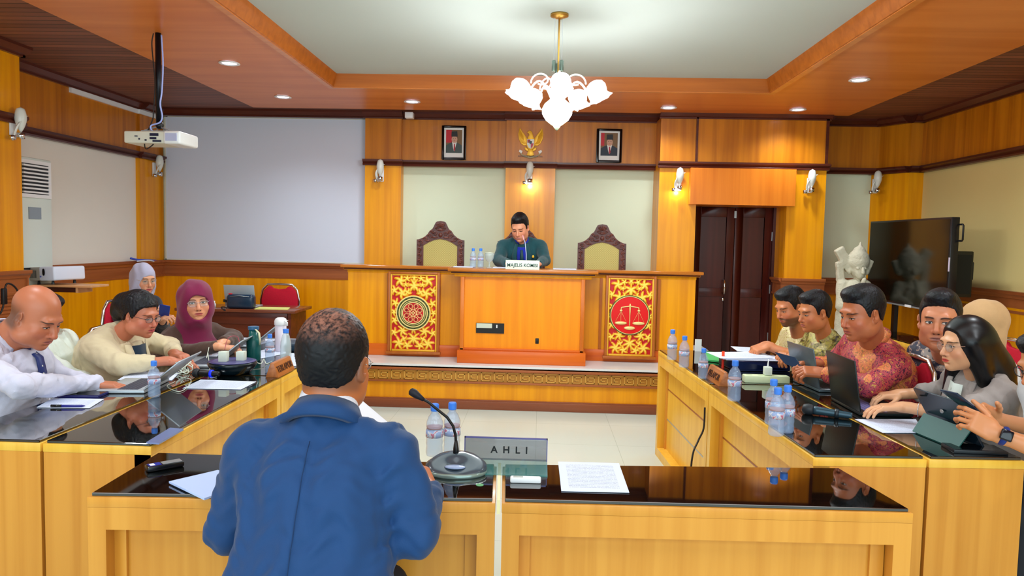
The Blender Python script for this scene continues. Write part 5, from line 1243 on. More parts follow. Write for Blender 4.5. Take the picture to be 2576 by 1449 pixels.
# ceiling projector
q = at(402, 350, Y=5.2)
t = thing('ceiling_projector', 'white projector hanging on a dark pole from the ceiling, in front of the screen', 'projector', (q.x, 5.2, ZC))
zb_, zt2 = at(400, 366, Y=5.2).z, at(400, 335, Y=5.2).z
xl_, xr_ = X_at(331, 350, 5.2), X_at(472, 350, 5.2); xm_ = X_at(430, 350, 5.2)
MB().box(xl_, xm_+.02, 5.1, 5.36, zb_+.004, zt2).build('projector_body', M('cproj_cream', '#dcdccc', rough=.4), t, bevel=.01, seg=3)
MB().box(xm_, xr_, 5.085, 5.37, zb_, zt2+.004).build('projector_front', M('cproj_white', '#eef2f4', rough=.3), t, bevel=.016, seg=3)
MB().box(xm_+.02, xr_-.02, 5.08, 5.088, zb_+.02, zt2-.015).build('front_grille', M('lilac_grille', '#b8bcdc', rough=.5), t)
for k, (u, v, w_, h_) in enumerate(((.47, .62, .06, .018), (.47, .35, .045, .014), (.52, .15, .06, .012), (.2, .55, .02, .006), (.27, .3, .008, .012), (.38, .22, .012, .01))):
    x = xl_+(xm_-xl_)*u*1.4; MB().box(x, x+w_, 5.094, 5.102, zb_+(zt2-zb_)*v, zb_+(zt2-zb_)*v+h_).build('port', M('port_navy', '#14183a', rough=.4), t)
MB().tube([(q.x-.005, 5.2, ZC+.01), (q.x-.005, 5.2, zt2+.07)], .02, 12).build('pole', M('pole_black', '#10131c', rough=.3, metal=.4), t, smooth=True)
MB().ball((q.x, 5.2, zt2+.055), .028, 8).build('swivel_joint', BLACK, t, smooth=True)
MB().box(q.x-.09, q.x+.09, 5.12, 5.3, zt2, zt2+.008).build('mount_plate', ALU, t)
for dx, dy in ((-.08, -.06), (.08, -.06), (.08, .08), (-.08, .08)): MB().tube([(q.x, 5.2, zt2+.05), (q.x+dx, 5.2+dy, zt2+.01)], .005, 6).build('mount_arm', ALU, t)
MB().lathe([(0, 0), (.07, 0), (.07, -.012), (0, -.012)], 20, cx=q.x-.005, cy=5.2, T=Matrix.Translation((0, 0, ZC+.012))).build('ceiling_flange', BLACK, t)
cx_q = lambda px, py: at(px, py, Y=5.15)
cable([at(406, 88, Y=5.16), at(410, 160, Y=5.15), cx_q(407, 230), cx_q(403, 262), cx_q(408, 292), cx_q(402, 308), cx_q(380, 316), cx_q(384, 330), cx_q(412, 342)], .006, M('blue_white_cable', '#a8b8f8', rough=.3), 'pale blue cable taped down the dark projector pole')
cable([cx_q(386, 84), cx_q(382, 110), cx_q(386, 160), cx_q(390, 210), cx_q(386, 285), cx_q(384, 300), cx_q(372, 330), cx_q(364, 350), cx_q(366, 374), cx_q(380, 368), cx_q(392, 356)], .004, CABK, 'black cable hanging beside the dark projector pole')
# conduit in the far left corner
CBL = M('conduit_blue', '#3c58d8', rough=.4)
cable([at(329, 650, X=XL+.09), at(350, 654, X=XL+.09), at(380, 655, X=XL+.09), at(397, 660, Y=8.5), at(393, 690, Y=8.5), at(389, 740, Y=8.5), at(389, 800, Y=8.5)], .012, CBL, 'blue cable running down the chair rail in the far left corner')
cable([at(345, 657, X=XL+.10), at(385, 657, X=XL+.10), at(388, 680, Y=8.49), at(386, 790, Y=8.49)], .009, M('conduit_white', '#dfe6f4', rough=.4), 'white cable beside the blue one in the far left corner')

# ================================================================== RIGHT: SCREEN ON STAND, DARK BOX, STATUE, TABLE
Xt = 3.53; yl, yr = at(2185, 650, X=Xt).y, at(2389, 650, X=Xt).y
ztp = at(2388, 546, X=Xt).z; zbt = at(2384, 790, X=Xt).z
t = thing('display_screen', 'large black flat screen on a wheeled stand before the right wall', 'screen', (Xt+.1, (yl+yr)/2, 0))
MB().box(Xt, Xt+.07, yr, yl, zbt, ztp).build('screen_housing', M('tv_black', '#15161a', rough=.3), t, bevel=.006)
MB().box(Xt-.002, Xt+.001, yr+.02, yl-.02, zbt+.03, ztp-.018).build('display', M('tv_glass', '#0c0e08', rough=.12, spec=.6), t)
MB().box(Xt-.004, Xt+.01, yr, yl, zbt-.002, zbt+.012).build('lower_trim', ALU, t)
a = at(2285, 768, X=Xt); MB().box(Xt-.006, Xt-.002, a.y-.06, a.y+.06, a.z-.018, a.z+.004).build('badge', WHITE, t)
for py0, py1, z in ((566, 604, 0),):
    a, c = at(2395, 566, X=Xt+.09), at(2395, 606, X=Xt+.09)
    MB().tube([(Xt+.06, yr+.01, a.z), (Xt+.07, yr-.045, a.z), (Xt+.07, yr-.055, a.z-.01), (Xt+.07, yr-.055, c.z+.01), (Xt+.07, yr-.045, c.z), (Xt+.06, yr+.01, c.z)], .008, 8).build('side_handle', BLACK, t, smooth=True)
a = at(2381, 665, X=Xt); MB().box(Xt-.003, Xt+.003, yr-.004, yr+.012, a.z-.06, a.z+.06).build('pen_tray', M('pale_led', '#cfc8e0', rough=.3), t)
for y in (yl-.45, yr+.45):
    MB().box(Xt+.075, Xt+.115, y-.03, y+.03, .1, ztp-.2).build('stand_post', M('stand_black', '#0e1114', rough=.4), t)
    MB().box(Xt-.08, Xt+.4, y-.03, y+.03, .05, .1).build('stand_foot', M('stand_black', '#0e1114', rough=.4), t, bevel=.008)
MB().box(Xt+.08, Xt+.11, yr+.45, yl-.45, .3, .36).build('cross_bar', M('stand_black', '#0e1114', rough=.4), t)
# dark box on a stand, partly behind the screen
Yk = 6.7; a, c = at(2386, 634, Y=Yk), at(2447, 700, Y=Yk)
t = thing('dark_box', 'dark box on a stand behind the edge of the black screen', 'enclosure', ((a.x+c.x)/2, Yk+.1, 0))
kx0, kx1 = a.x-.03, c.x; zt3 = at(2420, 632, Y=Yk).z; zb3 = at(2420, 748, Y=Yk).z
MB().box(kx0, kx1, Yk, Yk+.22, zb3, zt3).build('cabinet', M('box_olive', '#24261c', rough=.5), t, bevel=.01)
MB().box(kx0+.02, kx1-.02, Yk-.004, Yk, zb3+.03, zt3-.03).build('grille', M('box_front', '#1c1e16', rough=.8), t)  # thin darker sheet on the front of the box
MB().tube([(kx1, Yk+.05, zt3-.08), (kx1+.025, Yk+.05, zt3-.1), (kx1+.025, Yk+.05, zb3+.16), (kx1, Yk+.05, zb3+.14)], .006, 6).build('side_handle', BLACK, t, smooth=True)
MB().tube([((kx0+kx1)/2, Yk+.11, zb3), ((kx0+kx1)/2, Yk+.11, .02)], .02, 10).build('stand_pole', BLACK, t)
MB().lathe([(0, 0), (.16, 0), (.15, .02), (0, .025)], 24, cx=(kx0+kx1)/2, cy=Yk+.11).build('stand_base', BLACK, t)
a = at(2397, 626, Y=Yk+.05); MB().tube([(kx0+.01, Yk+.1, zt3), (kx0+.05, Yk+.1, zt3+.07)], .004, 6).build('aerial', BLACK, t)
# yellow table at the right wall
desk('low yellow wooden table against the right wall under the black screen', [(2.93, 5.15), (2.93, 6.75), (3.25, 6.75), (3.25, 5.15)], [(0, 1, 'plain')], group=None, name='side_table')
# ================================================================== SOFT FORMS (signed distance fields turned into one mesh)
F32 = np.float32
def V3(p): return np.array(p, dtype=F32)
class Field:
    def __init__(s): s.p = []
    def _a(s, fn, lo, hi, k, op='u', lab=0): s.p.append((fn, np.array(lo), np.array(hi), k, op, lab)); return s
    def ell(s, c, r, k=.01, R=None, op='u', lab=0):
        c = V3(c); r = V3(r); Rm = None if R is None else np.array(R, dtype=F32)   # rows = local axes
        def fn(P):
            q = P-c
            if Rm is not None: q = q @ Rm.T
            k0 = np.sqrt(((q/r)**2).sum(-1))+1e-6; k1 = np.sqrt(((q/(r*r))**2).sum(-1))+1e-6
            return k0*(k0-1)/k1
        m = float(max(r)); ext = r if Rm is None else np.full(3, m)
        return s._a(fn, c-ext, c+ext, k, op, lab)
    def cap(s, a, b, ra, rb=None, k=.02, op='u', lab=0, n=None, f=1.0):
        """tapering capsule; n and f squash it along direction n"""
        a = V3(a); b = V3(b); rb = ra if rb is None else rb; ba = b-a
        nn = None if n is None else V3(n)/np.linalg.norm(n)
        def fn(P):
            q = P-a; bb = ba
            t = np.clip((q @ ba)/max(float(ba @ ba), 1e-9), 0, 1)
            d = q-t[..., None]*ba
            if nn is not None: d = d+nn*((d @ nn)[..., None])*(f-1)
            return np.sqrt((d**2).sum(-1))-(ra+(rb-ra)*t)
        m = max(ra, rb)
        return s._a(fn, np.minimum(a, b)-m, np.maximum(a, b)+m, k, op, lab)
    def box(s, c, h, rr=.005, k=.01, R=None, op='u', lab=0):
        c = V3(c); h = V3(h); Rm = None if R is None else np.array(R, dtype=F32)
        def fn(P):
            q = P-c
            if Rm is not None: q = q @ Rm.T
            q = np.abs(q)-h+rr
            return np.sqrt((np.maximum(q, 0)**2).sum(-1))+np.minimum(q.max(-1), 0)-rr
        m = np.full(3, float(np.linalg.norm(h))) if Rm is not None else h
        return s._a(fn, c-m, c+m, k, op, lab)
    def fun(s, fn, lo, hi, k=.01, op='u', lab=0): return s._a(fn, lo, hi, k, op, lab)
    def disp(s, fn): return s._a(fn, (0, 0, 0), (0, 0, 0), 0, 'd', 0)
    def mesh(s, h, lo=None, hi=None, clip=None):
        us = [p for p in s.p if p[4] == 'u']
        if lo is None:
            lo = np.min([p[1] for p in us], 0)-2.5*h-.004; hi = np.max([p[2] for p in us], 0)+2.5*h+.004
        if clip is not None: lo = np.maximum(lo, clip[0]); hi = np.minimum(hi, clip[1])
        ax = [np.arange(lo[i], hi[i]+h, h, dtype=F32) for i in range(3)]
        n = [len(a) for a in ax]
        V = np.full(n, .5, dtype=F32); L = np.zeros(n, dtype=np.int8)
        def sub(p, pad):
            sl = []
            for i in range(3):
                i0 = max(0, int((p[1][i]-pad-ax[i][0])/h)); i1 = min(n[i], int((p[2][i]+pad-ax[i][0])/h)+2)
                if i1 <= i0: return None, None
                sl.append(slice(i0, i1))
            G = np.stack(np.meshgrid(ax[0][sl[0]], ax[1][sl[1]], ax[2][sl[2]], indexing='ij'), -1)
            return tuple(sl), G
        for p in s.p:
            fn, _, _, k, op, lab = p
            if op == 'd':
                near = np.abs(V) < .03
                idx = np.argwhere(near)
                if len(idx) == 0: continue
                P = np.stack([ax[i][idx[:, i]] for i in range(3)], -1)
                V[near] += fn(P).astype(F32); continue
            if op == 'm':       # intersect everywhere
                sl = (slice(None),)*3; G = np.stack(np.meshgrid(*ax, indexing='ij'), -1)
            else: sl, G = sub(p, k+3*h+.004)
            if sl is None: continue
            d = fn(G).astype(F32); o = V[sl]
            if op == 'u':
                hh = np.clip(.5+.5*(o-d)/max(k, 1e-6), 0, 1); V[sl] = o*(1-hh)+d*hh-k*hh*(1-hh)
                L[sl] = np.where(d < o, lab, L[sl])
            else:
                if op == 's': d = -d
                hh = np.clip(.5-.5*(o-d)/max(k, 1e-6), 0, 1); V[sl] = o*(1-hh)+d*hh+k*hh*(1-hh)
        return surface_net(V, ax, L)
def surface_net(V, ax, L):
    I = V < 0
    c = [I[a:I.shape[0]-1+a, b:I.shape[1]-1+b, d:I.shape[2]-1+d] for a in (0, 1) for b in (0, 1) for d in (0, 1)]
    s = sum(x.astype(np.int8) for x in c); act = (s > 0) & (s < 8)
    idx = np.argwhere(act); N = len(idx)
    if N == 0: return np.zeros((0, 3)), np.zeros((0, 4), int), np.zeros(0)
    ids = -np.ones(act.shape, dtype=np.int64); ids[act] = np.arange(N)
    acc = np.zeros((N, 3)); cnt = np.zeros(N)
    off = [(a, b, d) for a in (0, 1) for b in (0, 1) for d in (0, 1)]
    for i, oa in enumerate(off):
        for j, ob in enumerate(off):
            if j <= i or sum(abs(x-y) for x, y in zip(oa, ob)) != 1: continue
            va = V[idx[:, 0]+oa[0], idx[:, 1]+oa[1], idx[:, 2]+oa[2]]; vb = V[idx[:, 0]+ob[0], idx[:, 1]+ob[1], idx[:, 2]+ob[2]]
            m = (va < 0) != (vb < 0); t = np.where(m, va/np.where(m, va-vb, 1), 0)
            for k in range(3):
                pa = ax[k][idx[:, k]+oa[k]]; pb = ax[k][idx[:, k]+ob[k]]
                acc[:, k] += np.where(m, pa+(pb-pa)*t, 0)
            cnt += m
    P = acc/cnt[:, None]
    faces = []
    for d in range(3):
        o = [0, 0, 0]; o[d] = 1
        n0 = [V.shape[k]-o[k] for k in range(3)]
        A = I[:n0[0], :n0[1], :n0[2]]; B = I[o[0]:, o[1]:, o[2]:]
        for flip, m in ((False, A & ~B), (True, ~A & B)):
            e = np.argwhere(m)
            u, v = [(1, 2), (2, 0), (0, 1)][d]
            e = e[(e[:, u] > 0) & (e[:, v] > 0) & (e[:, u] < V.shape[u]-1) & (e[:, v] < V.shape[v]-1)]
            q = []
            for du, dv in ((-1, -1), (0, -1), (0, 0), (-1, 0)):
                w = e.copy(); w[:, u] += du; w[:, v] += dv; q.append(ids[w[:, 0], w[:, 1], w[:, 2]])
            q = np.stack(q, -1)
            if flip: q = q[:, ::-1]
            q = q[(q >= 0).all(1)]
            faces.append(q)
    lab = L[idx[:, 0], idx[:, 1], idx[:, 2]]
    return P, np.concatenate(faces), lab
def np_mesh(name, parts, mat, parent=None, attr=None):
    """join (points, quads) pairs into one object; attr = matching per-point vectors"""
    vs, fs, at_ = [], [], []; o = 0
    for i, (P, Q) in enumerate(parts):
        vs.append(P); fs.append(Q+o); o += len(P)
        if attr is not None: at_.append(attr[i])
    P = np.concatenate(vs); Q = np.concatenate(fs)
    if parent is not None:
        inv = np.array(wm(parent).inverted()); P = P @ inv[:3, :3].T+inv[:3, 3]
    me = bpy.data.meshes.new(name)
    me.vertices.add(len(P)); me.vertices.foreach_set('co', P.astype(F32).ravel())
    me.loops.add(len(Q)*4); me.loops.foreach_set('vertex_index', Q.astype(np.int32).ravel())
    me.polygons.add(len(Q)); me.polygons.foreach_set('loop_start', np.arange(0, len(Q)*4, 4, dtype=np.int32))
    me.update(calc_edges=True); me.validate()
    if attr is not None:
        a = me.attributes.new('hl', 'FLOAT_VECTOR', 'POINT'); a.data.foreach_set('vector', np.concatenate(at_).astype(F32).ravel())
    me.materials.append(mat); me.shade_smooth()
    return link(name, me, parent)
def wavy(amp, fr, seed=0, ani=(1, 1, 1)):
    rs = np.random.RandomState(seed); ks = rs.randn(7, 3)*np.array(ani)*fr; ph = rs.rand(7)*6.28; ws = rs.rand(7)+.4
    def fn(P):
        o = 0
        w = P+.02*np.sin(P[..., ::-1]*fr*.6+1)
        for k, p, a in zip(ks, ph, ws): o = o+a*np.sin(w @ k.astype(F32)+p)
        return (o/3.5*amp).astype(F32)
    return fn

# ------------------------------------------------------------------ skin with features laid out in head space
class NX:
    """tiny expression helper over shader math nodes"""
    def __init__(s, nt): s.nt = nt
    def m(s, op, *a):
        n = s.nt.nodes.new('ShaderNodeMath'); n.operation = op
        for i, v in enumerate(a):
            if isinstance(v, (int, float)): n.inputs[i].default_value = v
            else: s.nt.links.new(v, n.inputs[i])
        return n.outputs[0]
    def add(s, a, b): return s.m('ADD', a, b)
    def sub(s, a, b): return s.m('SUBTRACT', a, b)
    def mul(s, a, b): return s.m('MULTIPLY', a, b)
    def step(s, v, a, b):
        """smooth 0..1 as v goes a..b"""
        n = s.nt.nodes.new('ShaderNodeMapRange'); n.interpolation_type = 'SMOOTHSTEP'
        s.nt.links.new(v, n.inputs[0]); n.inputs[1].default_value = a; n.inputs[2].default_value = b; n.inputs[3].default_value = 0; n.inputs[4].default_value = 1
        if a > b: n.inputs[1].default_value = b; n.inputs[2].default_value = a; n.inputs[3].default_value = 1; n.inputs[4].default_value = 0
        return n.outputs[0]
    def ell(s, x, cx, rx, z, cz, rz, soft=.15):
        e = s.m('SQRT', s.add(s.m('POWER', s.mul(s.sub(x, cx), 1/rx), 2), s.m('POWER', s.mul(s.sub(z, cz), 1/rz), 2)))
        return s.step(e, 1+soft, 1-soft)
    def mix(s, f, a, b):
        n = s.nt.nodes.new('ShaderNodeMix'); n.data_type = 'RGBA'
        for v, i in ((f, 0), (a, 6), (b, 7)):
            if isinstance(v, (tuple, list)): n.inputs[i].default_value = v
            elif isinstance(v, float): n.inputs[i].default_value = v
            else: s.nt.links.new(v, n.inputs[i])
        return n.outputs[2]
def skin_mat(name, skin, lip='#b0524a', brow='#1c120e', openness=.6, gaze=0.0, beard=0.0, stubble_scalp=0.0, browt=1.0, blush='#c8604c', makeup=0.0):
    m, nt, b = base_mat(name); X = NX(nt)
    at_ = nt.nodes.new('ShaderNodeAttribute'); at_.attribute_name = 'hl'
    sp = nt.nodes.new('ShaderNodeSeparateXYZ'); nt.links.new(at_.outputs['Vector'], sp.inputs[0]); x, y, z = sp.outputs
    ax = X.m('ABSOLUTE', x); front = X.step(y, .035, .05)
    sk = lin(skin); sk = (sk[0]*1.02, sk[1]*.90, sk[2]*.72, 1); c = sk
    dk = tuple(v*.72 for v in sk[:3])+(1,)
    n = nt.nodes.new('ShaderNodeTexNoise'); n.inputs['Scale'].default_value = 22; nt.links.new(at_.outputs['Vector'], n.inputs['Vector'])
    c = X.mix(X.mul(n.outputs['Fac'], .22), sk, dk)
    # warmer cheeks, nose and ears
    ck = X.mul(X.add(X.mul(X.ell(ax, .045, .026, z, -.035, .024, .6), .30), X.mul(X.ell(ax, 0, .018, z, -.035, .02, .6), .25)), front)
    c = X.mix(ck, c, lin(blush))
    if beard:
        bm_ = X.mul(X.mul(X.step(z, -.045, -.06), X.step(y, -.01, .03)), beard)
        bm_ = X.mul(bm_, X.sub(1.0, X.ell(x, 0, .03, z, -.068, .016, .3)))
        c = X.mix(bm_, c, lin('#2a211e'))
        ms = X.mul(X.mul(X.ell(ax, .012, .022, z, -.052, .006, .3), front), beard*.9); c = X.mix(ms, c, lin('#2a211e'))
    if stubble_scalp:
        e = X.mul(X.mul(X.step(z, .07, .0), X.step(y, .02, -.03)), stubble_scalp); c = X.mix(X.mul(e, X.step(z, -.075, -.05)), c, lin('#4a3a36'))
    # lips
    lp_ = X.mul(X.ell(x, 0, .023, z, -.0665, .0085, .18), X.step(y, .06, .07)); c = X.mix(X.mul(lp_, .85), c, lin(lip))
    ml = X.mul(X.mul(X.ell(x, 0, .025, z, -.066, .0014, .5), front), .8); c = X.mix(ml, c, lin('#451c1a'))
    # nostrils
    c = X.mix(X.mul(X.ell(ax, .0085, .0045, z, -.0455, .003, .3), front), c, lin('#3a1714'))
    # eye socket tone, lash line, eye
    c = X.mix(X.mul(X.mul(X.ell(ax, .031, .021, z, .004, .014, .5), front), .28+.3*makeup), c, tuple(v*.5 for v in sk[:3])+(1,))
    eh = .0012+.0052*openness; ez = -.003 if openness < .4 else 0.0
    c = X.mix(X.mul(X.ell(ax, .031, .0150, z, ez+.0012, eh+.0020, .12), front), c, lin('#160d0b'))
    if openness > .15:
        eye = X.mul(X.ell(ax, .031, .0125, z, ez-.0004, eh, .1), front)
        ir = X.mul(X.ell(x, .031+gaze, .0054, z, ez+.0006, .0056, .12), 1.0); il = X.ell(x, -.031+gaze, .0054, z, ez+.0006, .0056, .12)
        ec = X.mix(X.m('MAXIMUM', ir, il), lin('#d8d2cc'), lin('#1c100c'))
        c = X.mix(eye, c, ec)
    # brows
    bz = X.sub(z, X.sub(.0225, X.mul(X.m('POWER', X.sub(ax, .032), 2), 10.0)))
    bw = X.mul(X.mul(X.step(X.m('ABSOLUTE', bz), .0042*browt, .0018*browt), X.step(ax, .008, .016)), X.step(ax, .056, .046)); c = X.mix(X.mul(X.mul(bw, front), .88), c, lin(brow))
    nt.links.new(c, b.inputs['Base Color'])
    b.inputs['Roughness'].default_value = .42; b.inputs['Specular IOR Level'].default_value = .5
    b.inputs['Subsurface Weight'].default_value = .08; b.inputs['Subsurface Radius'].default_value = (.02, .008, .004); b.inputs['Subsurface Scale'].default_value = .5
    return m
def head_frame(yaw, pitch, roll):
    """rows: local x (to the person's right... mirrored faces are symmetric), y forward, z up"""
    f = Vector((math.cos(yaw)*math.cos(pitch), math.sin(yaw)*math.cos(pitch), math.sin(pitch)))
    up_ = Vector((-math.cos(yaw)*math.sin(pitch), -math.sin(yaw)*math.sin(pitch), math.cos(pitch)))
    r = f.cross(up_)
    q = Matrix.Rotation(roll, 3, f); up_ = q @ up_; r = q @ r
    return np.array([r, f, up_], dtype=F32)
def add_head(F, C, R, s, neck_to, sex='m', fat=0.0, nose=1.0, jaw=1.0, neck_r=.056, ears=True):
    C = np.array(C, dtype=F32)
    def W(x, y, z): return C+(np.array([x, y, z], dtype=F32)*s) @ R
    def E(c, r, k, op='u', Rl=None):
        RR = R if Rl is None else np.array(Rl, dtype=F32) @ R
        F.ell(W(*c), np.array(r)*s, k*s, RR, op)
    fm = 1 if sex == 'f' else 0
    E((0, -.018, .038), (.077, .098, .089), .02)
    E((0, .016, -.03), (.064-.003*fm+.006*fat, .076, .085), .03)
    E((0, .035, -.077), (.047+.010*fat-.005*fm, .050, .036*jaw), .03)
    E((0, .070, -.101), (.021-.004*fm, .021, .018), .025)
    for q in (-1, 1):
        E((q*.038, .056, -.034), (.026+.007*fat, .026, .026), .025)
        E((q*(.048+.01*fat-.010*fm*(1-fat)), .012, -.07+.012*fm*(1-fat)), (.024+.012*fat-.004*fm*(1-fat), .04, .034-.006*fm*(1-fat)), .03)
    F.cap(W(-.034, .080, .024), W(.034, .080, .024), .011*s, .011*s, .02*s)
    for q in (-1, 1): E((q*.031, .100, .001), (.019, .016, .013), .012, 's')
    for q in (-1, 1):
        E((q*.031, .0725, .000), (.0155, .0145, .0130), .004)
    F.cap(W(0, .084, .012), W(0, .102*1.0+.004*nose, -.030), .0075*s, .0105*s*nose, .012*s)
    E((0, .1045+.003*nose, -.036), (.0115*nose, .0115*nose, .0100), .008)
    for q in (-1, 1): E((q*.0125*nose, .0925, -.040), (.0085*nose, .010, .0075), .006)
    # mouth
    E((0, .083, -.066), (.030, .015, .020), .015)
    F.cap(W(-.016, .0895, -.0615), W(.016, .0895, -.0615), .0052*s, .0052*s, .006*s)
    E((0, .0955, -.0610), (.010, .005, .0045), .005)
    F.cap(W(-.013, .0905, -.0715), W(.013, .0905, -.0715), .0062*s, .0062*s, .006*s)
    F.cap(W(-.021, .0965, -.0665), W(.021, .0965, -.0665), .0016*s, .0016*s, .004*s, 's')
    E((0, .092, -.083), (.018, .006, .005), .008, 's')
    if ears:
        for q in (-1, 1):
            th = .35*q; c_, s_ = math.cos(.25), math.sin(.25)
            Rl = [[math.cos(th), -math.sin(th), 0], [math.sin(th)*c_, math.cos(th)*c_, -s_], [math.sin(th)*s_, math.cos(th)*s_, c_]]
            E((q*.079, -.012, -.006), (.0075, .0185, .031), .006, 'u', Rl)
            E((q*.077, -.006, -.030), (.006, .009, .011), .006, 'u')
            E((q*.0865, -.008, -.002), (.0065, .0105, .019), .004, 's', Rl)
            E((q*.083, .001, -.012), (.006, .006, .007), .004, 's', Rl)
    n0 = W(0, -.030, -.050)
    nt_ = np.array(neck_to, dtype=F32)
    F.cap(n0, nt_, neck_r*s, neck_r*s*1.08, .03*s)
    if sex == 'm': E((0, .012, -.115), (.022, .02, .02), .03)
    return W
def hair_field(C, R, s, table, lift=(.010, .012, .018), top=0.0, seed=1, rough=.0014, k=.008, part=0):
    """cap of hair; table = [(y, z of lower hairline)...] from back to front in head space"""
    F = Field(); C = np.array(C, dtype=F32)
    ys = np.array([t[0] for t in table]); zs = np.array([t[1] for t in table])
    r = (np.array((.077+lift[0], .098+lift[1], .089+lift[2])))*s
    c = C+(np.array([0, -.018-.003, .038+top*.3], dtype=F32)*s) @ R
    F.ell(c, r, .01, R)
    F.ell(C+(np.array([0, -.015, -.02], dtype=F32)*s) @ R, np.array((.073+lift[0]*.7, .080, .07))*s, .02, R)
    if top: F.ell(C+(np.array([0, .035, .105], dtype=F32)*s) @ R, np.array((.058, .052, .026+top))*s, .02, R)
    def cut(P):
        q = ((P-C) @ R.T)/s
        g = np.interp(q[..., 1], ys, zs)
        # sides: keep hair off the face between temple and brow
        return ((g-q[..., 2])*s*.75).astype(F32)
    F.fun(cut, (0, 0, 0), (0, 0, 0), k, 'm')
    if rough: F.disp(wavy(rough, 230, seed, (1, 1, .5)))
    return F
def local_attr(P, C, R, s): return ((P-np.array(C)) @ R.T)/s
FAR = np.array([.5, -.5, -5.])

# ------------------------------------------------------------------ hands
def add_hand(F, w, d, nrm, side, s=1.0, curl=.35, spread=.06, thumb=.6, pose=None):
    """w wrist, d direction to the knuckles, nrm back of the hand, side = +1 if the thumb lies on d x nrm"""
    w = np.array(w, dtype=float); d = np.array(d, float); d /= np.linalg.norm(d)
    nrm = np.array(nrm, float); nrm -= d*(nrm @ d); nrm /= np.linalg.norm(nrm); t = np.cross(d, nrm)*side
    R = np.array([t, d, nrm], dtype=F32)
    Wd = lambda x, y, z: w+(x*t+y*d+z*nrm)*s
    F.cap(Wd(0, -.02, 0), Wd(0, .02, 0), .026*s, .028*s, .02*s, n=nrm, f=1.35)
    F.box(Wd(0, .052, 0), np.array((.038, .044, .0135))*s, .012*s, .012*s, R)
    F.ell(Wd(.022, .035, -.008), np.array((.018, .032, .014))*s, .012*s, R)
    fx = [.028, .0095, -.0095, -.0275]; ln = [.92, 1.0, .94, .76]; cu = curl if hasattr(curl, '__len__') else [curl*(1+.12*i) for i in range(4)]
    for i in range(4):
        sp_ = spread*(1.5-i); p = Wd(fx[i], .090-.004*abs(i-1.2), .001); a = 0.25*cu[i]
        for j, L_ in enumerate((.042, .026, .021)):
            a += cu[i]*(.75 if j else .45)
            dd = (math.sin(sp_)*t+math.cos(sp_)*(d*math.cos(a)-nrm*math.sin(a)))
            e = p+dd*L_*ln[i]*s
            r0 = (.0092, .0084, .0076)[j]*s*(.9 if i == 3 else 1)
            F.cap(p, e, r0, r0*.93, .0035*s)
            p = e
    p = Wd(.030, .018, -.006)
    d1 = (t*math.sin(thumb)+d*math.cos(thumb)*.9-nrm*.35); d1 /= np.linalg.norm(d1)
    e = p+d1*.042*s; F.cap(p, e, .0125*s, .0105*s, .008*s)
    d2 = (d1+d*.45); d2 /= np.linalg.norm(d2); e2 = e+d2*.032*s; F.cap(e, e2, .0102*s, .0095*s, .004*s)
    d3 = (d2+d*.3); d3 /= np.linalg.norm(d3); F.cap(e2, e2+d3*.022*s, .0095*s, .008*s, .004*s)

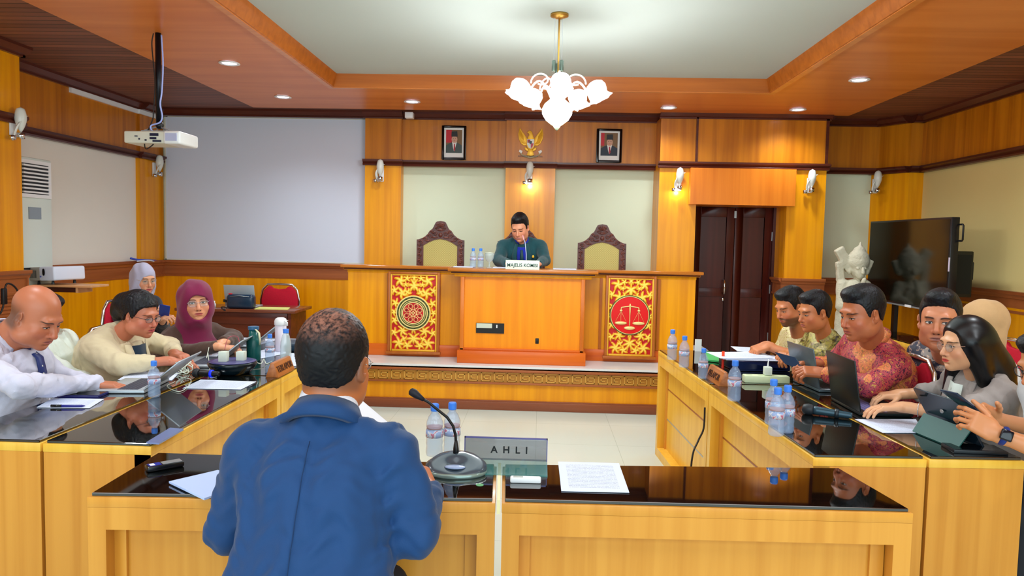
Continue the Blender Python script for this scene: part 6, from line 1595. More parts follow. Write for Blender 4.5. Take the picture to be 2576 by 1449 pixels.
# ------------------------------------------------------------------ a seated person
def person(label, head, yaw, pitch, roll, hs, S, fwd, hw, hip, arms, skin, cloth, hair=None, extra=None, girth=(.115, .14), sex='m', fat=0., neck_r=.056, nose=1., jaw=1.,
           short=False, hand_s=1.0, group=None, res=(.0032, .008), fold=.003, cuff=None, seed=1, headhide=False, leg_mat=None, collar=None, shoulder_r=.06, chest_d=None, nline=.07):
    """S shoulder centre; fwd chest heading (radians); arms: list of (side, elbow, wrist, hand dir, back-of-hand normal, curl, thumb side)"""
    t = thing('person', label, 'person', (S[0], S[1], 0), group=group)
    S = Vector(S); hip = Vector(hip); f = Vector((math.cos(fwd), math.sin(fwd), 0)); upv = (S-hip).normalized(); r = f.cross(upv).normalized(); f = upv.cross(r).normalized()
    R = head_frame(yaw, pitch, roll); C = Vector(head)
    parts = []; attrs = []
    H = Field(); nb = S+upv*.01
    n0 = C+Vector(((np.array([0, -.03, -.05])*hs) @ R).tolist()); nd = (n0-S).normalized(); nu = (upv*.5+nd).normalized(); NL = S+nu*nline
    add_head(H, C, R, hs, nb, sex, fat, nose, jaw, neck_r)
    P, Q, L = H.mesh(res[0]); parts.append((P, Q)); attrs.append(local_attr(P, C, R, hs))
    B = Field(); gx, gd = girth
    B.cap(S-r*hw*.7-upv*.05, S+r*hw*.7-upv*.05, .04, .04, .04); B.cap(S-upv*.09, hip, .05, gx*.7, .05); B.cap(S-upv*.06, nb, .045, .045, .03)
    for a in arms: B.cap(S+r*hw*a[0], a[1], .036, .032, .03); B.cap(a[1], a[2], .03, .024, .02)
    P, Q, L = B.mesh(.012); parts.append((P, Q)); attrs.append(np.tile(FAR, (len(P), 1)))
    for a in arms:
        if a[3] is None: continue
        A = Field(); e = Vector(a[1]); w = Vector(a[2])
        A.cap(e, w, .038*hand_s, .0255*hand_s, .02, n=a[4], f=1.12)
        add_hand(A, w, a[3], a[4], a[6], hand_s, a[5])
        P, Q, L = A.mesh(.003); parts.append((P, Q)); attrs.append(np.tile(FAR, (len(P), 1)))
    body = np_mesh('body', parts, skin, t, attrs)
    # garment for the torso and arms
    G = Field(); gdep = chest_d or gd
    mid = S.lerp(hip, .35); low = S.lerp(hip, .8)
    Rt = np.array([r, f, upv], dtype=F32)
    G.ell(mid, (hw*1.0+.01, gdep, .22), .06, Rt)
    G.ell(low, (gx*1.35, gd*1.05, .22), .08, Rt)
    G.ell(S-upv*.08, (hw+.02, gdep*.85, .12), .06, Rt)
    for q in (-1, 1): G.cap(S+upv*.035+r*q*.045-f*.015, S+r*q*(hw-.01)-upv*.008, .052, .058, .05)
    G.cap(NL-nu*.01, S-upv*.02, neck_r*hs*1.12, .085, .03)
    for a in arms:
        sh = S+r*hw*a[0]-upv*.02
        G.cap(sh, a[1], shoulder_r, .054 if not short else .05, .035)
        if short:
            pass
        else:
            w = Vector(a[2]); e = Vector(a[1]); en = w-(w-e).normalized()*(a[7] if len(a) > 7 else .02)
            G.cap(e, en, .053, .040, .02)
    for a in arms:     # flat cuff ends
        w = Vector(a[2]); e = Vector(a[1]); dr = (w-e).normalized(); off = (a[7] if len(a) > 7 else .02)
        if short:
            e2 = e; sh = S+r*hw*a[0]; dr = (e-sh).normalized(); en = e-dr*.01
        else: en = w-dr*off+dr*.012
        cut = Vector(en)+dr*.05
        G.box(cut, (.075, .075, .05), .002, .004, frame_T((0, 0, 0), dr.orthogonal(), dr.cross(dr.orthogonal())).to_3x3().transposed(), 's')
    if extra: extra(G, S, hip, f, r, upv)
    # neck opening
    fn_ = (f-nu*f.dot(nu)).normalized()
    cutn = NL+nu*.06-fn_*.0
    G.box(cutn+nu*.0+(fn_*0), (.10, .10, .06), .002, .008, np.array([r, (fn_*math.cos(.35)-nu*math.sin(.35)), (nu*math.cos(.35)+fn_*math.sin(.35))], dtype=F32), 's')
    if collar != 'closed': G.cap(NL+fn_*.07, S-upv*.0+f*.14, .022, .004, .01, 's')
    G.disp(wavy(fold, 34, seed, (1, 1, .6))); G.disp(wavy(fold*.5, 80, seed+5))
    P, Q, L = G.mesh(res[1]); 
    att = ((P-np.array(S)) @ Rt.T)
    g = np_mesh(cloth[0], [(P, Q)], cloth[1], t, [att])
    # seated legs
    lm = leg_mat or M('dark_trousers', '#16181f', rough=.8)
    LG = Field(); ff = Vector((math.cos(fwd), math.sin(fwd), 0)); rr = Vector((math.sin(fwd), -math.cos(fwd), 0))
    hz = Vector((hip.x, hip.y, max(.5, min(hip.z, .56))))
    if hip.z < .8:
        for q in (-1, 1):
            kn = hz+ff*.40+rr*q*.10; kn.z = .52; an = kn+ff*.02; an.z = .08
            LG.cap(hz+rr*q*.09, kn, .085, .065, .04); LG.cap(kn, an, .06, .045, .03)
        P, Q, L = LG.mesh(.016); np_mesh('trousers' if sex == 'm' else 'skirt', [(P, Q)], lm, t)
        for q in (-1, 1):
            kn = hz+ff*.42+rr*q*.10; SH = Field(); SH.ell((kn.x+ff.x*.05, kn.y+ff.y*.05, .045), (.05, .13, .04), .01, np.array([rr, ff, (0, 0, 1)]))
            P, Q, L = SH.mesh(.012); np_mesh('shoe', [(P, Q)], M('shoe_leather', '#0c0a0a', rough=.3), t)
    t_info = dict(nu=nu, fn=fn_, NL=NL, nr=neck_r*hs, t=t, C=C, R=R, hs=hs, S=S, f=f, r=r, up=upv, body=body, g=g, att=att, Rt=Rt)
    if hair is not None: hair(t_info)
    return t_info
def WH(I, x, y, z): return Vector((np.array(I['C'])+(np.array([x, y, z])*I['hs']) @ I['R']).tolist())
HAIR_SHORT = [(-.2, -.075), (-.085, -.062), (-.045, -.03), (-.028, .02), (.0, .012), (.012, -.012), (.026, -.008), (.034, .035), (.045, .058), (.062, .066), (.1, .078), (.2, .085)]
def hair_mat(name, c='#050508', c2='#10131e'):
    if name in _M: return _M[name]
    m, nt, b = base_mat(name); tc = nt.nodes.new('ShaderNodeTexCoord'); n = nt.nodes.new('ShaderNodeTexNoise'); n.inputs['Scale'].default_value = 90; n.inputs['Detail'].default_value = 3
    mp = nt.nodes.new('ShaderNodeMapping'); mp.inputs['Scale'].default_value = (1, 1, .25); nt.links.new(tc.outputs['Object'], mp.inputs[0]); nt.links.new(mp.outputs[0], n.inputs['Vector'])
    r = ramp(nt, n.outputs['Fac'], [(.4, c), (.75, c2)]); nt.links.new(r.outputs[0], b.inputs['Base Color']); b.inputs['Roughness'].default_value = .5; b.inputs['Specular IOR Level'].default_value = .35
    bp_ = nt.nodes.new('ShaderNodeBump'); bp_.inputs['Strength'].default_value = .5; bp_.inputs['Distance'].default_value = .004; nt.links.new(n.outputs['Fac'], bp_.inputs['Height']); nt.links.new(bp_.outputs[0], b.inputs['Normal'])
    _M[name] = m; return m
HAIRK = hair_mat('black_hair'); HAIRB = hair_mat('dark_brown_hair', '#120a06', '#2c1a10')
def short_hair(table=HAIR_SHORT, lift=(.005, .007, .014), top=0.006, mat=None, seed=1, rough=.0014):
    def fn(I):
        F = hair_field(I['C'], I['R'], I['hs'], table, lift, top, seed, rough)
        for q in (-1, 1): F.ell(np.array(WH(I, q*.082, -.006, -.008)), np.array((.014, .021, .033))*I['hs'], .004, I['R'], 's')
        P, Q, L = F.mesh(.0034)
        np_mesh('hair', [(P, Q)], mat or HAIRK, I['t'])
    return fn
def glasses(I, mat, w=.024, h=.019, round_=True, thick=.0014):
    g = MB(); n = 20
    for q in (-1, 1):
        pts = []
        for i in range(n+1):
            a = 2*PI*i/n; cx, cz = math.cos(a), math.sin(a)
            if not round_: m_ = max(abs(cx), abs(cz)); cx, cz = cx/m_**.6, cz/m_**.6
            pts.append(WH(I, q*.033+w*cx, .100-.10*(abs(q*.033+w*cx))**1.5*4, -.002+h*cz))
        g.tube(pts, thick*I['hs'], 6)
        g.tube([WH(I, q*(.033+w), .094, .003), WH(I, q*.079, .05, .006), WH(I, q*.083, -.005, .004)], thick*I['hs'], 6)
    g.tube([WH(I, -.010, .104, .002), WH(I, 0, .107, .004), WH(I, .010, .104, .002)], thick*I['hs'], 6)
    o = g.build('glasses', mat, I['t'], smooth=True)
    for q in (-1, 1):
        l = MB(); c = [WH(I, q*.033+w*.95*math.cos(2*PI*i/n), .100-.10*(abs(q*.033+w*math.cos(2*PI*i/n)))**1.5*4, -.002+h*.95*math.sin(2*PI*i/n)) for i in range(n)]
        fw_ = (WH(I, 0, 1, 0)-WH(I, 0, 0, 0)).normalized()*.0012
        l.add(c+[p+fw_ for p in c], [tuple(range(n)), tuple(reversed(range(n, 2*n)))]+[(i, (i+1) % n, (i+1) % n+n, i+n) for i in range(n)])
        l.build('lens', LENS, o)
    return o
def on_chest(I, x, z, off=.0):
    """point on the garment surface at torso coordinates (x right, z up)"""
    a = I['att']; m = (a[:, 1] < .24) & (np.abs(a[:, 0]-x) < .014) & (np.abs(a[:, 2]-z) < .014)
    y = a[m, 1].max() if m.any() else .12
    return I['S']+I['r']*x+I['f']*(float(y)+off)+I['up']*z
def chest_strip(I, name, pts, widths, mat, thick=.004, off=.002, n=6):
    """a strip of cloth lying on the chest along torso points"""
    mb = MB(); P = []
    for (x, z), w in zip(pts, widths):
        a, c, b_ = on_chest(I, x-w, z, off), on_chest(I, x, z, off+.003), on_chest(I, x+w, z, off)
        P.append((a, c, b_))
    vs = []; f = I['f']*thick
    for a, c, b_ in P: vs += [a, c, b_, b_+f, c+f, a+f]
    fs = []
    for i in range(len(P)-1):
        for j in range(6): fs.append((i*6+j, i*6+(j+1) % 6, (i+1)*6+(j+1) % 6, (i+1)*6+j))
    fs += [tuple(reversed(range(6))), tuple(range((len(P)-1)*6, len(P)*6))]
    mb.add(vs, fs); return mb.build(name, mat, I['t'], smooth=True)
def collar_ring(I, mat, r=None, z0=-.03, z1=.012, name='collar', open_=.55, tilt=.35, flare=.012):
    """band round the neck: z0, z1 are heights relative to the neckline"""
    mb = MB(); n = 32; vs = []; r = (r or I['nr']*1.1); u0 = I['nu']; f0 = I['fn']; rr = I['r']
    f_ = f0*math.cos(tilt)-u0*math.sin(tilt); u_ = u0*math.cos(tilt)+f0*math.sin(tilt)
    for i in range(n+1):
        a = open_+(2*PI-2*open_)*i/n   # 0 = front
        d = f_*math.cos(a)+rr*math.sin(a); base = I['NL']
        vs += [base+d*(r+.006)+u_*z0, base+d*(r-.004)+u_*z1, base+d*(r+.0005)+u_*(z1+.003), base+d*(r+.006+flare)+u_*(z0+.002)]
    fs = [(i*4+j, i*4+(j+1) % 4, (i+1)*4+(j+1) % 4, (i+1)*4+j) for i in range(n) for j in range(4)]+[(3, 2, 1, 0), (n*4, n*4+1, n*4+2, n*4+3)]
    mb.add(vs, fs); return mb.build(name, mat, I['t'], smooth=True)
# ================================================================== GARMENT MATERIALS
def cloth_mat(name, c, rough=.85, sheen=.2, bump=.15, bscale=260):
    return M(name, c, rough=rough, sheen=sheen, noise=.06, nscale=40, bump=bump, bscale=bscale)
def batik(name, stops, scale=45, dist=2.5, kind='noise', rough=.6):
    if name in _M: return _M[name]
    m, nt, b = base_mat(name); tc = nt.nodes.new('ShaderNodeTexCoord')
    n = nt.nodes.new('ShaderNodeTexNoise'); n.inputs['Scale'].default_value = scale; n.inputs['Detail'].default_value = 3; n.inputs['Distortion'].default_value = dist
    nt.links.new(tc.outputs['Object'], n.inputs['Vector']); r = ramp(nt, n.outputs['Fac'], stops, 'CONSTANT')
    n2 = nt.nodes.new('ShaderNodeTexNoise'); n2.inputs['Scale'].default_value = 6; nt.links.new(tc.outputs['Object'], n2.inputs['Vector'])
    r2 = ramp(nt, n2.outputs['Fac'], [(0, stops[0][1]), (.56, stops[-1][1])], 'CONSTANT')
    mx = nt.nodes.new('ShaderNodeMix'); mx.data_type = 'RGBA'; mx.inputs[0].default_value = .35; nt.links.new(r.outputs[0], mx.inputs[6]); nt.links.new(r2.outputs[0], mx.inputs[7])
    nt.links.new(mx.outputs[2], b.inputs['Base Color']); b.inputs['Roughness'].default_value = rough
    _M[name] = m; return m
def hijab(I, mat, chest=.12, tail=None, loose=0.0, wide=1.0):
    F = Field(); hs = I['hs']; R = I['R']; W = lambda *a: np.array(WH(I, *a))
    F.ell(W(0, -.022, .026), np.array((.090*wide, .114*wide, .107))*hs, .02, R); F.ell(W(0, .004, -.055), np.array((.084+loose, .095, .088))*hs, .04, R)
    F.ell(W(0, .03, -.115), np.array((.062, .062, .035))*hs, .03, R)
    F.cap(W(0, -.035, -.08), I['S']+I['up']*.0+I['f']*.01, .082*hs*wide, .105*wide, .05)
    F.ell(I['S']-I['up']*.035+I['f']*.035, (.15*wide, chest+.03, .075), .05, I['Rt'])
    F.ell(W(0, .135, -.030), np.array((.068, .135, .080))*hs, .008, R, 's')
    if tail:
        for a, b_, ra, rb in tail: F.cap(a, b_, ra, rb, .02, n=I['f'], f=1.9)
    F.disp(wavy(.0042, 42, 3, (1, 1, .35)))
    P, Q, L = F.mesh(.0045)
    return np_mesh('headscarf', [(P, Q)], mat, I['t'])
UPZ = (0, 0, 1)
A_ = lambda px, py, Y: at(px, py, Y=Y)

# ---- bald man, left, nearest
SK1 = skin_mat('skin_ruddy', '#c07a60', lip='#a85a54', openness=.22, stubble_scalp=.75, blush='#b0503c')
SHW = cloth_mat('white_shirt_cloth', '#ccccdf', bump=.1)
I = person('bald person in white shirt and dark blue tie typing at the left-hand tables', A_(92, 797, 3.2), -.12, -.48, 0, 1.07, A_(8, 872, 3.22), 0, .185, (-2.48, 3.25, .5),
    [(1, A_(50, 972, 2.97), A_(236, 966, 3.36), (.93, .32, -.10), UPZ, .34, -1, .0), (-1, A_(120, 930, 3.55), A_(228, 968, 3.58), (.95, -.1, -.06), UPZ, .5, 1, .0)],
    SK1, ('shirt', SHW), None, girth=(.17, .185), fat=1.0, neck_r=.066, fold=.008, seed=3, nose=1.18)
collar_ring(I, SHW, flare=.02)
tm, nt, b = base_mat('dotted_tie'); tc = nt.nodes.new('ShaderNodeTexCoord'); vo = nt.nodes.new('ShaderNodeTexVoronoi'); vo.inputs['Scale'].default_value = 34; vo.inputs['Randomness'].default_value = .35
nt.links.new(tc.outputs['Object'], vo.inputs['Vector']); r_ = ramp(nt, vo.outputs['Distance'], [(0, '#dcdccc'), (.17, '#10286c')], 'CONSTANT'); nt.links.new(r_.outputs[0], b.inputs['Base Color']); b.inputs['Roughness'].default_value = .5
tie = chest_strip(I, 'necktie', [(0, .04), (0, -.02), (0, -.09), (0, -.16), (0, -.20)], [.016, .022, .028, .033, .036], tm, .006, .004)
a = on_chest(I, -.03, -.145, .013); c = on_chest(I, .034, -.15, .013); MB().tube([a, c], .004, 6).build('tie_clip', M('clip', '#efe8d0', rough=.25, metal=.6), tie)
# ---- white-clad person behind him
I = person('person in white ruffled blouse seated just behind the bald man, face hidden', A_(104, 792, 3.86), .0, -.4, 0, .97, A_(124, 870, 3.86), .05, .16, (-2.7, 3.9, .5),
    [(1, A_(158, 940, 3.70), A_(205, 955, 3.76), (.9, .1, -.2), UPZ, .6, -1, -.02), (-1, A_(170, 930, 4.05), A_(200, 940, 4.0), (.9, -.1, -.2), UPZ, .6, 1, 0)],
    skin_mat('skin_mid', '#c48c6c', openness=.3), ('blouse', cloth_mat('blouse_white', '#e6f0e6')), short_hair(mat=HAIRK), fold=.008, seed=9)
mb = MB()
for k in range(5): 
    a = on_chest(I, -.04, .0-.05*k, .004); mb.tube([a+I['r']*(.03*math.sin(q*1.1))+I['up']*(-.01*q)+I['f']*(.012*math.sin(q*2.1+k)) for q in range(6)], .007, 6)
mb.build('ruffles', cloth_mat('ruffle_white', '#dfe8ea'), I['t'], smooth=True)
# ---- woman in beige blazer
BEI = cloth_mat('beige_cloth', '#d8c8a4', bump=.1)
SK2 = skin_mat('skin_tan', '#c8806a', lip='#b83848', openness=.25, browt=.8, blush='#c8504c')
def hair_pulled(I):
    T = [(-.2, -.07), (-.085, -.06), (-.05, -.035), (-.03, .0), (-.005, .02), (.012, -.015), (.03, .01), (.04, .04), (.06, .062), (.1, .075), (.2, .085)]
    F = hair_field(I['C'], I['R'], I['hs'], T, (.014, .018, .018), .0, 4, .002)
    F.ell(np.array(WH(I, 0, -.120, .035)), np.array((.072, .068, .068))*I['hs'], .03, I['R'])
    F.ell(np.array(WH(I, 0, -.155, -.015)), np.array((.052, .05, .06))*I['hs'], .03, I['R'])
    P, Q, L = F.mesh(.0038); np_mesh('hair', [(P, Q)], HAIRK, I['t'])
I = person('woman in beige blazer and glasses with dark pulled-back hair typing', A_(354, 792, 3.95), -.28, -.22, 0, .95, A_(292, 855, 3.97), -.12, .165, (-2.46, 4.0, .48),
    [(1, A_(302, 918, 3.74), A_(425, 908, 3.88), (.93, .25, -.12), UPZ, .45, -1, .085), (-1, A_(428, 872, 4.3), A_(440, 890, 4.12), (.8, -.5, -.1), UPZ, .4, 1, .03)],
    SK2, ('blazer', BEI), hair_pulled, girth=(.165, .185), sex='f', fat=1.0, fold=.006, seed=12, neck_r=.054, shoulder_r=.068)
glasses(I, M('dark_rim', '#2a1c24', rough=.3), .021, .016, False, .0013)
chest_strip(I, 'inner_top', [(0, .02), (0, -.08), (0, -.2)], [.06, .055, .03], cloth_mat('navy_top', '#0e2a40'), .004, .003)
chest_strip(I, 'lapel', [(-.075, .03), (-.065, -.06), (-.04, -.2)], [.018, .024, .012], BEI, .006, .006); chest_strip(I, 'lapel', [(.075, .03), (.065, -.06), (.04, -.2)], [.018, .024, .012], BEI, .006, .006)
# ---- woman in grey headscarf at the back
SK3 = skin_mat('skin_fair', '#e0ac94', lip='#c02040', openness=.3, browt=.7)
I = person('woman in pale grey headscarf and black jacket seated in the far left corner', A_(362, 702, 5.9), -.62, -.16, 0, 1.0, A_(345, 773, 5.92), -.35, .165, (-3.26, 6.0, .5),
    [(1, A_(325, 828, 5.75), A_(392, 806, 5.62), (.8, -.1, .3), (-.2, -.3, .8), .8, -1, .03), (-1, A_(410, 822, 5.9), A_(408, 806, 5.7), (.2, -.4, .4), (.6, -.3, .5), .8, 1, .03)],
    SK3, ('jacket', cloth_mat('black_cloth', '#101826')), None, sex='f', girth=(.13, .14), seed=21)
hijab(I, cloth_mat('grey_scarf', '#b4b2cc'))
glasses(I, M('thin_gold', '#c8a880', rough=.3, metal=.5), .021, .018, True, .0011)
q = A_(413, 786, 5.6); ph = thing('phone', 'blue phone held by the woman in the pale grey headscarf', 'phone', q, rot=(.5, .2, .3)); MB().box(-.038, .038, -.005, .005, -.07, .07).build('case', M('phone_blue', '#1c3488', rough=.3), ph, local=True, bevel=.004)
MB().box(-.034, .034, .005, .0056, -.065, .065).build('screen', BLACKG, ph, local=True)
# ---- woman in maroon headscarf
BRN = cloth_mat('brown_cloth', '#50382e', bump=.1)
SK4 = skin_mat('skin_light', '#e4a88c', lip='#b84048', openness=.55, browt=.8, gaze=.002)
I = person('woman in maroon headscarf, glasses and brown jacket looking towards the camera', A_(492, 757, 4.55), -.98, -.06, .06, 1.02, A_(478, 846, 4.62), -.45, .17, (-2.42, 4.75, .5),
    [(1, A_(440, 890, 4.42), A_(548, 872, 4.35), (.95, .05, -.08), UPZ, .5, -1, .02), (-1, A_(590, 850, 4.85), A_(562, 862, 4.55), (-.4, -.8, -.05), UPZ, .5, 1, .02)],
    SK4, ('jacket', BRN), None, sex='f', fat=.9, girth=(.15, .165), fold=.005, seed=31, neck_r=.055)
MAR = cloth_mat('maroon_scarf', '#7c1444', bump=.1)
hijab(I, MAR, .13, [(I['S']+I['f']*.12+I['up']*.0+I['r']*-.03, on_chest(I, -.05, -.16, .02), .045, .04), (on_chest(I, -.05, -.12, .02), on_chest(I, -.055, -.23, .02), .04, .03)], loose=.014, wide=1.16)
glasses(I, M('pale_rim', '#c8b4bc', rough=.3, metal=.4), .022, .018, False, .0012)
a = on_chest(I, .03, -.14, .006); MB().box(-.025, .025, -.001, .001, -.04, .04, T=frame_T(a, I['r'], -I['f'])@Matrix.Rotation(PI/2, 4, 'X')).build('name_badge', M('badge_white', '#c8d4e4', rough=.4), I['t'])
# ---- presiding man
TEAL = cloth_mat('teal_suit', '#0d464e', bump=.05)
SK5 = skin_mat('skin_pink', '#e8a890', lip='#c87878', openness=.12)
HQ = (1316, 7.4)
I = person('person in dark teal suit and blue shirt reading behind the judges bench', A_(1308, 573, 7.16), -PI/2-.24, -.42, .05, 1.02, A_(1313, 617, 7.28), -PI/2, .185, (X_at(1316, 650, 7.3), 7.55, PZ+.5),
    [(1, A_(1254, 655, 7.1), A_(1280, 663, 6.85), (.6, -.5, -.08), UPZ, .4, -1, .02), (-1, A_(1371, 655, 7.1), A_(1352, 665, 6.85), (-.6, -.5, -.08), UPZ, .4, 1, .02)],
    SK5, ('suit_jacket', TEAL), short_hair(top=.008, lift=(.006, .008, .016)), girth=(.15, .15), seed=41, res=(.0035, .009), neck_r=.054, nline=.065, shoulder_r=.066)
chest_strip(I, 'shirt', [(0, .03), (0, -.06), (0, -.16), (0, -.26)], [.045, .046, .035, .012], cloth_mat('blue_shirt', '#0a24a8'), .006, .012)
chest_strip(I, 'necktie', [(0, .01), (0, -.08), (0, -.2)], [.012, .02, .024], M('tie_teal', '#0b3a44', rough=.5), .005, .022)
for q in (-1, 1): chest_strip(I, 'lapel', [(q*.05, .05), (q*.075, -.05), (q*.055, -.16), (q*.02, -.26)], [.014, .024, .022, .008], TEAL, .006, .018)
a = on_chest(I, -.11, -.06, .006); MB().ball(a, (.012, .004, .014), 6).build('lapel_pin', GOLD, I['t'])
collar_ring(I, cloth_mat('blue_shirt', '#0a24a8'), open_=.4)
# ---- man in navy suit seen from behind
NAVY = cloth_mat('navy_suit', '#02386a', rough=.75, sheen=.1, bump=.08)
SK6 = skin_mat('skin_warm', '#c07448', openness=.6, stubble_scalp=.6)
THIN, nt, b = base_mat('thinning_hair'); X = NX(nt); at_ = nt.nodes.new('ShaderNodeAttribute'); at_.attribute_name = 'hl'
sp = nt.nodes.new('ShaderNodeSeparateXYZ'); nt.links.new(at_.outputs['Vector'], sp.inputs[0])
mp = nt.nodes.new('ShaderNodeMapping'); mp.inputs['Scale'].default_value = (1, .3, 1); nt.links.new(at_.outputs['Vector'], mp.inputs[0])
n = nt.nodes.new('ShaderNodeTexNoise'); n.inputs['Scale'].default_value = 130; n.inputs['Detail'].default_value = 4; nt.links.new(mp.outputs[0], n.inputs['Vector'])
e = X.mul(X.ell(sp.outputs[0], .0, .062, sp.outputs[1], -.075, .062, .75), X.step(sp.outputs[2], .045, .10))
f_ = X.m('MULTIPLY', e, X.mul(X.step(n.outputs['Fac'], .30, .70), .8))
nt.links.new(X.mix(f_, lin('#07070c'), lin('#a8705c')), b.inputs['Base Color']); b.inputs['Roughness'].default_value = .55; b.inputs['Specular IOR Level'].default_value = .3
def hair_thin(I):
    T = [(-.2, -.072), (-.085, -.066), (-.05, -.035), (-.03, .01), (.0, .005), (.014, -.006), (.028, .0), (.04, .05), (.06, .07), (.1, .08), (.2, .09)]
    F = hair_field(I['C'], I['R'], I['hs'], T, (.007, .010, .012), .0, 8, .0013)
    for q in (-1, 1): F.ell(np.array(WH(I, q*.083, -.006, -.008)), np.array((.014, .021, .033))*I['hs'], .004, I['R'], 's')
    P, Q, L = F.mesh(.0032); np_mesh('hair', [(P, Q)], THIN, I['t'], [local_attr(P, I['C'], I['R'], I['hs'])])
I = person('person in navy suit with thinning dark hair, seen from behind at the front tables', A_(843, 915, 1.86), PI/2-.16, -.10, .02, 1.03, A_(815, 1124, 1.80), PI/2-.04, .178, (A_(815, 1102, 1.80).x, 1.60, .5),
    [(-1, A_(578, 1335, 1.80), A_(800, 1200, 2.12), (.6, .5, .25), (-.2, .1, .9), .8, 1, .03), (1, A_(1050, 1345, 1.76), A_(1078, 1232, 2.03), (-.35, .6, .35), (.5, -.2, .5), .6, -1, .03)],
    SK6, ('suit_jacket', NAVY), hair_thin, girth=(.165, .135), fold=.008, seed=51, res=(.003, .006), neck_r=.058, shoulder_r=.072, collar='closed', nline=.092)
collar_ring(I, cloth_mat('shirt_edge', '#e8ecfa'), .0715, -.02, .034, 'shirt_collar', open_=.9, flare=.002)
collar_ring(I, NAVY, .079, -.050, .006, 'jacket_collar', open_=1.0, flare=.022)
glasses(I, M('silver_rim', '#c0c4c8', rough=.2, metal=.8))
sb = MB(); pts = []
for z in np.linspace(.0, -.42, 16):
    a = I['att']; m = (np.abs(a[:, 0]) < .012) & (np.abs(a[:, 2]-z) < .015); y = a[m, 1].min() if m.any() else -.13
    pts.append(I['S']+I['f']*(float(y)-.0005)+I['up']*float(z))
sb.tube(pts, .0011, 5).build('back_seam', M('seam_navy', '#032a52', rough=.8), I['t'], smooth=True)

# ---- right side: man in cream batik
CREAM = batik('cream_batik', [(0, '#8c7434'), (.40, '#d8cc8c'), (.5, '#e8dcb0'), (.58, '#b07c60'), (.62, '#e0d8a8')], 34)
SK7 = skin_mat('skin_tan2', '#cc8662', openness=.2, beard=.75)
I = person('bearded person in cream patterned batik shirt farthest along the right-hand tables', A_(1988, 772, 4.75), PI+.36, -.34, 0, .94, A_(2016, 858, 4.84), PI+.15, .165, (1.86, 4.95, .5),
    [(-1, A_(1990, 893, 4.6), A_(1932, 872, 4.66), (-.75, -.15, -.25), (-.2, -.2, .9), .95, 1, 0), (1, A_(1960, 885, 5.0), A_(1925, 868, 4.88), (-.7, -.25, -.2), (-.2, -.1, .9), .95, -1, 0)],
    SK7, ('batik_shirt', CREAM), short_hair(top=.006, lift=(.004, .006, .016)), short=True, seed=61, fat=.5)
# ---- olive batik
OLIVE = batik('olive_batik', [(0, '#2c2418'), (.40, '#6a6428'), (.47, '#a8a040'), (.56, '#8a6e58'), (.63, '#c8c078')], 24, 1.5, rough=.45)
SK8 = skin_mat('skin_tan3', '#c8845c', openness=.3)
I = person('slim person in olive and brown batik shirt between the cream and red batik shirts', A_(2048, 785, 4.34), PI+.28, -.2, 0, .90, A_(2080, 868, 4.42), PI+.1, .155, (1.86, 4.55, .5),
    [(-1, A_(2098, 905, 4.2), A_(2028, 893, 4.25), (-.9, -.05, -.05), UPZ, .7, 1, .02), (1, A_(2020, 890, 4.62), A_(1995, 885, 4.5), (-.7, -.4, -.1), UPZ, .7, -1, .02)],
    SK8, ('batik_shirt', OLIVE), short_hair(top=.006, lift=(.004, .006, .018)), seed=71, neck_r=.05)
collar_ring(I, OLIVE)
# ---- red batik
RED = batik('red_batik', [(0, '#501430'), (.42, '#d04050'), (.52, '#e0584c'), (.57, '#7c2048'), (.61, '#f0b040')], 36, 3)
SK9 = skin_mat('skin_brown', '#b8704e', openness=.25)
I = person('sturdy person in red and orange batik shirt behind the open laptops', A_(2168, 789, 3.66), PI+.30, -.22, 0, 1.03, A_(2200, 882, 3.80), PI+.12, .19, (1.86, 3.92, .5),
    [(-1, A_(2188, 972, 3.52), A_(2070, 938, 3.74), (-.9, .1, .05), (-.2, -.4, .8), .85, 1, .03), (1, A_(2095, 918, 4.1), A_(2050, 915, 3.98), (-.8, -.1, .0), (-.1, .2, .9), .85, -1, .03)],
    SK9, ('batik_shirt', RED), short_hair(top=.009, lift=(.004, .006, .014)), girth=(.16, .165), fold=.006, seed=81, neck_r=.058, fat=.3, nline=.10)
collar_ring(I, RED)
# ---- dark floral batik, facing the camera
DKB = batik('dark_batik', [(0, '#14142c'), (.47, '#1c1c3c'), (.56, '#c09878'), (.60, '#26264a'), (.66, '#e0d0c0')], 24, 1.2)
SK10 = skin_mat('skin_tan4', '#d89478', lip='#b07068', openness=.6, gaze=-.003, browt=1.3)
I = person('person in dark floral batik turned towards the camera behind the long-haired woman', A_(2364, 808, 3.60), PI+.98, -.02, 0, 1.11, A_(2388, 906, 3.78), PI+.55, .155, (2.2, 3.95, .5),
    [(-1, A_(2405, 985, 3.62), (2.0, 3.5, .70), (-.9, 0, -.2), UPZ, .5, 1, .02), (1, A_(2345, 980, 3.95), (1.98, 3.8, .70), (-.9, 0, -.2), UPZ, .5, -1, .02)],
    SK10, ('batik_shirt', DKB), short_hair(top=.009, lift=(.005, .006, .016)), girth=(.15, .15), seed=91, neck_r=.058)
collar_ring(I, DKB)
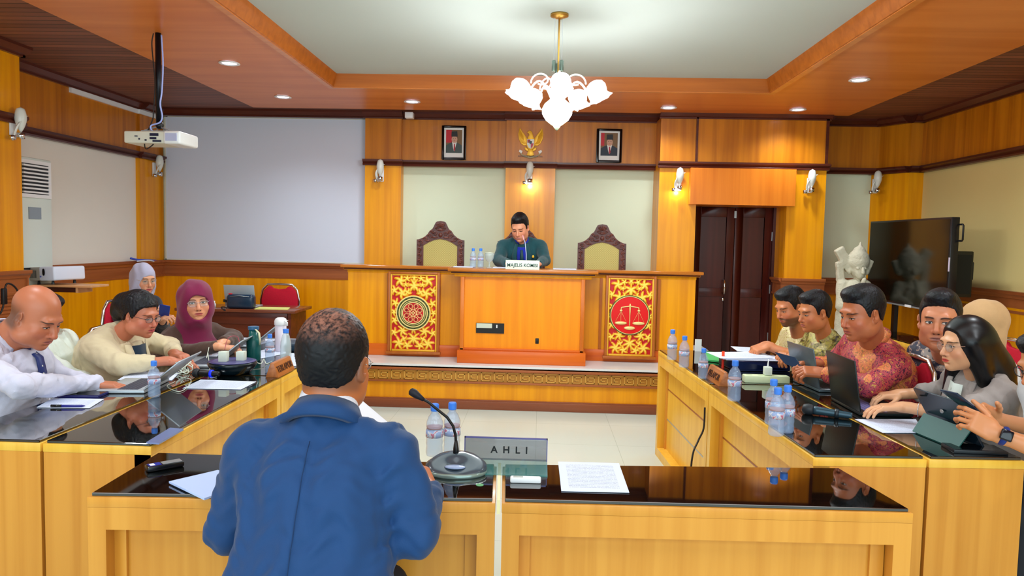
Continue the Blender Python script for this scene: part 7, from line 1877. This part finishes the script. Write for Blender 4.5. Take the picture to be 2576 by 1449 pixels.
# ---- long-haired woman in grey blazer
GRY = cloth_mat('grey_blazer', '#a49c98', bump=.08)
SK11 = skin_mat('skin_pale', '#e2b294', lip='#d02030', openness=.45, makeup=.5, browt=.8)
def hair_long(I):
    T = [(-.3, -.3), (.03, -.3), (.042, -.13), (.05, -.05), (.056, .02), (.064, .058), (.078, .078), (.1, .088), (.2, .095)]
    F = hair_field(I['C'], I['R'], I['hs'], T, (.011, .013, .013), .0, 14, .0, .008)
    W = lambda *a: np.array(WH(I, *a)); S, f, r, u = I['S'], I['f'], I['r'], I['up']
    F.cap(W(0, -.06, .0), np.array(S-f*.07+u*.05), .088, .085, .03); F.cap(np.array(S-f*.07+u*.05), np.array(S-f*.10-u*.2), .088, .075, .03, n=f, f=1.2)
    F.cap(W(-.064, .008, .015), np.array(S-r*.09+u*.04+f*.02), .038, .036, .03); F.cap(W(.064, .008, .015), np.array(S+r*.09+u*.04+f*.04), .030, .03, .03)
    F.cap(np.array(S+r*.09+u*.04+f*.05), np.array(S+r*.08+f*.15-u*.16), .032, .022, .02)
    F.disp(wavy(.0008, 60, 5, (1, 1, .1)))
    P, Q, L = F.mesh(.0042); np_mesh('long_hair', [(P, Q)], M('glossy_hair', '#06090e', rough=.34, spec=.5), I['t'])
I = person('woman with long glossy black hair in grey blazer typing on the black laptop', A_(2424, 866, 3.2), PI+.14, -.10, 0, .90, A_(2462, 965, 3.27), PI+.05, .155, (2.05, 3.3, .48),
    [(-1, A_(2415, 1046, 3.08), A_(2272, 1024, 3.20), (-.95, .18, -.08), UPZ, .38, 1, .17), (1, A_(2375, 985, 3.5), A_(2262, 992, 3.46), (-.9, -.02, -.10), UPZ, .6, -1, .10)],
    SK11, ('blazer', GRY), hair_long, sex='f', girth=(.14, .13), fold=.005, seed=101, neck_r=.046, shoulder_r=.062, hand_s=.95)
chest_strip(I, 'white_top', [(0, .03), (0, -.03), (0, -.09)], [.045, .045, .035], cloth_mat('top_white', '#e4f0e8'), .003, .002)
for q in (-1, 1): chest_strip(I, 'lapel', [(q*.065, .04), (q*.065, -.06), (q*.05, -.2)], [.016, .024, .018], GRY, .006, .006)
glasses(I, M('rose_rim', '#b88c78', rough=.3, metal=.5), .022, .020, True, .0011)
w0 = A_(2272, 1024, 3.20); e0 = A_(2415, 1046, 3.08); dr = (e0-w0).normalized(); p_ = w0+dr*.06
rg = lambda p, d, r_, n=18: [p+(d.orthogonal().normalized()*math.cos(2*PI*i/n)+d.cross(d.orthogonal().normalized()).normalized()*math.sin(2*PI*i/n))*r_ for i in range(n+1)]
MB().tube(rg(p_, dr, .031), .002, 5).build('bracelet', CHROME, I['t'], smooth=True)
# ---- woman in tan headscarf behind
SK12 = skin_mat('skin_mid2', '#d8a488', openness=.4)
I = person('woman in tan headscarf and white jacket seated behind the row by the right wall', A_(2462, 818, 4.15), PI-.35, -.05, 0, 1.08, A_(2482, 905, 4.2), PI-.1, .165, (2.6, 4.3, .5),
    [(-1, A_(2520, 985, 4.15), (2.25, 4.05, .68), (-.9, 0, -.1), UPZ, .5, 1, .02), (1, A_(2455, 975, 4.4), (2.25, 4.4, .68), (-.9, 0, -.1), UPZ, .5, -1, .02)],
    SK12, ('jacket', cloth_mat('white_jacket', '#e8ecf6')), None, sex='f', girth=(.14, .15), seed=111)
hijab(I, cloth_mat('tan_scarf', '#c8a070'), .13)
# ---- man in white T-shirt at the edge
TSH = cloth_mat('tshirt_white', '#e6ecf2', bump=.05)
SK13 = skin_mat('skin_tan5', '#d09068', openness=.3)
I = person('person in white T-shirt and glasses with a smartwatch, cut by the right photo edge', A_(2636, 917, 2.75), PI+.15, -.35, 0, .96, A_(2695, 1015, 2.80), PI+.05, .18, (2.2, 2.88, .5),
    [(-1, A_(2655, 1148, 2.57), A_(2506, 1090, 2.62), (-.78, .12, .42), (-.1, -.85, .3), .85, 1, 0), (1, A_(2650, 1090, 2.92), A_(2500, 1052, 2.82), (-.75, -.25, .35), (-.1, .7, .5), .9, -1, 0)],
    SK13, ('tshirt', TSH), short_hair(top=.006), short=True, girth=(.15, .15), seed=121, shoulder_r=.07)
glasses(I, BLACK, .023, .018, False, .0018)
w0 = A_(2506, 1090, 2.62); e0 = A_(2655, 1148, 2.57); dr = (e0-w0).normalized(); p_ = w0+dr*.02
sw = thing_part = MB().tube(rg(p_, dr, .031), [.010]*19, 8, flat=.35).build('watch_strap', M('strap_blue', '#14307c', rough=.5), I['t'], smooth=True)
nn = Vector((-.1, -.95, .25)).normalized(); nn = (nn-dr*nn.dot(dr)).normalized()
MB().box(-.02, .02, -.019, .019, -.004, .007, T=frame_T(p_+nn*.034, dr, dr.cross(nn)*-1)).build('watch_face', M('watch_black', '#0b0a16', rough=.12), sw, bevel=.005, seg=3)
q = A_(2418, 1010, 2.70); ph = thing('phone', 'dark phone held above the folding tablet by the man with the smartwatch', 'phone', q, rot=(0, .55, .35))
MB().box(-.075, .075, -.036, .036, -.004, .004).build('case', M('phone_dark', '#1c2c44', rough=.25), ph, local=True, bevel=.004); MB().box(-.07, .07, -.032, .032, .004, .0047).build('screen', BLACKG, ph, local=True)

# ---- carved stone guardian in the far right corner
q = A_(2136, 760, 7.75); gx_, gy_ = q.x, 7.75
t = thing('stone_statue', 'pale carved stone guardian statue with tall crown in the far right corner', 'statue', (gx_, gy_, 0))
F = Field(); zf_ = lambda py: 1.5-(py-621)/1860*7.75
xf_ = lambda px: (px-1360)/1860*7.75
c = lambda px, py, dy=0: (xf_(px), gy_+dy, zf_(py))
F.ell(c(2146, 674), (.075, .085, .10), .015); F.ell(c(2146, 686, -.06), (.05, .045, .06), .02)            # head and jaw
F.cap(c(2146, 672, -.12), c(2145, 683, -.135), .012, .02, .008)
for s_ in (-1, 1):
    F.ell(c(2146+s_*9, 673, -.10), (.022, .02, .014), .006, op='s'); F.ell(c(2146+s_*9, 673, -.085), (.014, .014, .012), .004)
    F.ell(c(2146+s_*21, 680), (.02, .03, .04), .01)
F.cap(c(2137, 696, -.115), c(2155, 696, -.115), .007, .007, .004, 's')
F.cap(c(2146, 656), c(2146, 650), .105, .10, .01); F.cap(c(2146, 640), c(2147, 632), .075, .06, .01); F.cap(c(2148, 624), c(2149, 608), .03, .006, .01)
F.box(c(2114, 652, .02), (.05, .035, .13), .015, .015, Matrix.Rotation(.55, 3, 'Y')); F.box(c(2104, 682, .02), (.035, .035, .10), .015, .02, Matrix.Rotation(.1, 3, 'Y')); F.box(c(2172, 668, .02), (.03, .03, .07), .015, .02, Matrix.Rotation(-.4, 3, 'Y'))
F.ell(c(2138, 748), (.165, .13, .2), .04); F.ell(c(2140, 735, -.11), (.10, .05, .07), .02)
F.cap(c(2110, 715), c(2104, 768, -.05), .058, .05, .02); F.cap(c(2104, 768, -.05), c(2128, 746, -.16), .045, .038, .015); F.ell(c(2131, 744, -.18), (.045, .04, .045), .01)
F.cap(c(2166, 715), c(2180, 745, -.06), .055, .05, .02); F.cap(c(2180, 745, -.06), c(2160, 755, -.17), .045, .038, .015)
F.cap(c(2146, 700, -.16), c(2122, 800, -.16), .022, .03, .01)
F.cap(c(2112, 778, -.10), c(2165, 778, -.10), .035, .035, .012)
F.cap(c(2122, 790), c(2114, 872), .10, .085, .03); F.cap(c(2150, 790), c(2158, 872), .10, .085, .03)
F.box((gx_, gy_, .42), (.2, .17, .1), .02, .03)
F.disp(wavy(.0035, 26, 3)); F.disp(wavy(.0012, 75, 4))
P, Q, L = F.mesh(.008); np_mesh('figure', [(P, Q)], STONE, t)
MB().box(gx_-.22, gx_+.22, gy_-.2, gy_+.2, 0, .36).box(gx_-.25, gx_+.25, gy_-.23, gy_+.23, 0, .06).build('pedestal', STONE, t, bevel=.01)
